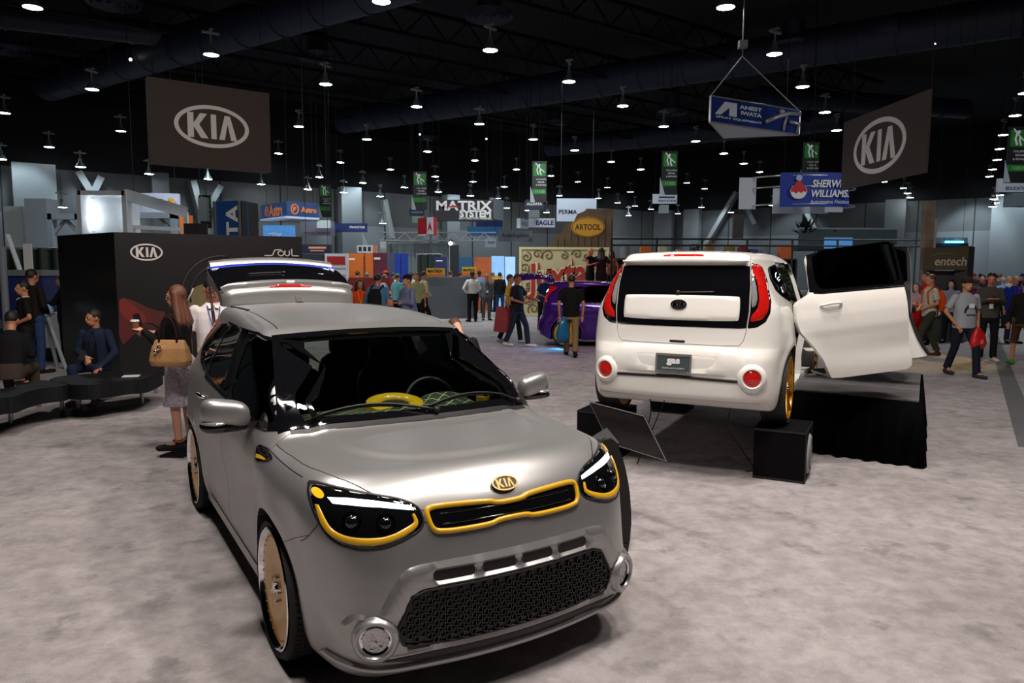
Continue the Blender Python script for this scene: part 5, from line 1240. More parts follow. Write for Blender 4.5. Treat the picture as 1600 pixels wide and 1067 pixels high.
# ---- white exhibit tower, curved sign, frames at the left
r = tag(empty('exhibit_tower', at(165, 420, 20) * 1), 'tall white exhibit tower with vertical light tubes behind the booth wall', 'booth'); r.location.z = 0; s = 20 / FPX
TW = cm(205, 212, 218); zt = at(165, 298, 20).z
mb = MB(); mb.box((0, .6, zt / 2), (70 * s, .05, zt)); mb.build('back_panel', TW, r)
for sx in (-1, 1): mb = MB(); mb.box((sx * 35 * s, .3, zt / 2), (.12, .7, zt)); mb.build('side_post', TW, r)
mb = MB(); mb.box((0, .3, zt - .06), (72 * s, .7, .12)); mb.build('top_beam', TW, r)
for sx in (-1, 1):
    for z0, z1 in ((2.9, 3.25), (zt - .75, zt - .2)): mb = MB(); mb.cyl((sx * 28 * s, .35, z0), (sx * 28 * s, .35, z1 - .0), .05, n=10); mb.build('light_tube', mat('tube_light', (1, 1, 1), .4, emit=(.9, .97, 1), strength=5, noise=0), r)
mb = MB(); mb.bar((35 * s, 0, zt - .1), (88 * s, 1.6, zt - .45), .12, .3); mb.bar((88 * s, 1.6, zt - .45), (88 * s, 1.6, 0), .10); mb.bar((35 * s, .2, zt - .95), (90 * s, 1.6, zt - .95), .10); mb.build('side_frame', TW, r)
Yd = 27; c = at(240, 318, Yd); r = tag(empty('hanging_sign', c), 'curved white sign with black lettering behind the white exhibit tower', 'sign'); s = Yd / FPX; V = []; F = []; n = 16; W = 80 * s; H = 32 * s
for i in range(n + 1):
    a = (-.5 + i / n) * 1.6
    for z in (-H / 2, H / 2):
        for d in (0, .08): V.append((W * .62 * math.sin(a), W * .4 * (1 - math.cos(a)) + d, z))
for i in range(n):
    k = i * 4; F += [(k, k + 4, k + 6, k + 2), (k + 1, k + 3, k + 7, k + 5), (k, k + 1, k + 5, k + 4), (k + 2, k + 6, k + 7, k + 3)]
meshobj('panel', V, F, cm(176, 186, 206), r); M = Matrix.Translation((0, -.03, 0)) @ Matrix.Rotation(PI / 2, 4, 'X'); mb = MB(); put_text(mb, 'Drylac', M, w=W * .42, c=(-W * .02, H * .12), off=.01); mb.build('lettering', LK, r)
mb = MB()
for k, cc in enumerate(((.34, .12), (.38, .0), (.31, -.08))): mb.ball(M @ Vector((W * cc[0], H * cc[1], .0)), .12, 8)
mb.build('colour_emblem', cm(190, 140, 40), r, smooth=True)
for x in (-.4, .4): mb = MB(); mb.cyl((x * W, .1, H / 2), (x * W, .1, 13 - c.z), .012, n=6); mb.build('hanging_wire', ST, r)
for i, (x0, x1, y0) in enumerate(((86, 128, 334), (200, 275, 332))):
    r = tag(empty('portal_frame', at((x0 + x1) / 2, 420, 25)), ['pale square portal frame left of the white exhibit tower', 'pale square portal frame under the curved white sign'][i], 'booth frame'); r.location.z = 0; s = 25 / FPX; w_ = (x1 - x0) * s; h_ = at(x0, y0, 25).z
    mb = MB(); mb.box((-w_ / 2, 0, h_ / 2), (.14, .3, h_)); mb.box((w_ / 2, 0, h_ / 2), (.14, .3, h_)); mb.box((0, 0, h_ - .1), (w_ + .14, .3, .2)); mb.bar((-w_ / 2, 0, h_ - .7), (-w_ / 2 + .5, 0, h_ - .15), .1); mb.bar((w_ / 2, 0, h_ - .7), (w_ / 2 - .5, 0, h_ - .15), .1); mb.build('frame', cm(120, 130, 140), r)

# ---- truss with grey drape in the middle distance
def wavy(x0, x1, z0, z1, y, amp=.05, per=.35, th=.03):
    n = max(6, int((x1 - x0) / per * 6)); V = []; F = []
    for i in range(n + 1):
        x = x0 + (x1 - x0) * i / n; yy = y + amp * math.sin(2 * PI * (x - x0) / per) + amp * .4 * math.sin(7.3 * x)
        for z, k in ((z0, 1.25), (z1, .8)):
            V += [(x, y + (yy - y) * k, z), (x, y + (yy - y) * k + th, z)]
    for i in range(n):
        k = i * 4; F += [(k, k + 4, k + 6, k + 2), (k + 1, k + 3, k + 7, k + 5), (k, k + 1, k + 5, k + 4), (k + 2, k + 6, k + 7, k + 3)]
    F += [(0, 2, 3, 1), (n * 4, n * 4 + 1, n * 4 + 3, n * 4 + 2)]
    return V, F
def drape(lb, x0, y0, x1, Y, m, zb=0.0, per=.35):
    a, b = at(x0, y0, Y), at(x1, y0, Y); r = tag(empty('drape', (a.x, Y, 0)), lb, 'curtain'); V, F = wavy(0, b.x - a.x, zb, a.z, 0, per=per); meshobj('fabric', V, F, m, r, angle=60)
    mb = MB(); mb.cyl((0, .02, a.z), (b.x - a.x, .02, a.z), .03, n=8)
    for x in (0, b.x - a.x): mb.cyl((x, .02, 0), (x, .02, a.z), .03, n=8)
    mb.build('drape_pole', PLATE, r); return r
drape('pale grey pleated drape under the lighting truss', 595, 380, 700, 38, cm(120, 132, 138), 0)
drape('dark green drape behind the counter', 651, 397, 690, 34, cm(14, 34, 26), 0)
drape('dark green drape at the far left booth', 6, 388, 92, 16.5, cm(14, 40, 28), 0, .3)
def truss(lb, p, q, w_=.35, group=None):
    r = tag(empty('lighting_truss', p), lb, 'truss', group); d = q - p; L = d.length; d /= L; up = Vector((0, 0, w_)); sd = d.cross(Vector((0, 0, 1))).normalized() * w_; mb = MB()
    for o in (Vector(), up, sd, sd + up): mb.cyl(o, o + d * L, .025, n=6)
    t = 0
    while t + w_ * 2 <= L + .01:
        mb.cyl(d * t, d * (t + w_) + up, .014, n=5); mb.cyl(d * (t + w_) + up, d * (t + 2 * w_), .014, n=5); mb.cyl(d * t + up, d * (t + w_) + up + sd, .014, n=5); t += 2 * w_
    mb.build('truss_frame', mat('truss_aluminium', (.55, .57, .58), .4, metal=.6), r); return r, L, d
t1, L, d = truss('silver box truss over the pale grey drape', at(595, 376, 37), at(775, 376, 37), .4)
for x in (.02, .62): mb = MB(); mb.box(d * L * x + Vector((0, .2, -t1.location.z / 2)), (.3, .3, t1.location.z)); mb.build('truss_leg', mat('truss_aluminium', (.55, .57, .58), .4, metal=.6), t1)
p = at(704, 380, 34); r = tag(empty('spot_light', p), 'bright spotlight glowing on the truss above the black column', 'lamp'); mb = MB(); mb.ball((0, 0, 0), .09, 10); mb.build('bulb', mat('hot_bulb', (1, 1, 1), .4, emit=(1, .95, .9), strength=25, noise=0), r, smooth=True); mb = MB(); mb.cyl((0, .05, 0), (0, .3, .1), .1, n=10); mb.build('housing', SATBLK, r)

# ---- carved cream board with the airbrush booth sign
Yj = 29.5; r, M, W, H = board('booth_backdrop', 'tall cream backdrop carved with brown scrolls and big red script lettering', 'backdrop', 811, 386, 951, 492, Yj, cm(190, 178, 134), .25, floor=True)
SC2 = cm(120, 102, 62)
mb = MB(); sc = [(-.42, .36), (-.30, .40), (-.18, .38), (.0, .38), (.14, .40), (.24, .36), (-.44, .2), (-.40, -.05), (-.30, -.2), (-.42, -.25), (-.34, -.40), (.36, .3), (.42, .1), (.34, -.1), (.40, -.3), (.2, -.3), (.05, -.36), (.12, -.12), (-.12, -.36)]
rnd = random.Random(3)
for (u, v) in sc:
    a0 = rnd.uniform(0, 6); R0 = rnd.uniform(.14, .26); sg = rnd.choice((1, -1))
    mb.tube([M @ Vector((u * W + R0 * (1 - k / 22) * math.cos(a0 + sg * k * .45) , v * H + R0 * (1 - k / 22) * math.sin(a0 + sg * k * .45), .01)) for k in range(20)], .028, 5)
mb.build('scroll_carving', SC2, r, smooth=True)
mb = MB(); slab(mb, [(-W / 2, -H / 2), (W / 2, -H / 2), (W / 2, H / 2), (-W / 2, H / 2)], [[(-W / 2 + .1, -H / 2 + .1), (W / 2 - .1, -H / 2 + .1), (W / 2 - .1, H / 2 - .1), (-W / 2 + .1, H / 2 - .1)]], .04, M @ Matrix.Translation((0, 0, .04))); mb.build('border', cm(205, 196, 150), r)
CRM = cm(214, 204, 160); REDJ = cm(168, 34, 26)
for mm, k, off in ((REDJ, .13, .05), (CRM, .085, .08), (REDJ, .02, .11)):
    mb = MB(); Mj = M @ Matrix.Translation((-.08 * W, .04 * H, 0)) @ Matrix.Rotation(math.radians(7), 4, 'Z')
    put_text(mb, 'Juxta', Mj, w=W * .66 * (1 + k * .5), h=H * .52 * (1 + k * .6), bold=k, off=off, shear=.12); mb.build('script_lettering', mm, r)
Yt = 31; a, b = at(858, 385, Yt), at(957, 385, Yt); s = Yt / FPX; r = tag(empty('wooden_sign', (at(908, 385, Yt).x, Yt, a.z - .3)), 'jagged brown plank sign with a yellow lettered oval', 'sign')
out = [(-50, -8), (-50, 2), (-43, 6), (-40, 16), (-30, 22), (-24, 34), (-12, 38), (-6, 50), (4, 54), (8, 58), (49, 57), (49, -8)]
mb = MB(); slab(mb, [(x * s, y * s + .3) for x, y in out], (), .12, Matrix.Rotation(PI / 2, 4, 'X')); mb.build('plank_board', mat('old_planks', (.10, .058, .030), .8, noise=.7, scale=1.8), r)
M = Matrix.Translation((10 * s, -.02, 30 * s + .3)) @ Matrix.Rotation(PI / 2, 4, 'X'); mb = MB(); slab(mb, ellipse(26 * s, 15.5 * s, 40), (), .03, M @ Matrix.Translation((0, 0, .02))); mb.build('oval_plate', cm(196, 140, 34), r)
mb = MB(); put_text(mb, 'ARTOOL', M, w=40 * s, h=9 * s, off=.03, bold=.02); slab(mb, ellipse(25 * s, 14.6 * s, 40), [ellipse(24.2 * s, 13.8 * s, 40)], .01, M @ Matrix.Translation((0, 0, .03))); mb.build('lettering', cm(50, 30, 16), r)
mb = MB()
for k in range(9): x = (-36 + 10.4 * k) * s; mb.box((x, -.005, .25 + (20 if k > 1 else 4) * s), (.02, .02, (50 if k > 2 else 20) * s))
mb.build('plank_gap', cm(20, 12, 8), r)
for x in (-30, 35): mb = MB(); mb.box((x * s, .15, -r.location.z / 2 + .15), (.15, .1, r.location.z + .3)); mb.build('support_post', SATBLK, r)

# ---- low rail and shop shelves behind the white car
r = tag(empty('pipe_rail', at(955, 420, 24)), 'long black horizontal pipe rail above the white car roof', 'rail'); r.location.z = 0; s = 24 / FPX; L = 490 * s; z1, z2 = at(955, 373, 24).z, at(955, 383, 24).z
mb = MB(); mb.cyl((0, 0, z1), (L, 0, z1), .03, n=8); mb.cyl((0, 0, z2), (L, 0, z2), .03, n=8); mb.build('rail', SATBLK, r)
for k in range(8): mb = MB(); mb.cyl((L * k / 7, 0, 0), (L * k / 7, 0, z1), .035, n=8); mb.build('post', SATBLK, r)
rnd = random.Random(11)
kinds = [('brown cardboard', cm(130, 90, 50)), ('dark red', cm(110, 20, 20)), ('grey metal', cm(110, 112, 118)), ('cream', cm(180, 170, 140)), ('black', cm(24, 24, 26)), ('olive', cm(120, 100, 40)), ('blue', cm(30, 60, 120)), ('orange', cm(190, 90, 30)), ('tan', cm(150, 120, 90))]
sh = tag(empty('display_shelf', (at(958, 420, 27).x, 27, 0)), 'long dark merchandise shelf behind the white car', 'shelf'); L = 285 * 27 / FPX; ztop = at(958, 403, 27).z
mb = MB(); mb.box((L / 2, .3, ztop - .03), (L, .6, .06)); mb.build('shelf_top', DK, sh); mb = MB(); mb.box((L / 2, .55, ztop / 2), (L, .06, ztop)); mb.build('back_panel', DK, sh)
for k in range(5): mb = MB(); mb.box((L * k / 4, .3, ztop / 2 - .03), (.06, .58, ztop - .06)); mb.build('upright', DK, sh)
x = .3; i = 0
while x < L - .4:
    nmk, mm = kinds[(i * 5 + 2) % 9]; w_ = rnd.uniform(.25, .5); h_ = rnd.uniform(.25, .55); c0 = sh.location + Vector((x + w_ / 2, .3, ztop)); mb = MB()
    if i % 3: mb.box((0, 0, h_ / 2), (w_, .4, h_)); mb.box((0, 0, h_ + .015), (w_ * .8, .3, .03))
    else: mb.cyl((0, 0, 0), (0, 0, h_), w_ / 2, n=16); mb.cyl((0, 0, h_), (0, 0, h_ + .05), w_ / 3, n=16)
    o = mb.build('merchandise_box' if i % 3 else 'paint_can', mm); o.location = c0
    tag(o, '%s %s on the long shelf behind the white car' % (nmk, 'box' if i % 3 else 'round tin'), 'box' if i % 3 else 'can', 'goods on the long shelf, ' + nmk); x += w_ + rnd.uniform(.1, .4); i += 1
# upper deck with glass balustrade
Yu = 46; r = tag(empty('upper_deck', (at(1322, 420, Yu).x, Yu, 0)), 'raised deck with glass balustrade at the back right', 'balcony'); s = Yu / FPX; zt = at(1300, 357, Yu).z; zb = at(1300, 383, Yu).z; W = 152 * s
mb = MB(); mb.box((0, 1.5, zb - .15), (W, 3, .3)); mb.build('deck', cm(70, 76, 80), r); mb = MB(); mb.box((0, 0, (zt + zb) / 2), (W, .05, zt - zb)); mb.build('glass_panel', cm(96, 112, 116), r); mb = MB(); mb.box((0, 0, zt), (W, .1, .1)); mb.build('handrail', cm(190, 195, 200), r)
for k in range(4): mb = MB(); mb.box((-W / 2 + W * k / 3, 1.5, (zb - .3) / 2), (.3, .3, zb - .3)); mb.build('support_post', cm(60, 64, 68), r)
for i, px in enumerate((1258, 1302)):
    c = at(px, 357, Yu - 1 + 1.4); c.z = zb; o = tag(empty('potted_plant', (c.x, c.y, zb)), ['bushy dark plant at the left end of the raised deck', 'small green plant in the middle of the raised deck'][i], 'plant'); mb = MB(); mb.cyl((0, 0, 0), (0, 0, .6), .25, .32, n=14); mb.build('pot', cm(60, 50, 44), o); mb = MB(); rnd = random.Random(i)
    for k in range(60):
        a = rnd.uniform(0, 6.28); e = rnd.uniform(.3, 1.4); L_ = rnd.uniform(.5, 1.2) * (1.2 if i == 0 else .6); b0 = Vector((0, 0, .6)); d = Vector((math.cos(a) * math.cos(e), math.sin(a) * math.cos(e), math.sin(e))); sd = Vector((-math.sin(a), math.cos(a), 0)) * .10
        mb.add([b0, b0 + d * L_ * .6 + sd, b0 + d * L_, b0 + d * L_ * .6 - sd], [(0, 1, 2, 3)])
    mb.build('foliage', cm(24, 40, 24), o)
# weathered pillar beside the entech banner
r = tag(empty('display_column', (at(1449, 420, 20).x, 20, 0)), 'weathered pale wooden pillar left of the olive lettered banner', 'column'); mb = MB(); zt = at(1449, 314, 20).z; mb.box((0, .1, zt / 2), (.24, .2, zt)); mb.build('pillar_boards', mat('weathered_boards', (.22, .17, .12), .8, noise=.8, scale=3), r)
mb = MB(); mb.box((.16, .1, zt * .45), (.07, .2, zt * .85)); mb.build('torn_panel', cm(170, 165, 170), r)
# left booth odds and ends
def simple(name, lb, cat, build, loc, rz=0.0, group=None): r = tag(empty(name, loc, rz), lb, cat, group); build(r); return r
def f_container(r): mb = MB(); mb.box((0, 0, .85), (1.3, .5, 1.7)); mb.build('cabinet_body', cm(20, 34, 92), r); mb = MB(); mb.box((0, 0, 1.76), (1.4, .6, .12)); mb.build('cabinet_top', cm(110, 115, 120), r)
simple('blue_cabinet', 'blue cabinet in front of the left green drape', 'cabinet', f_container, (at(30, 440, 15.6).x, 15.6, 0))
def f_sign1(r): mb = MB(); mb.bar((0, 0, 0), (-.22, 0, .75), .12, .03); mb.build('board', cm(200, 205, 210), r)
simple('leaning_board', 'narrow white board leaning on the blue cabinet', 'board', f_sign1, (at(31, 420, 15.6).x, 15.6, 1.82))
def f_sign2(r): mb = MB(); mb.box((0, 0, .28), (.18, .03, .55)); mb.build('board', cm(205, 208, 210), r)
simple('display_board', 'upright white board standing at the left green drape', 'board', f_sign2, (at(45, 420, 15.6).x, 15.6, 1.82))
def f_pole(r): mb = MB(); mb.cyl((0, 0, 0), (0, 0, 2.3), .07, n=12); mb.build('pole', cm(120, 126, 134), r)
simple('steel_post', 'grey steel post at the far left edge of the booth', 'post', f_pole, (at(5, 420, 15).x, 15, 0))
def f_case(r): mb = MB(); mb.box((0, 0, .62), (.55, .5, .7)); mb.build('white_board', cm(170, 172, 178), r); mb = MB(); mb.box((0, 0, .13), (.6, .5, .26)); mb.build('base', DK, r)
simple('tool_box', 'white sided tool box between the green drape and booth wall', 'box', f_case, (at(91, 460, 14.6).x, 14.8, 0))
def f_tripod(r):
    for a, b in (((-.35, 0, 0), (0, 0, 1.0)), ((.35, 0, 0), (.05, 0, 1.0)), ((.0, .3, 0), (.02, 0, 1.0))): mb = MB(); mb.cyl(a, b, .035, n=8); mb.build('leg', cm(140, 150, 160), r)
    mb = MB(); mb.ball((0, 0, 1.08), (.16, .16, .14), 12); mb.build('head', cm(140, 170, 200), r, smooth=True)
simple('floor_stand', 'grey three-legged floor stand with pale blue round head', 'stand', f_tripod, (at(80, 500, 13.6).x, 13.4, 0))
# ================================================================== the three cars
PARTS = body_meshes()
SILVER = mat('satin_silver_paint', (.40, .40, .395), .34, metal=.72, noise=.02, bump=.012, bscale=900)
PEARL = mat('pearl_white_paint', (.78, .765, .72), .22, coat=.5, noise=.01)
PURPLE = mat('purple_flake_paint', (.060, .010, .19), .22, metal=.4, coat=.6, noise=.15, scale=90)

silver = tag(empty('car', (-1.0443, 4.9348, 0), -1.0227), 'matte silver hatchback with yellow grille frame, gold disc wheels and open tailgate', 'car')
R1 = body(silver, PARTS, SILVER)
for k in ('fdleft', 'fdright', 'rdleft', 'rdright'): pass
front_end(silver, SILVER, YEL)
rear_end(silver, R1, SILVER, plate=False, full=False, panel_paint=GLOSSBLK)
for zz, ww, hh in ((.990, .016, .010), (.862, .15, .05)): strip('tailgate_band', [(-.555, zz), (0, zz - .006), (.555, zz)], 'rear', ww, hh, SILVER, R1['tailgate'], off=.006)
strip('blue_reflection_strip', [(-.565, .960), (0, .954), (.565, .960)], 'rear', .062, .018, mat('blue_reflection_gloss', (.02, .05, .55), .15, coat=.6), R1['tailgate'], off=.008)  # blue reflection in the black gloss band, built as a coloured strip
cabin(silver, YEL)
for x in (AXF, AXR):
    for s in (1, -1): wheel(silver, x, s, 'disc')
turn_part(R1['tailgate'], (-1.70, 0, 1.575), 'Y', 96)
for s in (1, -1):
    mb = MB(); mb.tube([(-1.86, s * .60, 1.22), (-2.16, s * .60, 1.76)], .010, 8); mb.tube([(-1.86, s * .60, 1.22), (-2.02, s * .60, 1.51)], .014, 8); mb.build('tailgate_strut', SATBLK, silver, smooth=True)

white = tag(empty('car', (2.3902, 8.2655, .4667), 1.0949), 'pearl white hatchback raised on black blocks with its side doors open', 'car')
R2 = body(white, PARTS, PEARL, chrome=PEARL)
rear_end(white, R2, PEARL)
front_end(white, PEARL, SATBLK)
cabin(white, YEL, ring=False)
for x in (AXF, AXR):
    for s in (1, -1): wheel(white, x, s, 'spoke')
turn_part(R2['rdright'], (-1.10, -.80, .9), 'Z', -60, Matrix.Translation((.02, -.10, .09)))
R2['rdright'].matrix_basis = Matrix.Translation((.0, -.10, .09)) @ Matrix.Translation((-1.10, -.80, .9)) @ Matrix.Rotation(math.radians(-60), 4, 'Z') @ Matrix.Rotation(math.radians(-7), 4, 'Y') @ Matrix.Translation((1.10, .80, -.9))
R2['fdright'].matrix_basis = Matrix.Translation((.0, -.05, .12)) @ Matrix.Translation((.98, -.82, .9)) @ Matrix.Rotation(math.radians(78), 4, 'Z') @ Matrix.Rotation(math.radians(14), 4, 'X') @ Matrix.Rotation(math.radians(4), 4, 'Y') @ Matrix.Translation((-.98, .82, -.9))

# flared inner flange and seal of the opened front door, seen past the rear door
Wi = (Matrix.Translation((2.3902, 8.2655, .4667)) @ Matrix.Rotation(1.0949, 4, 'Z')).inverted()
fl = [(1379, 381), (1391, 383), (1401, 420), (1413, 460), (1424, 500), (1437, 533), (1452, 554), (1440, 558), (1414, 560), (1413, 500), (1398, 440)]
P = [at(x, y, 7.75) for x, y in smooth_poly(fl, 1, keep=.15)]; c0 = sum(P, Vector()) / len(P)
mb = MB(); slab(mb, [(p.x - c0.x, p.z - c0.z) for p in P], (), .07, Wi @ Matrix.Translation(c0) @ Matrix.Rotation(PI / 2, 4, 'X')); mb.build('door_flange', PEARL, white)
mb = MB(); mb.tube([Wi @ at(x, y, 7.74) for x, y in smooth_poly(fl[1:7], 2, False)], .016, 8); mb.build('door_seal', RUBBER, white, smooth=True)
# ================================================================== benches, stage, blocks, sign stand
LEA = mat('black_leather', (.0045, .005, .006), .6, noise=.25, scale=4, bump=.12, bscale=60, spec=.25); STEEL = mat('brushed_steel_leg', (.45, .44, .43), .3, metal=.9)
def bench(lb, pts, legs):
    P = [on_z(x, y, .45) for x, y in pts]; c = sum(P, Vector()) / len(P); c.z = 0; r = tag(empty('bench', c), lb, 'bench')
    out = smooth_poly([(p.x - c.x, p.y - c.y) for p in P], 2, keep=.22); mb = MB(); slab(mb, out, (), .17, Matrix.Translation((0, 0, .44))); o = mb.build('seat', LEA, r)
    mb = MB(); slab(mb, inset(out, .012), (), .02, Matrix.Translation((0, 0, .452))); mb.build('seat_cushion', LEA, r)
    for x, y in legs: q = on_z(x, y, 0); mb = MB(); mb.cyl((q.x - c.x, q.y - c.y, 0), (q.x - c.x, q.y - c.y, .28), .026, n=14); mb.build('leg', STEEL, r, angle=40)
bench('left wavy black leather bench with steel legs', [(-60, 640), (0, 622), (22, 621), (42, 613), (66, 607), (104, 603), (108, 599), (90, 596), (62, 593), (45, 597), (20, 604), (0, 608), (-60, 612)], [(17, 662), (97, 642), (61, 636), (-30, 655)])
bench('right black leather bench where the man in the denim jacket sits', [(112, 602), (150, 602), (200, 594), (228, 593), (252, 582), (255, 579), (246, 576), (220, 576), (180, 581), (150, 583), (110, 586), (84, 589), (74, 594), (92, 598)], [(123, 640), (222, 630), (244, 615), (89, 620)])
# stage with pleated skirt
zs = .645; q = [on_z(x, y, zs) for x, y in ((1241, 607.5), (1436, 626), (1439, 583), (1262, 574))]
q[0] = q[0] + (q[0] - q[1]).normalized() * .0; c = sum(q, Vector()) / 4; c.z = 0
st = tag(empty('stage', c), 'low grey stage platform with pleated black skirt under the open white door', 'stage'); L2 = [(p.x - c.x, p.y - c.y) for p in q]
mb = MB(); slab(mb, L2, (), .05, Matrix.Translation((0, 0, zs))); mb.build('deck', mat('stage_grey_carpet', (.085, .082, .085), .9, noise=.2, scale=30), st)
for f in (.34, .66):
    a = Vector((*L2[0], zs)).lerp(Vector((*L2[3], zs)), f); b = Vector((*L2[1], zs)).lerp(Vector((*L2[2], zs)), f); mb = MB(); mb.bar(a, b, .012, .006); mb.build('deck_seam', mat('seam_grey', (.25, .25, .25), .6), st)
V = []; F = []; per = resample([L2[0], L2[1], L2[2], L2[3]], .012); N_ = len(per); Tn = np.roll(per, -1, 0) - np.roll(per, 1, 0); Tn /= np.linalg.norm(Tn, axis=1, keepdims=True); Nn = np.stack([Tn[:, 1], -Tn[:, 0]], 1)
if (per[0] + Nn[0] * .01 - np.array([0, 0])) @ (per[0]) < per[0] @ per[0]: Nn = -Nn
for i in range(N_):
    t = i * .012; w_ = math.sin(t * 2 * PI / .14) * .6 + math.sin(t * 2 * PI / .23 + 1) * .4
    for z, A in ((zs - .012, .006), (zs * .6, .022), (.012, .045)): p = per[i] + Nn[i] * (.012 + A * (1 + w_)); V.append((p[0], p[1], z))
for i in range(N_):
    j = (i + 1) % N_
    for k in range(2): F.append((i * 3 + k, i * 3 + k + 1, j * 3 + k + 1, j * 3 + k))
o = meshobj('skirt', V, F, mat('black_skirt', (.0015, .0015, .002), .95, noise=0, spec=.05), st, smooth=True); m_ = o.modifiers.new('t', 'SOLIDIFY'); m_.thickness = .004
# blocks under the wheels of the white car
def carpt(x, y, car=(2.3902, 8.2655, 1.0949)): cth, sth = math.cos(car[2]), math.sin(car[2]); return Vector((car[0] + cth * x - sth * y, car[1] + sth * x + cth * y, 0))
for (x, y, lb, dx) in ((AXR, -.86, 'black wheel block with round white disc under the near right tyre', -.0), (AXR, .86, 'black wheel block behind the sign stand', 0), (AXF, .86, 'far black wheel block under the white car', 0), (AXF, -.86, 'black wheel block hidden behind the stage', 0)):
    p = carpt(x, y); r = tag(empty('wheel_block', p, 1.0949), lb, 'block', None); mb = MB(); mb.box((-.04, 0, .2325), (.56, .44, .465)); mb.build('block_body', mat('black_flight_case', (.0015, .0015, .002), .7, bump=.1, spec=.12), r)
    mb = MB(); s_ = -1 if y < 0 else 1
    for zz in (.012, .453): mb.box((-.04, s_ * .222, zz), (.57, .008, .02)); mb.box((-.322, 0, zz), (.008, .44, .02))
    for xx in (-.315, .235): mb.box((xx, s_ * .222, .2325), (.02, .008, .46))
    mb.build('edge_profile', SATBLK, r)
    if lb.startswith('black wheel block with'):
        mb = MB(); mb.lathe([(.02, -.224), (.02, -.238), (.165, -.238), (.185, -.224)], (-.06, 0, .22), axis='Y', n=36); mb.build('disc', cm(168, 170, 172), r, angle=40)
        mb = MB(); mb.lathe([(.12, -.239), (.12, -.244), (.14, -.244), (.14, -.239)], (-.06, 0, .22), axis='Y', n=36, closed=True); mb.build('disc_ring', cm(96, 98, 100), r)
mb = MB(); a = carpt(-1.9, .45); b = carpt(-1.55, .62)
for (px, py, q2) in ((1012, 628, (1016, 652)), (1032, 602, (1019, 648))):
    pass
cb = tag(empty('cable', (0, 0, 0)), 'thin dark cables hanging under the white car bumper', 'cable'); mb = MB()
p0 = carpt(-1.80, .30) + Vector((0, 0, .80)); p1 = carpt(-1.75, .42); p2 = carpt(-1.80, .10) + Vector((0, 0, .80))
mb.tube([p0, p0 + Vector((.02, .0, -.25)), p0.lerp(p1, .75) + Vector((.05, 0, .05)), p1 + Vector((0, 0, .01))], .006, 6); mb.tube([p2, p2.lerp(p1, .5) + Vector((.0, 0, .0)), p1 + Vector((0, 0, .01))], .005, 6); p3 = carpt(-1.7, -.45) + Vector((0, 0, .75)); p4 = carpt(-1.5, -.55)
mb.tube([p3, p3 + Vector((-.05, 0, -.3)), p4 + Vector((.1, 0, .02)), p4], .006, 6); mb.build('cable_strand', RUBBER, cb, smooth=True)
# black sign stand between the cars
dS = 5.55
TL, TR, BR_, BL_ = at(921, 628, 5.5), at(1006, 650, 5.05), at(1041, 720, 4.95), at(958, 700, 5.4)
c = on_z(965, 760, 0); c = Vector((at(968, 700, dS).x, dS - .1, 0)); r = tag(empty('sign_stand', c), 'tilted black sign panel on a curved black stand between the two cars', 'stand')
nrm = (TR - TL).cross(BL_ - TL).normalized(); BL2 = TL + (BR_ - TR); mb = MB(); P = [TL, TR, TR + (BL2 - TL), BL2]; P = [p - c for p in P]; t = nrm * .012
mb.add(P + [p + t for p in P], [(0, 1, 2, 3), (7, 6, 5, 4), (0, 4, 5, 1), (1, 5, 6, 2), (2, 6, 7, 3), (3, 7, 4, 0)]); mb.build('sign_panel', mat('black_acrylic', (.018, .016, .016), .22, coat=.3), r)
mb = MB(); mb.tube([P[0], P[1], P[2], P[3]], .004, 6, closed=True); mb.build('panel_edge', mat('edge_grey', (.3, .3, .3), .3, metal=.5), r)
q0 = at(955, 672, 5.2) - c
fin = [(938, 690), (960, 684), (975, 720), (984, 765), (987, 810), (984, 850), (978, 870), (972, 840), (970, 790), (962, 740), (950, 712)]
yf = 4.75; V2 = [(at(x, y, yf).x - c.x, at(x, y, yf).z) for x, y in fin]
mb = MB(); slab(mb, smooth_poly([(a_, b_) for a_, b_ in V2], 1, keep=.2), (), .03, Matrix.Translation((0, yf - c.y, 0)) @ Matrix.Rotation(PI / 2, 4, 'X')); mb.build('stand_fin', SATBLK, r)
pf_ = at(975, 850, yf); mb = MB(); mb.box((pf_.x - c.x, yf - c.y + .0, max(pf_.z / 2, .02)), (.05, .05, max(pf_.z, .04))); mb.box((pf_.x - c.x - .16, yf - c.y + .05, .012), (.34, .45, .024)); mb.build('stand_base', SATBLK, r)
br = [at(922, 684, 5.1), at(948, 668, 5.15), at(968, 692, 5.0), at(940, 704, 4.9)]; mb = MB(); B4 = [p - c for p in br]; mb.add(B4 + [p - Vector((0, 0, .02)) for p in B4], [(0, 1, 2, 3), (7, 6, 5, 4), (0, 4, 5, 1), (1, 5, 6, 2), (2, 6, 7, 3), (3, 7, 4, 0)]); mb.build('bracket', SATBLK, r)
# dark tape line on the carpet at the right
a, b = on_z(1551, 522, 0), on_z(1612, 700, 0); d = (b - a).normalized(); tp = tag(empty('floor_tape', (a + b) / 2), 'wide dark grey tape strip along the carpet at the right', 'tape'); mb = MB(); s_ = Vector((-d.y, d.x, 0)) * .12; h2 = (b - a) / 2; mb.add([-h2 - s_ + Vector((0, 0, .004)), h2 - s_ + Vector((0, 0, .004)), h2 + s_ + Vector((0, 0, .004)), -h2 + s_ + Vector((0, 0, .004))] + [-h2 - s_, h2 - s_, h2 + s_, -h2 + s_], [(0, 1, 2, 3), (7, 6, 5, 4), (0, 4, 5, 1), (1, 5, 6, 2), (2, 6, 7, 3), (3, 7, 4, 0)]); mb.build('tape_strip', mat('tape_grey', (.10, .10, .105), .8), tp)
a, b = on_z(-20, 575, 0), on_z(101, 571, 0)
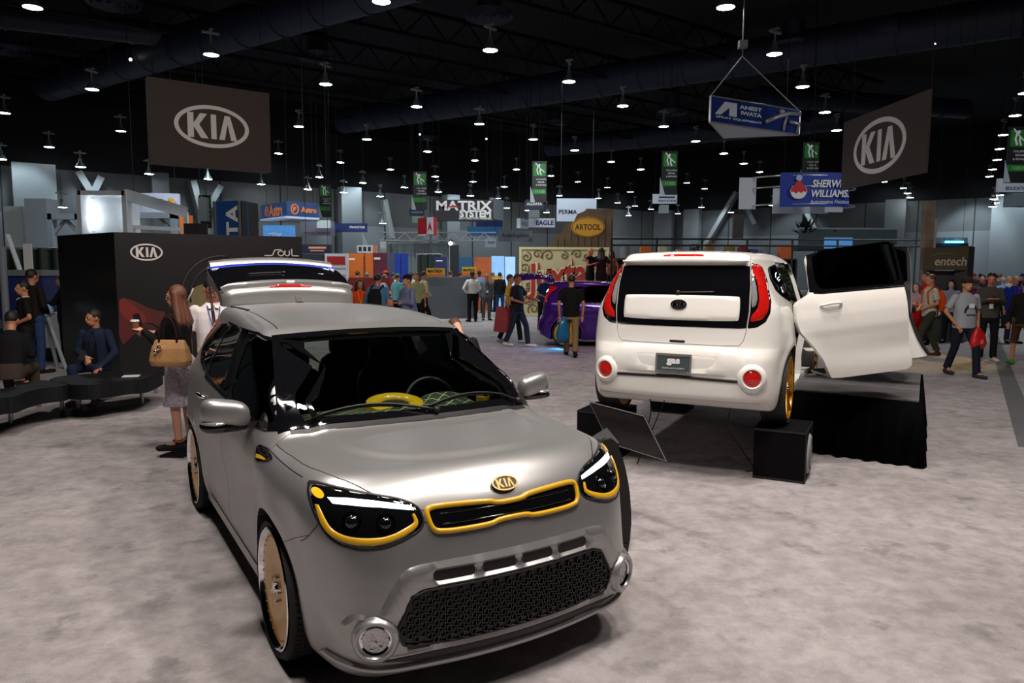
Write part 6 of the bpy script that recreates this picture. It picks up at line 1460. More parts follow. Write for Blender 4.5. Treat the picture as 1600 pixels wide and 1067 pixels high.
# purple car behind
purple = tag(empty('car', (at(960, 500, 17.8).x + .25, 18.3, 0), math.radians(-8)), 'purple hatchback with its tailgate raised behind the white car', 'car')
R3 = body(purple, PARTS, PURPLE, chrome=PURPLE)
rear_end(purple, R3, PURPLE, plate=False, full=False)
for x in (AXF, AXR):
    for s in (1, -1): wheel(purple, x, s, 'disc', tread=False)
turn_part(R3['tailgate'], (-1.70, 0, 1.575), 'Y', 84)
light('purple_glow', 'AREA', tuple(purple.location + Vector((-1.6, -1.1, .16))), 7, (.05, .45, 1.0), .4, tuple(purple.location + Vector((-2.2, -1.4, 0))))
light('blue_work_light', 'AREA', tuple(purple.location + Vector((-1.9, -.3, 1.35))), 5, (.3, .6, 1.0), .15, tuple(purple.location + Vector((-2.6, -1.2, .6))))
light('magenta_wash', 'SPOT', tuple(purple.location + Vector((-1.5, -2.0, 6.5))), 260, (1.0, .45, .85), .3, tuple(purple.location + Vector((-1.8, -2.6, 0))), math.radians(60), .8)
pw = on_z(1420, 562, 0); light('warm_booth_spot', 'SPOT', (pw.x + 1.2, pw.y + 2.0, 5.0), 420, (1.0, .68, .18), .15, (pw.x, pw.y, 0), math.radians(38), .5)
# ================================================================== people
def remesh(name, mb, voxel, m, parent, it=2, sm=.5):
    o = mb.build(name, m, parent); md = o.modifiers.new('r', 'REMESH'); md.mode = 'VOXEL'; md.voxel_size = voxel; md.use_smooth_shade = True
    if it: s_ = o.modifiers.new('s', 'SMOOTH'); s_.iterations = it; s_.factor = sm
    dg = bpy.context.evaluated_depsgraph_get(); dg.update(); me = bpy.data.meshes.new_from_object(o.evaluated_get(dg), depsgraph=dg)
    o.modifiers.clear(); old = o.data; o.data = me; bpy.data.meshes.remove(old); me.name = name
    return o
def cap(mb, a, b, ra, rb, n=12):
    mb.cyl(a, b, ra, rb, n=n); mb.ball(a, ra, n); mb.ball(b, rb, n)
def chain(mb, pts, rs, n=12):
    for i in range(len(pts) - 1): cap(mb, pts[i], pts[i + 1], rs[i], rs[i + 1], n)
def loft(mb, rings, n=18, p=2.4):
    """rings: (centre, rx, ry, normal-frame matrix or None) closed body of super-ellipses"""
    V = []; F = []
    for (c, rx, ry, Rm) in rings:
        for k in range(n):
            a = 2 * PI * k / n; x = math.copysign(abs(math.cos(a)) ** (2 / p), math.cos(a)) * rx; y = math.copysign(abs(math.sin(a)) ** (2 / p), math.sin(a)) * ry
            v = Vector((x, y, 0)); V.append(Vector(c) + (Rm @ v if Rm is not None else v))
    K = len(rings)
    for i in range(K - 1):
        for k in range(n): F.append((i * n + k, i * n + (k + 1) % n, (i + 1) * n + (k + 1) % n, (i + 1) * n + k))
    F += [tuple(range(n - 1, -1, -1)), tuple((K - 1) * n + k for k in range(n))]
    mb.add(V, F)
def srgb(r, g, b): f = lambda v: ((v / 255) / 12.92 if v / 255 <= .04045 else ((v / 255 + .055) / 1.055) ** 2.4); return (f(r), f(g), f(b))
def cloth(c, kind='plain'):
    nm = 'cloth_%s_%d_%d_%d' % (kind, *c)
    if nm in MATS: return MATS[nm]
    m = mat(nm, srgb(*c), .85, noise={'plain': .15, 'pattern': .9, 'denim': .3}[kind], scale={'plain': 6, 'pattern': 45, 'denim': 12}[kind], bump=.35, bscale=14, spec=.2)
    return m
def skin_m(c): return mat('skin_%d_%d_%d' % c, srgb(*c), .55, noise=.08, scale=20)
def hair_m(c): return mat('hair_%d_%d_%d' % c, srgb(*c), .5, noise=.35, scale=60, bump=.6, bscale=120)
PALE, TAN, DARKS, RUDDY = (205, 150, 122), (176, 118, 86), (84, 52, 38), (196, 120, 96)
def person(lb, px, d, rz, h=1.75, top=(60, 60, 66), bottom=(22, 22, 26), hair=(30, 20, 16), skin=PALE, arms='down', legs='stand', sleeve='short', shoes=(24, 22, 22), base=0.0, head=0.0, nod=0.0, lean=0.0, build=1.0,
           kind='plain', bkind='plain', hat=None, hairstyle='short', extra=None, fine=None, skirt=None, collar=None, untuck=True, shorts=False, group=None, jacket=None, lanyard=None, glasses=False):
    x = at(px, 440, d).x; r = empty('person', (x, d, base), math.radians(rz)); tag(r, lb, 'person', group)
    s = h / 1.75; hero = fine is not None; vx = fine or (.013 if d < 14 else .018 if d < 20 else .024)
    S3 = lambda x, y, z: Vector((x * s, y * s, z * s))
    sit = legs == 'sit'; hz = .50 if sit else .93
    dz = hz - .93
    J = {}
    for sd, k in ((1, 'L'), (-1, 'R')):
        J['hip' + k] = S3(sd * .09, 0, hz)
        if sit: J['kn' + k] = S3(sd * .17, -.44, .50); J['an' + k] = S3(sd * .15, -.46 - .06 * sd, .09); J['toe' + k] = S3(sd * .17, -.62 - .06 * sd, .035)
        elif legs == 'walk': f = -.26 * sd; J['kn' + k] = S3(sd * .095, f * .55 - .06, .50 + (.01 if sd > 0 else 0)); J['an' + k] = S3(sd * .09, f, .09 if sd > 0 else .14); J['toe' + k] = S3(sd * .11, f - .15, .035 if sd > 0 else .05)
        elif legs == 'back': f = .24 * sd; J['kn' + k] = S3(sd * .095, f * .55 - .05, .50); J['an' + k] = S3(sd * .09, f, .09 if sd < 0 else .14); J['toe' + k] = S3(sd * .11, f - .15, .035)
        else: J['kn' + k] = S3(sd * .11, -.01, .50); J['an' + k] = S3(sd * .115, .02, .09); J['toe' + k] = S3(sd * .15, -.14, .035)
    Rl = Matrix.Rotation(math.radians(lean), 4, 'X'); hp = S3(0, 0, hz)
    def U(x, y, z): return hp + (Rl @ (S3(x, y, z + dz) - hp))
    bw = build
    for sd, k in ((1, 'L'), (-1, 'R')):
        J['sh' + k] = U(sd * .168 * bw, 0, 1.425)
        a = arms if isinstance(arms, str) else arms[0 if sd > 0 else 1]
        P_ = {'down': ((.235, .03, 1.14), (.245, -.03, .88)), 'swing': ((.23, .10 * sd, 1.15), (.235, .12 * sd - .08, .92)), 'front': ((.25, .0, 1.15), (.08, -.24, 1.06)), 'phone': ((.23, -.03, 1.16), (.07, -.26, 1.24)),
              'belly': ((.27, .02, 1.15), (.06, -.20, 1.02)), 'cross': ((.24, -.06, 1.17), (-.06, -.21, 1.16)), 'pocket': ((.28, .06, 1.15), (.19, -.06, .92)), 'back': ((.25, .10, 1.15), (.12, .16, .98)), 'hip': ((.33, .06, 1.15), (.19, -.04, 1.0)),
              'lap': ((.24, -.02, 1.15), (.18, -.26, 1.01)), 'reach': ((.24, -.14, 1.2), (.16, -.42, 1.14)), 'up': ((.24, -.16, 1.32), (.12, -.24, 1.56))}.get(a, a)
        e, wv = P_; J['el' + k] = U(sd * e[0] * (bw if e[0] > 0 else 1), e[1], e[2]); J['wr' + k] = U(sd * wv[0], wv[1], wv[2])
    hc = U(0, -.015, 1.635); Hd = Matrix.Rotation(math.radians(head), 4, 'Z') @ Matrix.Rotation(math.radians(nod), 4, 'X')
    def HH(x, y, z): return hc + (Rl @ (Hd @ S3(x, y, z)))
    nk = U(0, .012, 1.47)
    RT = Rl.to_3x3()
    mb = MB(); n = 14 if hero else 10
    # skull, jaw, nose, ears, neck
    mb.add([HH(v[0] * .076, v[1] * .094 + .008, v[2] * .105 + .012) for v in _ub(16 if hero else 12)[0]], _ub(16 if hero else 12)[1])
    mb.add([HH(v[0] * .056, v[1] * .062 - .028, v[2] * .064 - .058) for v in _ub(12)[0]], _ub(12)[1])
    mb.add([HH(v[0] * .013, v[1] * .016 - .098, v[2] * .026 - .008) for v in _ub(8)[0]], _ub(8)[1])
    mb.add([HH(v[0] * .015, v[1] * .013 - .104, v[2] * .010 - .026) for v in _ub(8)[0]], _ub(8)[1])
    mb.add([HH(v[0] * .055, v[1] * .020 - .078, v[2] * .010 + .026) for v in _ub(8)[0]], _ub(8)[1])
    mb.add([HH(v[0] * .020, v[1] * .012 - .088, v[2] * .008 - .052) for v in _ub(8)[0]], _ub(8)[1])
    for sd in (1, -1): mb.add([HH(sd * .078 + v[0] * .012, .012 + v[1] * .020, v[2] * .032 - .005) for v in _ub(8)[0]], _ub(8)[1])
    cap(mb, U(0, .02, 1.40), HH(0, .02, -.05), .058 * s, .054 * s, n)
    # torso and limbs under the clothes
    loft(mb, [(U(0, 0, .90), .135 * s * bw, .095 * s, RT), (U(0, 0, 1.05), .125 * s * bw, .088 * s, RT), (U(0, 0, 1.25), .150 * s * bw, .10 * s, RT), (U(0, 0, 1.40), .155 * s * bw, .085 * s, RT), (U(0, 0.005, 1.455), .09 * s, .06 * s, RT)], 14)
    for k in 'LR':
        chain(mb, [J['hip' + k], J['kn' + k], J['an' + k]], [.075 * s, .052 * s, .036 * s], n); chain(mb, [J['an' + k], J['toe' + k]], [.034 * s, .026 * s], 8)
        chain(mb, [J['sh' + k] - Vector((0, 0, .02 * s)), J['el' + k], J['wr' + k]], [.036 * s, .036 * s, .026 * s], n)
        fd = (J['wr' + k] - J['el' + k]).normalized(); sd = 1 if k == 'L' else -1
        if (J['wr' + k] - J['sh' + k]).z > -.45 * s: fd = (fd + Vector((0, -.3, 0))).normalized()
        up = Vector((0, -1, 0)) if abs(fd.z) > .7 else Vector((0, 0, 1)); sv = fd.cross(up).normalized(); nv = sv.cross(fd)
        c = J['wr' + k] + fd * .055 * s
        mb.add([c + fd * v[2] * .052 * s + sv * v[0] * .040 * s + nv * v[1] * .017 * s for v in _ub(10)[0]], _ub(10)[1])
        if hero:
            for j, (o, L_) in enumerate(((-.028, .066), (-.010, .078), (.009, .074), (.026, .058))):
                b0 = c + fd * .036 * s + sv * o * s; cur = -nv * (.012 + .006 * j) * s * (1 if fd.z < -.5 else 1.4); m_ = b0 + fd * L_ * .5 * s + cur * .5; e_ = b0 + fd * L_ * .9 * s + cur * 2.0; chain(mb, [b0, m_, e_], [.0095 * s, .0088 * s, .0075 * s], 8)
            b0 = c - fd * .02 * s - sv * .030 * s; chain(mb, [b0, b0 + (fd * .5 - sv * .7).normalized() * .035 * s, b0 + (fd * .9 - sv * .55).normalized() * .065 * s - nv * .008], [.013 * s, .0105 * s, .0085 * s], 8)
        else:
            e_ = c + fd * .085 * s - nv * .02 * s; cap(mb, c + fd * .02 * s - sv * .012 * s, e_ - sv * .014 * s, .017 * s, .011 * s, 8); cap(mb, c + fd * .02 * s + sv * .014 * s, e_ + sv * .012 * s, .017 * s, .011 * s, 8)
            b0 = c - fd * .015 * s - sv * .03 * s; cap(mb, b0, b0 + (fd * .8 - sv * .6) * .05 * s, .012 * s, .009 * s, 8)
    remesh('body', mb, min(vx, .014) if d < 20 else vx, skin_m(skin), r, 1, .4)
    # face details
    if d < 20:
        mb = MB(); mb2 = MB()
        for sd in (1, -1):
            mb.ball(HH(sd * .031, -.0745, .006), .0085 * s, 8); mb2.ball(HH(sd * .031, -.0810, .005), .0042 * s, 6)
            mb2.add([HH(sd * .032 + v[0] * .016, v[1] * .004 - .0910, v[2] * .0025 + .031) for v in _ub(8)[0]], _ub(8)[1])
        mb.build('eyes', mat('eye_white', (.6, .58, .55), .3), r, smooth=True); mb2.build('eyebrows', hair_m(hair if sum(hair) < 380 else (90, 80, 70)), r, smooth=True)
        mb = MB(); mb.add([HH(v[0] * .022, v[1] * .006 - .0950, v[2] * .006 - .053) for v in _ub(8)[0]], _ub(8)[1]); mb.build('lips', mat('lips', srgb(150, 78, 72), .5), r, smooth=True)
    if glasses:
        mb = MB()
        for sd in (1, -1):
            mb.tube([HH(sd * .034 + .024 * math.cos(a), -.104, .008 + .017 * math.sin(a)) for a in np.linspace(0, 2 * PI, 14, endpoint=False)], .0028 * s, 5, closed=True); mb.tube([HH(sd * .058, -.102, .012), HH(sd * .080, -.02, .014)], .0026 * s, 5)
        mb.tube([HH(-.011, -.106, .012), HH(.011, -.106, .012)], .0026, 5); mb.build('glasses', SATBLK, r, smooth=True)
    # hair
    if hairstyle != 'bald':
        mb = MB()
        mb.add([HH(v[0] * .084, v[1] * .096 + .020, v[2] * .098 + .034) for v in _ub(14)[0] ], _ub(14)[1])
        if hairstyle in ('long', 'wavy'):
            L_ = .30 if hairstyle == 'long' else .36
            for sd in (-1, -.5, 0, .5, 1):
                p0 = HH(sd * .070, .045 - .02 * abs(sd), .03); p1 = HH(sd * .082, .062 - .03 * abs(sd), -.10); p2 = U(sd * .11, .10 - .03 * abs(sd), 1.635 - L_ * .75); p3 = U(sd * .095, .095 - .045 * abs(sd), 1.635 - L_); chain(mb, [p0, p1, p2, p3], [.042 * s, .045 * s, .040 * s, .018 * s], 10)
        o = remesh('hair', mb, .009 if hero else min(vx, .016), hair_m(hair), r, 2)
        # keep the face free
        bm = bmesh.new(); bm.from_mesh(o.data); Mi = (Rl @ Hd).inverted(); kill_ = []
        for v in bm.verts:
            q = (Mi @ (v.co - hc)) / s
            if q.y < -.045 and q.z < .058 and abs(q.x) < .090: kill_.append(v)
            elif hairstyle == 'short' and q.z < -.02 and q.y < .03: kill_.append(v)
            elif hairstyle == 'short' and q.z < -.075: kill_.append(v)
        bmesh.ops.delete(bm, geom=kill_, context='VERTS'); bm.to_mesh(o.data); bm.free()
    if hat:
        mb = MB(); mb.add([HH(v[0] * .092, v[1] * .106 + .012, max(v[2], -.05) * .088 + .060) for v in _ub(14)[0]], _ub(14)[1])
        if hat[0] == 'cap': mb.add([HH(v[0] * .070, v[1] * .065 - .11, v[2] * .008 + .058) for v in _ub(12)[0]], _ub(12)[1])
        else: mb.add([HH(v[0] * .135, v[1] * .150 + .008, v[2] * .012 + .052) for v in _ub(16)[0]], _ub(16)[1])
        mb.build('hat', cloth(hat[1]), r, smooth=True)
    # top
    mb = MB(); zb = .86 if untuck else .98; w0 = 1.0
    if sit: zb = max(zb, .95)
    rings = [(U(0, 0, zb), .172 * s * bw, .128 * s * bw, RT), (U(0, 0, 1.02), .160 * s * bw, .122 * s * bw ** 1.5, RT), (U(0, -.005, 1.18), .166 * s * bw, .122 * s * bw ** 1.2, RT), (U(0, 0, 1.32), .176 * s * bw, .120 * s, RT), (U(0, 0, 1.40), .168 * s * bw, .100 * s, RT), (U(0, .005, 1.450), .118 * s, .078 * s, RT), (U(0, .010, 1.49), .070 * s, .066 * s, RT)]
    loft(mb, rings, 20)
    for k in 'LR':
        sh, el, wr = J['sh' + k], J['el' + k], J['wr' + k]; mb.ball(sh - Vector((0, 0, .012 * s)), .060 * s, 12)
        if sleeve == 'short': e_ = sh + (el - sh) * .78; mb.cyl(sh, e_, .060 * s, .064 * s, n=12)
        elif sleeve == 'long': mb.cyl(sh, el, .060 * s, .054 * s, n=12); mb.ball(el, .057 * s, 12); mb.cyl(el, el + (wr - el) * .97, .056 * s, .042 * s, n=12)
        else: mb.cyl(sh, sh + (el - sh) * .25, .066 * s, .062 * s, n=12)
    remesh('jacket' if jacket else 'shirt', mb, vx, cloth(top, kind), r, 2)
    if jacket:   # the shirt that shows between the open fronts
        mb = MB(); P = [U(.045, -.130 * bw ** 1.2, 1.0), U(-.045, -.130 * bw ** 1.2, 1.0), U(-.055, -.128, 1.30), U(0, -.088, 1.46), U(.055, -.128, 1.30)]
        mb.add(P + [p + Vector((0, .012, 0)) for p in P], [(0, 1, 2, 3, 4), (9, 8, 7, 6, 5)] + [(i, i + 5, (i + 1) % 5 + 5, (i + 1) % 5) for i in range(5)]); mb.build('shirt_front', cloth(jacket), r)
    if collar:
        mb = MB(); mb.tube([U(.064 * math.cos(a), .004 + .066 * math.sin(a) , 1.485 - .018 * (math.sin(a) < -.4)) for a in np.linspace(0, 2 * PI, 16, endpoint=False)], .012 * s, 6, closed=True)
        for sd in (1, -1): mb.add([U(0, -.072, 1.478), U(sd * .062, -.062, 1.482), U(sd * .052, -.112, 1.435), U(sd * .014, -.116, 1.440)], [(0, 1, 2, 3), (3, 2, 1, 0)])
        mb.build('collar', cloth(collar), r)
    if lanyard:
        mb = MB(); zz = 1.16
        for sd in (1, -1): mb.tube([U(sd * .055, .01, 1.50), U(sd * .062, -.085, 1.44), U(sd * .035, -.142, 1.30), U(0, -.146 * bw ** 1.2, zz)], .005 * s, 5)
        mb.build('lanyard', cloth(lanyard), r); mb = MB(); mb.box(U(0, -.150 * bw ** 1.2, zz - .06), (.075, .006, .10)); mb.build('badge', cloth((215, 215, 210)), r)
    # bottom
    if skirt:
        mb = MB(); loft(mb, [(S3(0, 0, hz + .10), .135 * s, .105 * s, None), (S3(0, .015, hz), .188 * s, .150 * s, None), (S3(0, .01, hz - .18), .200 * s, .148 * s, None), (S3(0, -.01, hz - .34), .180 * s, .132 * s, None), (S3(0, -.01, hz - .41), .188 * s, .155 * s, None), (S3(0, -.01, hz - .45), .196 * s, .170 * s, None)], 22, 2.1); remesh('skirt', mb, vx, cloth(skirt, 'pattern'), r, 1)
    else:
        mb = MB()
        if sit: loft(mb, [(S3(0, .02, hz - .09), .165 * s * bw, .15 * s, None), (S3(0, .01, hz + .04), .168 * s * bw, .135 * s, None), (S3(0, 0, hz + .12), .152 * s * bw, .115 * s, None)], 16)
        else: loft(mb, [(S3(0, 0, hz - .13), .150 * s * bw, .115 * s, None), (S3(0, 0, hz), .165 * s * bw, .122 * s, None), (S3(0, 0, hz + .12), .152 * s * bw, .112 * s, None)], 16)
        for k in 'LR':
            hip, kn, an = J['hip' + k], J['kn' + k], J['an' + k]; mb.cyl(hip, kn, .098 * s * bw ** .6, .068 * s, n=14); mb.ball(kn, .070 * s, 12); mb.ball(hip, .095 * s * bw ** .6, 12)
            if shorts: mb.cyl(kn, kn + (an - kn) * .12, .075 * s, .078 * s, n=14)
            else: mb.cyl(kn, an + Vector((0, 0, -.02 * s)), .068 * s, .064 * s, n=14)
        remesh('shorts' if shorts else 'trousers', mb, vx, cloth(bottom, bkind), r, 2)
    for k in 'LR':
        an, to = J['an' + k], J['toe' + k]; mb = MB(); dd = (to - an); dd.z = 0; dd.normalize(); bz = min(an.z, to.z) - .035 * s + .0
        zb_ = (to.z - .035 * s)
        he = an - dd * .045 * s; he.z = zb_ + .045 * s; mb.ball(he, (.042 * s, .042 * s, .045 * s), 10); mid = an + dd * .07 * s; mid.z = zb_ + .040 * s; mb.ball(mid, (.045 * s, .045 * s, .040 * s), 10); tp = to + dd * .03 * s; tp.z = zb_ + .032 * s; mb.ball(tp, (.048 * s, .048 * s, .032 * s), 10)
        mb.cyl(he, mid, .042 * s, .042 * s, n=10); mb.cyl(mid, tp, .042 * s, .034 * s, n=10); mb.cyl(Vector((an.x, an.y, he.z)), an + Vector((0, 0, .03 * s)), .042 * s, .040 * s, n=10)
        o = remesh('shoe', mb, min(vx, .014), cloth(shoes), r, 1)
        for v in o.data.vertices:
            if v.co.z < zb_ + .006 * s: v.co.z = zb_
    if extra: extra(r, J, U, HH, s)
    return r
_UB = {}
def _ub(n):
    if n not in _UB: b = MB(); b.ball((0, 0, 0), 1, n); _UB[n] = (b.V, b.F)
    return _UB[n]
def pt_world(r, v): return r.matrix_basis @ Vector(v)
def upd(r): bpy.context.view_layer.update(); return r
def carrybag(lb, r, J, k, col, w_=.34, h_=.38, nm='carrier_bag', text=None, tcol=None, drop=.18, cat='bag', yaw=None, off=(0, 0, 0)):
    """bag hanging from a hand: a thing of its own"""
    M = Matrix.Translation(r.location) @ Matrix.Rotation(r.rotation_euler.z, 4, 'Z'); p = M @ (J['wr' + k] + Vector((0, -.0, -.10))) + Vector(off)
    b = tag(empty(nm, (p.x, p.y, p.z), yaw if yaw is not None else r.rotation_euler.z + .25), lb, cat); mb = MB(); t = .05; z0, z1 = -drop - h_, -drop
    V = [(-w_ / 2, -t, z0), (w_ / 2, -t, z0), (w_ / 2, t, z0), (-w_ / 2, t, z0), (-w_ * .46, -t * .5, z1), (w_ * .46, -t * .5, z1), (w_ * .46, t * .5, z1), (-w_ * .46, t * .5, z1), (0, -t * 1.5, (z0 + z1) / 2), (0, t * 1.5, (z0 + z1) / 2)]
    mb.add(V, [(0, 3, 2, 1), (0, 1, 8), (1, 5, 8), (5, 4, 8), (4, 0, 8), (2, 3, 9), (3, 7, 9), (7, 6, 9), (6, 2, 9), (1, 2, 6, 5), (3, 0, 4, 7), (4, 5, 6, 7)]); mb.build('bag_body', cloth(col), b)
    mb = MB()
    for y in (-.015, .015): mb.tube([(-w_ * .22, y, z1), (-w_ * .12, y * .5, -.03), (0, 0, 0), (w_ * .12, y * .5, -.03), (w_ * .22, y, z1)], .006, 6)
    mb.build('bag_handle', cloth(col), b)
    if text: mb = MB(); Mt = Matrix.Translation((0, -t * 1.6, (z0 + z1) / 2)) @ Matrix.Rotation(PI / 2, 4, 'X'); put_text(mb, text, Mt, w=w_ * .8, h=h_ * .32, bold=.03, shear=.2); mb.build('bag_lettering', cloth(tcol), b)
    return b
def held(name, lb, cat, r, v, build, rz=0.0):
    M = Matrix.Translation(r.location) @ Matrix.Rotation(r.rotation_euler.z, 4, 'Z'); p = M @ Vector(v); o = tag(empty(name, p, r.rotation_euler.z + rz), lb, cat); build(o); return o
def b_phone(o): mb = MB(); mb.box((0, 0, 0), (.075, .15, .010), R=Matrix.Rotation(.9, 3, 'X')); mb.build('phone_case', SATBLK, o)
def b_camera(o): mb = MB(); mb.box((0, 0, 0), (.14, .07, .10)); mb.box((0, 0, .06), (.06, .06, .03)); mb.build('camera_body', SATBLK, o); mb = MB(); mb.cyl((0, -.03, 0), (0, -.14, 0), .038, .042, n=14); mb.build('camera_lens', GLOSSBLK, o)
def b_paper(o): mb = MB(); mb.box((0, 0, 0), (.20, .15, .012)); mb.build('pages', cloth((210, 210, 205)), o)
# ---- woman with bag at the silver car
def f_woman(r, J, U, HH, s):
    pass
arms_w = (((.20, -.10, 1.14), (.06, -.36, 1.27)), ((.21, -.12, 1.16), (.10, -.34, 1.24)))
W1 = person('woman in black jacket and white lace skirt holding phone and coffee cup', 276, 7.25, -96, 1.64, top=(14, 13, 15), hair=(96, 56, 34), skin=PALE, arms=arms_w, sleeve='long', skirt=(170, 160, 170), hairstyle='wavy', fine=.0085, base=.065, shoes=(30, 26, 30), head=4, nod=4, build=.92, legs='stand', untuck=False)
for k, x in (('L', .11), ('R', -.11)):
    mb = MB(); mb.add([(x - .035, .075, -.065), (x + .035, .075, -.065), (x + .045, -.16, -.065), (x - .045, -.16, -.065), (x - .032, .08, .03), (x + .032, .08, .03), (x + .04, -.17, -.045), (x - .04, -.17, -.045)], [(0, 3, 2, 1), (4, 5, 6, 7), (0, 1, 5, 4), (1, 2, 6, 5), (2, 3, 7, 6), (3, 0, 4, 7)]); mb.build('wedge_heel', cloth((26, 22, 26)), W1)
    mb = MB(); mb.tube([(x + .045 * math.cos(a), .02 + .045 * math.sin(a), .10) for a in np.linspace(0, 2 * PI, 14, endpoint=False)], .007, 6, closed=True); mb.build('ankle_strap', cloth((196, 92, 70)), W1)
def f_cup(o): mb = MB(); mb.cyl((0, 0, -.06), (0, 0, .05), .030, .040, n=20); mb.build('cup_body', cloth((120, 80, 55)), o, angle=40); mb = MB(); mb.cyl((0, 0, .05), (0, 0, .066), .043, .038, n=20); mb.build('cup_lid', cloth((220, 215, 210)), o, angle=40)
held('coffee_cup', 'brown paper coffee cup with white lid in the woman\'s hand', 'cup', W1, (.055, -.425, 1.235), f_cup)
def f_ph(o): mb = MB(); mb.box((0, 0, 0), (.010, .07, .13), R=Matrix.Rotation(.3, 3, 'X')); mb.build('phone_case', SATBLK, o)
held('smartphone', 'black phone held up by the woman in the lace skirt', 'phone', W1, (-.05, -.46, 1.29), f_ph)
Mw = Matrix.Translation(W1.location) @ Matrix.Rotation(W1.rotation_euler.z, 4, 'Z')
pb = Mw @ Vector((.30, -.02, 1.03)) + Vector((.10, 0, 0)); hb_ = tag(empty('handbag', pb, math.radians(-6)), 'large tan speckled leather handbag hanging from the woman\'s elbow', 'bag')
mb = MB(); loft(mb, [((0, 0, -.15), .185, .085, None), ((0, 0, -.10), .205, .092, None), ((0, 0, .02), .180, .070, None), ((0, 0, .10), .150, .030, None)], 20, 3.2); remesh('bag_body', mb, .010, mat('tan_ostrich_leather', srgb(176, 132, 84), .5, noise=.35, scale=120, bump=.5, bscale=90), hb_, 2)
mb = MB()
for y in (-.035, .035): mb.tube([(.09 * math.cos(a) + 0, y, .08 + .24 * math.sin(a)) for a in np.linspace(0, PI, 16)], .010, 7)
mb.build('bag_handle', cloth((40, 24, 18)), hb_, smooth=True)
mb = MB(); mb.ball((-.06, -.085, .03), .024, 10); mb.ball((-.10, -.085, -.01), .020, 10); mb.cyl((-.075, -.09, .08), (-.075, -.09, .02), .006, n=6); mb.build('bag_charm', CHROME, hb_, smooth=True)
# ---- man in the white polo
person('man in white polo shirt with blue lanyard and glasses beside the raised tailgate', 331, 7.9, 28, 1.77, top=(214, 206, 206), bottom=(30, 30, 36), hair=(26, 20, 18), skin=RUDDY, arms=('down', 'down'), collar=(220, 214, 214), lanyard=(50, 80, 150), glasses=True, fine=.0095, head=14, nod=10, build=1.06)
# ---- seated man
S1 = person('seated man in dark denim jacket looking aside on the black bench', 148, 10.35, 6, 1.72, top=(24, 34, 54), bottom=(26, 36, 58), hair=(24, 18, 16), skin=TAN, arms=(((.28, -.10, 1.14), (.20, -.42, 1.02)), ((.25, -.06, 1.15), (.04, -.27, 1.12))), legs='sit', sleeve='long', shoes=(120, 116, 112), head=-38, jacket=(14, 14, 18), fine=.0095, kind='denim', bkind='denim', lean=8, lanyard=None)
held('smartphone', 'dark phone in the seated man\'s hand', 'phone', S1, (-.03, -.42, .68), b_phone)
def b_badge(o): mb = MB(); mb.box((0, 0, 0), (.075, .006, .11)); mb.build('badge_card', cloth((205, 205, 205)), o); mb = MB(); mb.box((0, -.003, -.048), (.075, .004, .015)); mb.build('badge_band', cloth((170, 40, 40)), o)
held('name_badge', 'white name badge hanging on the seated man', 'badge', S1, (-.01, -.33, .60), b_badge)
p = on_z(205, 587, .46); bk = tag(empty('brochure', (p.x, p.y, .455), .3), 'white open brochure lying on the bench beside the seated man', 'brochure'); b_paper(bk)
S2 = person('person in black jacket sitting with back turned at the left bench end', 8, 9.6, 200, 1.74, top=(14, 14, 17), bottom=(60, 50, 42), hair=(20, 16, 14), skin=TAN, arms=('lap', 'phone'), legs='sit', sleeve='long', lean=14)
def chest(txt, tc, w_=.2, h_=.09, z=1.22, dx=0.0):
    def f(r, J, U, HH, s):
        mb = MB(); M = Matrix.Translation(U(dx, -.136, z)) @ Matrix.Rotation(PI / 2, 4, 'X'); slab(mb, rrect(-w_ * .5, -h_ * .5, w_ * .5, h_ * .5, .02), (), .004, M); mb.build('shirt_print', cloth(tc), r)
    return f
P5 = person('young man in black T-shirt with yellow print carrying a camera behind the bench', 36, 11.6, -48, 1.66, top=(16, 15, 17), bottom=(18, 18, 22), hair=(14, 12, 12), skin=TAN, arms=('belly', 'belly'), extra=chest('CREW', (200, 150, 60)), collar=(200, 200, 200))
held('camera', 'black camera held by the young man behind the bench', 'camera', P5, (0, -.34, .98), b_camera)
person('man in dark brown jacket and jeans with back turned at the left booth', 50, 12.9, 160, 1.84, top=(28, 20, 18), bottom=(40, 60, 96), hair=(34, 22, 16), skin=TAN, arms='belly', sleeve='long', bkind='denim')
person('person in black sleeve half hidden behind the booth wall edge', 98, 14.6, -70, 1.72, top=(20, 20, 23), hair=(30, 22, 18), skin=PALE, arms='reach', sleeve='long')
# ---- behind the silver car
person('man with white collar and black jacket just right of the raised tailgate', 533, 12.5, -60, 1.74, top=(14, 14, 16), hair=(50, 36, 28), skin=PALE, sleeve='long', collar=(210, 210, 210))
person('man in bright orange shirt seen from behind', 559, 27, 170, 1.78, top=(220, 120, 20), hair=(50, 40, 34), sleeve='short')
person('woman in orange-red shirt with yellow lanyard and dark hair', 562, 17, 20, 1.62, top=(196, 62, 24), hair=(30, 16, 14), skin=TAN, hairstyle='long', lanyard=(230, 190, 30))
person('grey haired person in bright red shirt', 574, 26, 150, 1.74, top=(200, 36, 22), hair=(120, 116, 112))
def f_backpack(col, y=.0):
    def f(r, J, U, HH, s):
        mb = MB(); loft(mb, [(U(0, .17, .98), .13, .08, None), (U(0, .20, 1.10), .16, .11, None), (U(0, .19, 1.30), .15, .10, None), (U(0, .15, 1.43), .10, .06, None)], 16, 3.0); remesh('backpack_body', mb, .02, cloth(col), r, 1)
        mb = MB()
        for sd in (1, -1): mb.tube([U(sd * .11, .14, 1.42), U(sd * .12, .0, 1.505), U(sd * .125, -.125, 1.38), U(sd * .13, -.10, 1.15), U(sd * .12, .10, 1.02)], .018, 6)
        mb.build('backpack_strap', cloth(col), r, smooth=True)
    return f
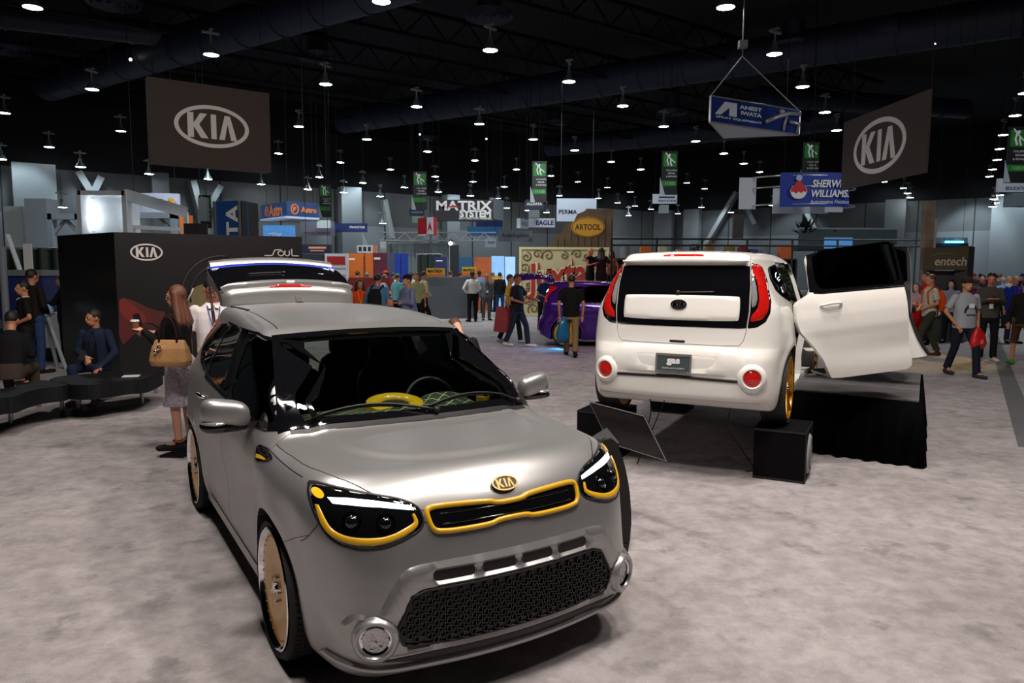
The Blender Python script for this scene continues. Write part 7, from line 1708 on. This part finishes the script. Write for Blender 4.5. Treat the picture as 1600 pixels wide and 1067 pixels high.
person('man in blue denim shirt with a black backpack seen from behind', 590, 16.2, 168, 1.76, top=(70, 108, 138), hair=(24, 18, 16), skin=TAN, arms='down', sleeve='long', extra=f_backpack((18, 18, 22)), build=1.12)
person('bald sunburnt seated person just above the silver roof', 609, 15.6, 30, 1.70, top=(90, 90, 92), skin=(190, 110, 84), hairstyle='bald', legs='sit', base=-.05)
person('large man in striped grey shirt and black cap with crossed arms', 637, 15.6, -55, 1.74, top=(104, 110, 140), hair=(30, 24, 22), skin=TAN, arms='cross', sleeve='long', hat=('cap', (20, 18, 20)), build=1.28, kind='plain')
person('man in teal shirt facing the counter', 621, 24, 150, 1.70, top=(92, 160, 160), hair=(60, 50, 44), hat=('cap', (92, 120, 116)))
person('man in beige shirt beside the teal shirted man', 615, 27, 120, 1.74, top=(190, 176, 150), hair=(60, 46, 38))
person('person in blue shirt and red cap at the far counter', 603, 27, -80, 1.78, top=(20, 70, 150), hat=('cap', (200, 60, 40)))
person('grey shirted person bending behind the red capped one', 607, 25, -120, 1.70, top=(150, 150, 165), hair=(60, 50, 44), lean=20)
person('man in cream shirt seen from behind near the green drape', 643, 26, 170, 1.76, top=(196, 186, 150), hair=(70, 52, 40))
person('man with glasses in olive polo standing at the roof edge of the silver car', 651, 21.5, 0, 1.76, top=(150, 152, 110), hair=(60, 50, 40), skin=RUDDY, arms='down')
person('man in pale khaki shirt striding in black trousers', 662, 22.5, 120, 1.80, top=(186, 178, 140), hair=(40, 30, 26), skin=TAN, arms='belly', legs='walk', sleeve='long')
Wc = person('long haired woman in black beside the grey counter with a lettered bag', 690, 29.5, 100, 1.66, top=(22, 20, 24), bottom=(24, 32, 56), hair=(26, 18, 18), hairstyle='long', sleeve='long', arms=('down', 'reach'))
bb = tag(empty('shopping_bag', (at(695, 460, 29.1).x, 29.1, .62), -.1), 'black and red bag with big yellow lettering', 'bag'); mb = MB(); mb.box((0, 0, .26), (.60, .14, .42)); mb.build('bag_body', cloth((40, 14, 18)), bb); mb = MB(); mb.tube([(-.12, 0, .46), (0, 0, .72), (.12, 0, .46)], .012, 6); mb.build('bag_handle', cloth((20, 14, 16)), bb); mb = MB(); put_text(mb, 'Coby', Matrix.Translation((.02, -.072, .24)) @ Matrix.Rotation(PI / 2, 4, 'X'), w=.52, h=.24, bold=.03, shear=.2); mb.build('bag_lettering', cloth((210, 180, 40)), bb)
person('man in black T-shirt and shorts at the grey display counter', 704, 28.5, 150, 1.80, top=(20, 20, 24), bottom=(60, 60, 56), hair=(60, 42, 34), shorts=True, arms='belly')
person('person in white and black patterned jersey beside the display motorbikes', 719, 29.5, 160, 1.76, top=(190, 195, 205), bottom=(30, 24, 28), kind='pattern', hair=(90, 40, 30))
person('man in white long-sleeved shirt and black trousers seen from behind', 738, 26, 200, 1.80, top=(206, 206, 202), bottom=(16, 16, 18), hair=(14, 12, 12), skin=DARKS, sleeve='long', arms=('hip', 'belly'), untuck=False)
person('man in grey suit and grey cap with white badge', 760, 26.8, 12, 1.68, top=(92, 94, 98), bottom=(80, 80, 84), hair=(140, 130, 126), skin=RUDDY, sleeve='long', jacket=(30, 30, 34), hat=('cap', (120, 122, 126)), build=1.15, lanyard=(40, 40, 44))
person('man in light blue shirt behind the man in the grey suit', 749, 31, 170, 1.80, top=(110, 132, 170), hair=(20, 14, 14), skin=DARKS)
person('person in black jacket and jeans with back turned behind the yellow shirted man', 781, 29.5, 175, 1.74, top=(18, 18, 22), bottom=(30, 54, 84), hair=(24, 18, 18), sleeve='long', bkind='denim')
person('brown haired person in tan clothing in front of the blue lit panels', 770, 32, 140, 1.72, top=(130, 104, 70), hair=(96, 72, 50))
YS = person('man in yellow polo shirt walking behind the man in the black T-shirt', 797, 18.6, 75, 1.74, top=(206, 150, 46), bottom=(20, 22, 30), hair=(30, 22, 18), skin=TAN, legs='walk', shoes=(190, 190, 186))
BT = person('heavy man in black T-shirt and jeans walking with a red carrier bag', 808, 17.7, 62, 1.76, top=(18, 16, 18), bottom=(30, 34, 48), hair=(30, 18, 14), skin=(150, 84, 62), arms=('reach', 'front'), legs='walk', shoes=(200, 200, 198), build=1.12, nod=14)
rb = tag(empty('carrier_bag', (at(785, 500, 17.9).x, 17.9, .36), .15), 'glossy red carrier bag with pale lettering carried left of the black T-shirt', 'bag'); mb = MB(); mb.add([(-.22, -.07, 0), (.20, -.07, -.05), (.20, .07, -.05), (-.22, .07, 0), (-.14, -.02, .62), (.24, -.02, .56), (.24, .02, .56), (-.14, .02, .62)], [(0, 3, 2, 1), (4, 5, 6, 7), (0, 1, 5, 4), (1, 2, 6, 5), (2, 3, 7, 6), (3, 0, 4, 7)]); mb.build('bag_body', mat('glossy_red_bag', srgb(120, 16, 20), .35), rb); mb = MB(); mb.tube([(-.04, 0, .60), (.03, 0, .78), (.12, 0, .58)], .008, 6); mb.build('bag_handle', cloth((110, 20, 20)), rb); mb = MB(); Mt = Matrix.Translation((.0, -.078, .30)) @ Matrix.Rotation(PI / 2, 4, 'X'); slab(mb, ellipse(.07, .035, 20), [ellipse(.058, .026, 20)], .01, Mt); mb.build('bag_emblem', cloth((200, 90, 80)), rb)
KM = person('man in black shirt and khaki trousers walking away from the viewer', 893, 15.7, 176, 1.76, top=(12, 10, 12), bottom=(122, 100, 66), hair=(22, 16, 14), skin=TAN, legs='walk', shoes=(16, 14, 14), arms=('down', 'down'), build=1.12)
bb2 = tag(empty('carrier_bag', (at(880, 500, 15.5).x, 15.5, .30), .2), 'translucent blue plastic carrier bag beside the khaki trousers', 'bag'); mb = MB(); loft(mb, [((0, 0, .02), .13, .05, None), ((0, 0, .2), .16, .07, None), ((0, 0, .42), .10, .05, None), ((.02, 0, .58), .03, .03, None)], 14); mb.build('bag_body', mat('blue_plastic_bag', srgb(20, 90, 130), .3), bb2, smooth=True)
person('man in blue shirt leaning over the open back of the purple car', 848, 22.5, 40, 1.74, top=(24, 44, 96), hair=(20, 16, 16), skin=TAN, lean=10, arms='front')
pf = tag(empty('display_platform', (at(935, 500, 24.6).x, 24.9, 0)), 'low dark platform behind the purple car', 'platform'); mb = MB(); mb.box((0, 0, .42), (2.6, 1.4, .84)); mb.build('platform_body', SATBLK, pf); mb = MB(); mb.box((0, 0, .86), (2.66, 1.46, .04)); mb.build('platform_top', cm(60, 60, 64), pf)
person('blonde woman in black dress standing behind the purple car', 922, 24.6, 50, 1.70, top=(20, 18, 22), hair=(214, 150, 96), skin=(216, 120, 110), hairstyle='long', sleeve='none', skirt=(20, 18, 22), arms='phone', base=.88)
person('dark haired woman in burgundy black dress with back turned behind the purple car', 939, 24.5, 160, 1.72, top=(36, 12, 24), hair=(44, 14, 16), skin=(206, 110, 104), hairstyle='wavy', sleeve='short', skirt=(36, 14, 26), base=.88, arms='hip')
person('person with bare shoulders beside the dark haired woman', 955, 25.1, -30, 1.64, top=(120, 70, 50), hair=(60, 20, 18), skin=(190, 120, 90), hairstyle='long', sleeve='none', base=.88)
person('brown haired person in blue jeans bending behind the silver car', 737, 7.35, -150, 1.50, top=(26, 26, 30), bottom=(44, 70, 110), hair=(86, 56, 36), skin=PALE, lean=38, nod=30, arms='reach', bkind='denim')
# ---- right side
def f_gt(r, J, U, HH, s):
    mb = MB(); M = Matrix.Translation(U(0, -.150, 1.20)) @ Matrix.Rotation(PI / 2, 4, 'X'); P = [(.13 * math.cos(a), -.06 + .15 * math.sin(a)) for a in np.linspace(0, PI, 14)] + [(.095 * math.cos(a), -.06 + .10 * math.sin(a)) for a in np.linspace(PI, 0, 14)]; slab(mb, P, (), .006, M)
    slab(mb, rrect(-.085, -.115, .085, -.09, .01), (), .006, M); mb.build('shirt_print', cloth((44, 46, 54)), r)
    mb = MB(); slab(mb, rrect(-.05, -.03, .05, .05, .005), (), .005, M @ Matrix.Translation((.0, .05, .01))); mb.build('name_tag', cloth((214, 214, 214)), r)
GT = person('man in grey printed T-shirt, dark bucket hat and baggy jeans walking forward', 1511, 13.0, 6, 1.76, top=(142, 146, 152), bottom=(20, 24, 38), hair=(50, 30, 20), skin=TAN, arms=('down', 'pocket'), legs='walk', hat=('bucket', (44, 36, 28)), shoes=(50, 50, 54), extra=f_gt, build=1.15, fine=.012, bkind='denim')
rb2 = tag(empty('carrier_bag', (at(1526, 520, 12.9).x, 12.85, .50), .3), 'crumpled red plastic carrier bag in the hand of the grey T-shirt man', 'bag'); mb = MB(); loft(mb, [((0, 0, .0), .12, .05, None), ((.01, 0, .1), .17, .08, None), ((0, 0, .26), .13, .06, None), ((-.01, 0, .38), .05, .03, None)], 14, 3); remesh('bag_body', mb, .02, mat('red_plastic_bag', srgb(186, 28, 34), .35, bump=1.0, bscale=10), rb2, 1)
mb = MB(); mb.box((0, -.083, .14), (.06, .006, .07)); mb.build('bag_emblem', cloth((214, 120, 110)), rb2)
CS = person('man in pale camouflage shirt with camera and orange backpack striding left', 1455, 15.9, -92, 1.80, top=(170, 168, 150), kind='pattern', bottom=(48, 50, 40), hair=(70, 44, 30), skin=TAN, arms=('belly', 'belly'), legs='walk', shoes=(60, 40, 30), extra=f_backpack((196, 70, 24)))
held('camera', 'black camera in the hands of the man with the orange backpack', 'camera', CS, (0, -.36, 1.02), b_camera)
SW_ = person('dark haired man in dark grey sweater looking down at his phone', 1549, 15.2, -22, 1.84, top=(66, 66, 62), bottom=(16, 16, 18), hair=(16, 12, 12), skin=RUDDY, arms='phone', sleeve='long', nod=18, head=-8, lanyard=(130, 30, 30), shoes=(190, 186, 180))
held('smartphone', 'phone in the hands of the man in the dark grey sweater', 'phone', SW_, (0, -.40, 1.30), b_phone)
person('bald man in royal blue shirt and jeans', 1587, 19, -10, 1.76, top=(20, 48, 150), bottom=(30, 40, 70), hairstyle='bald', skin=(190, 130, 110), lanyard=(190, 40, 70), build=1.15)
person('person in black top and brown shorts cut by the right edge', 1604, 14.4, 160, 1.72, top=(20, 18, 18), bottom=(70, 48, 32), hair=(20, 18, 18), skin=TAN, shorts=True, legs='walk', sleeve='long', shoes=(60, 130, 50))
person('woman with long black hair in pale grey top behind the grey T-shirt man', 1487, 19, -40, 1.64, top=(130, 140, 160), hair=(16, 14, 18), hairstyle='long', skin=(210, 170, 160))
person('grey haired person beside the black haired woman', 1473, 22, 30, 1.68, top=(70, 70, 76), hair=(150, 146, 144))
person('man in red shirt behind the man with the orange backpack', 1447, 18.6, -80, 1.84, top=(170, 24, 40), hair=(60, 34, 26), skin=RUDDY)
PW = person('woman in pink patterned blouse behind the white car door', 1434, 17.0, -70, 1.60, top=(170, 140, 150), kind='pattern', bottom=(40, 34, 36), hair=(60, 50, 90), hairstyle='long', arms='phone')
rb3 = tag(empty('carrier_bag', (at(1431, 510, 16.6).x, 16.6, .55), .3), 'red bag hanging from the woman in the pink patterned blouse', 'bag'); mb = MB(); mb.box((0, 0, .22), (.30, .12, .44)); mb.build('bag_body', cloth((180, 24, 26)), rb3); mb = MB(); mb.tube([(-.08, 0, .44), (0, 0, .62), (.08, 0, .44)], .01, 6); mb.build('bag_handle', cloth((150, 24, 26)), rb3)
more = [('person in red cap far behind the dark grey sweater man', 1521, 30, dict(top=(60, 60, 70), hat=('cap', (200, 30, 34)))), ('woman in magenta top behind the bucket hat', 1524, 22, dict(top=(150, 24, 70), hair=(60, 40, 30), hairstyle='long', h=1.66)),
        ('person in black behind the dark grey sweater man, dark haired', 1535, 23, dict(top=(18, 20, 26), hair=(24, 18, 18))), ('grey haired man in pale blue shirt left of the bald man', 1567, 24, dict(top=(110, 150, 196), hair=(150, 150, 154), h=1.68)),
        ('man in tan cap just behind the pale blue shirt', 1561, 29, dict(top=(90, 90, 96), hat=('cap', (150, 120, 90)))), ('person in cream shirt left of the royal blue shirt', 1577, 26, dict(top=(200, 180, 150), hair=(180, 150, 120), h=1.7)),
        ('person in pink top far behind on the right aisle', 1531, 33, dict(top=(200, 120, 130), hair=(40, 24, 20))), ('person in dark blue far behind on the right aisle', 1597, 30, dict(top=(20, 30, 60), hair=(30, 24, 22), hat=('cap', (20, 50, 120)))),
        ('person in brown on the far right aisle', 1545, 36, dict(top=(90, 60, 50), hair=(50, 30, 22))), ('person in white top on the far right aisle', 1553, 40, dict(top=(200, 200, 205), hair=(60, 40, 30))),
        ('person in maroon on the far right aisle', 1512, 34, dict(top=(110, 24, 30), hair=(40, 24, 20))), ('person in black far behind beside the olive banner stand', 1498, 23, dict(top=(20, 20, 22), hair=(20, 18, 18)))]
for i, (lb, px, d, kw_) in enumerate(more):
    person(lb, px, d, [10, 160, -40, 190, 60][i % 5], skin=[TAN, PALE, RUDDY][i % 3], arms=['down', 'belly', 'phone'][i % 3], **kw_)
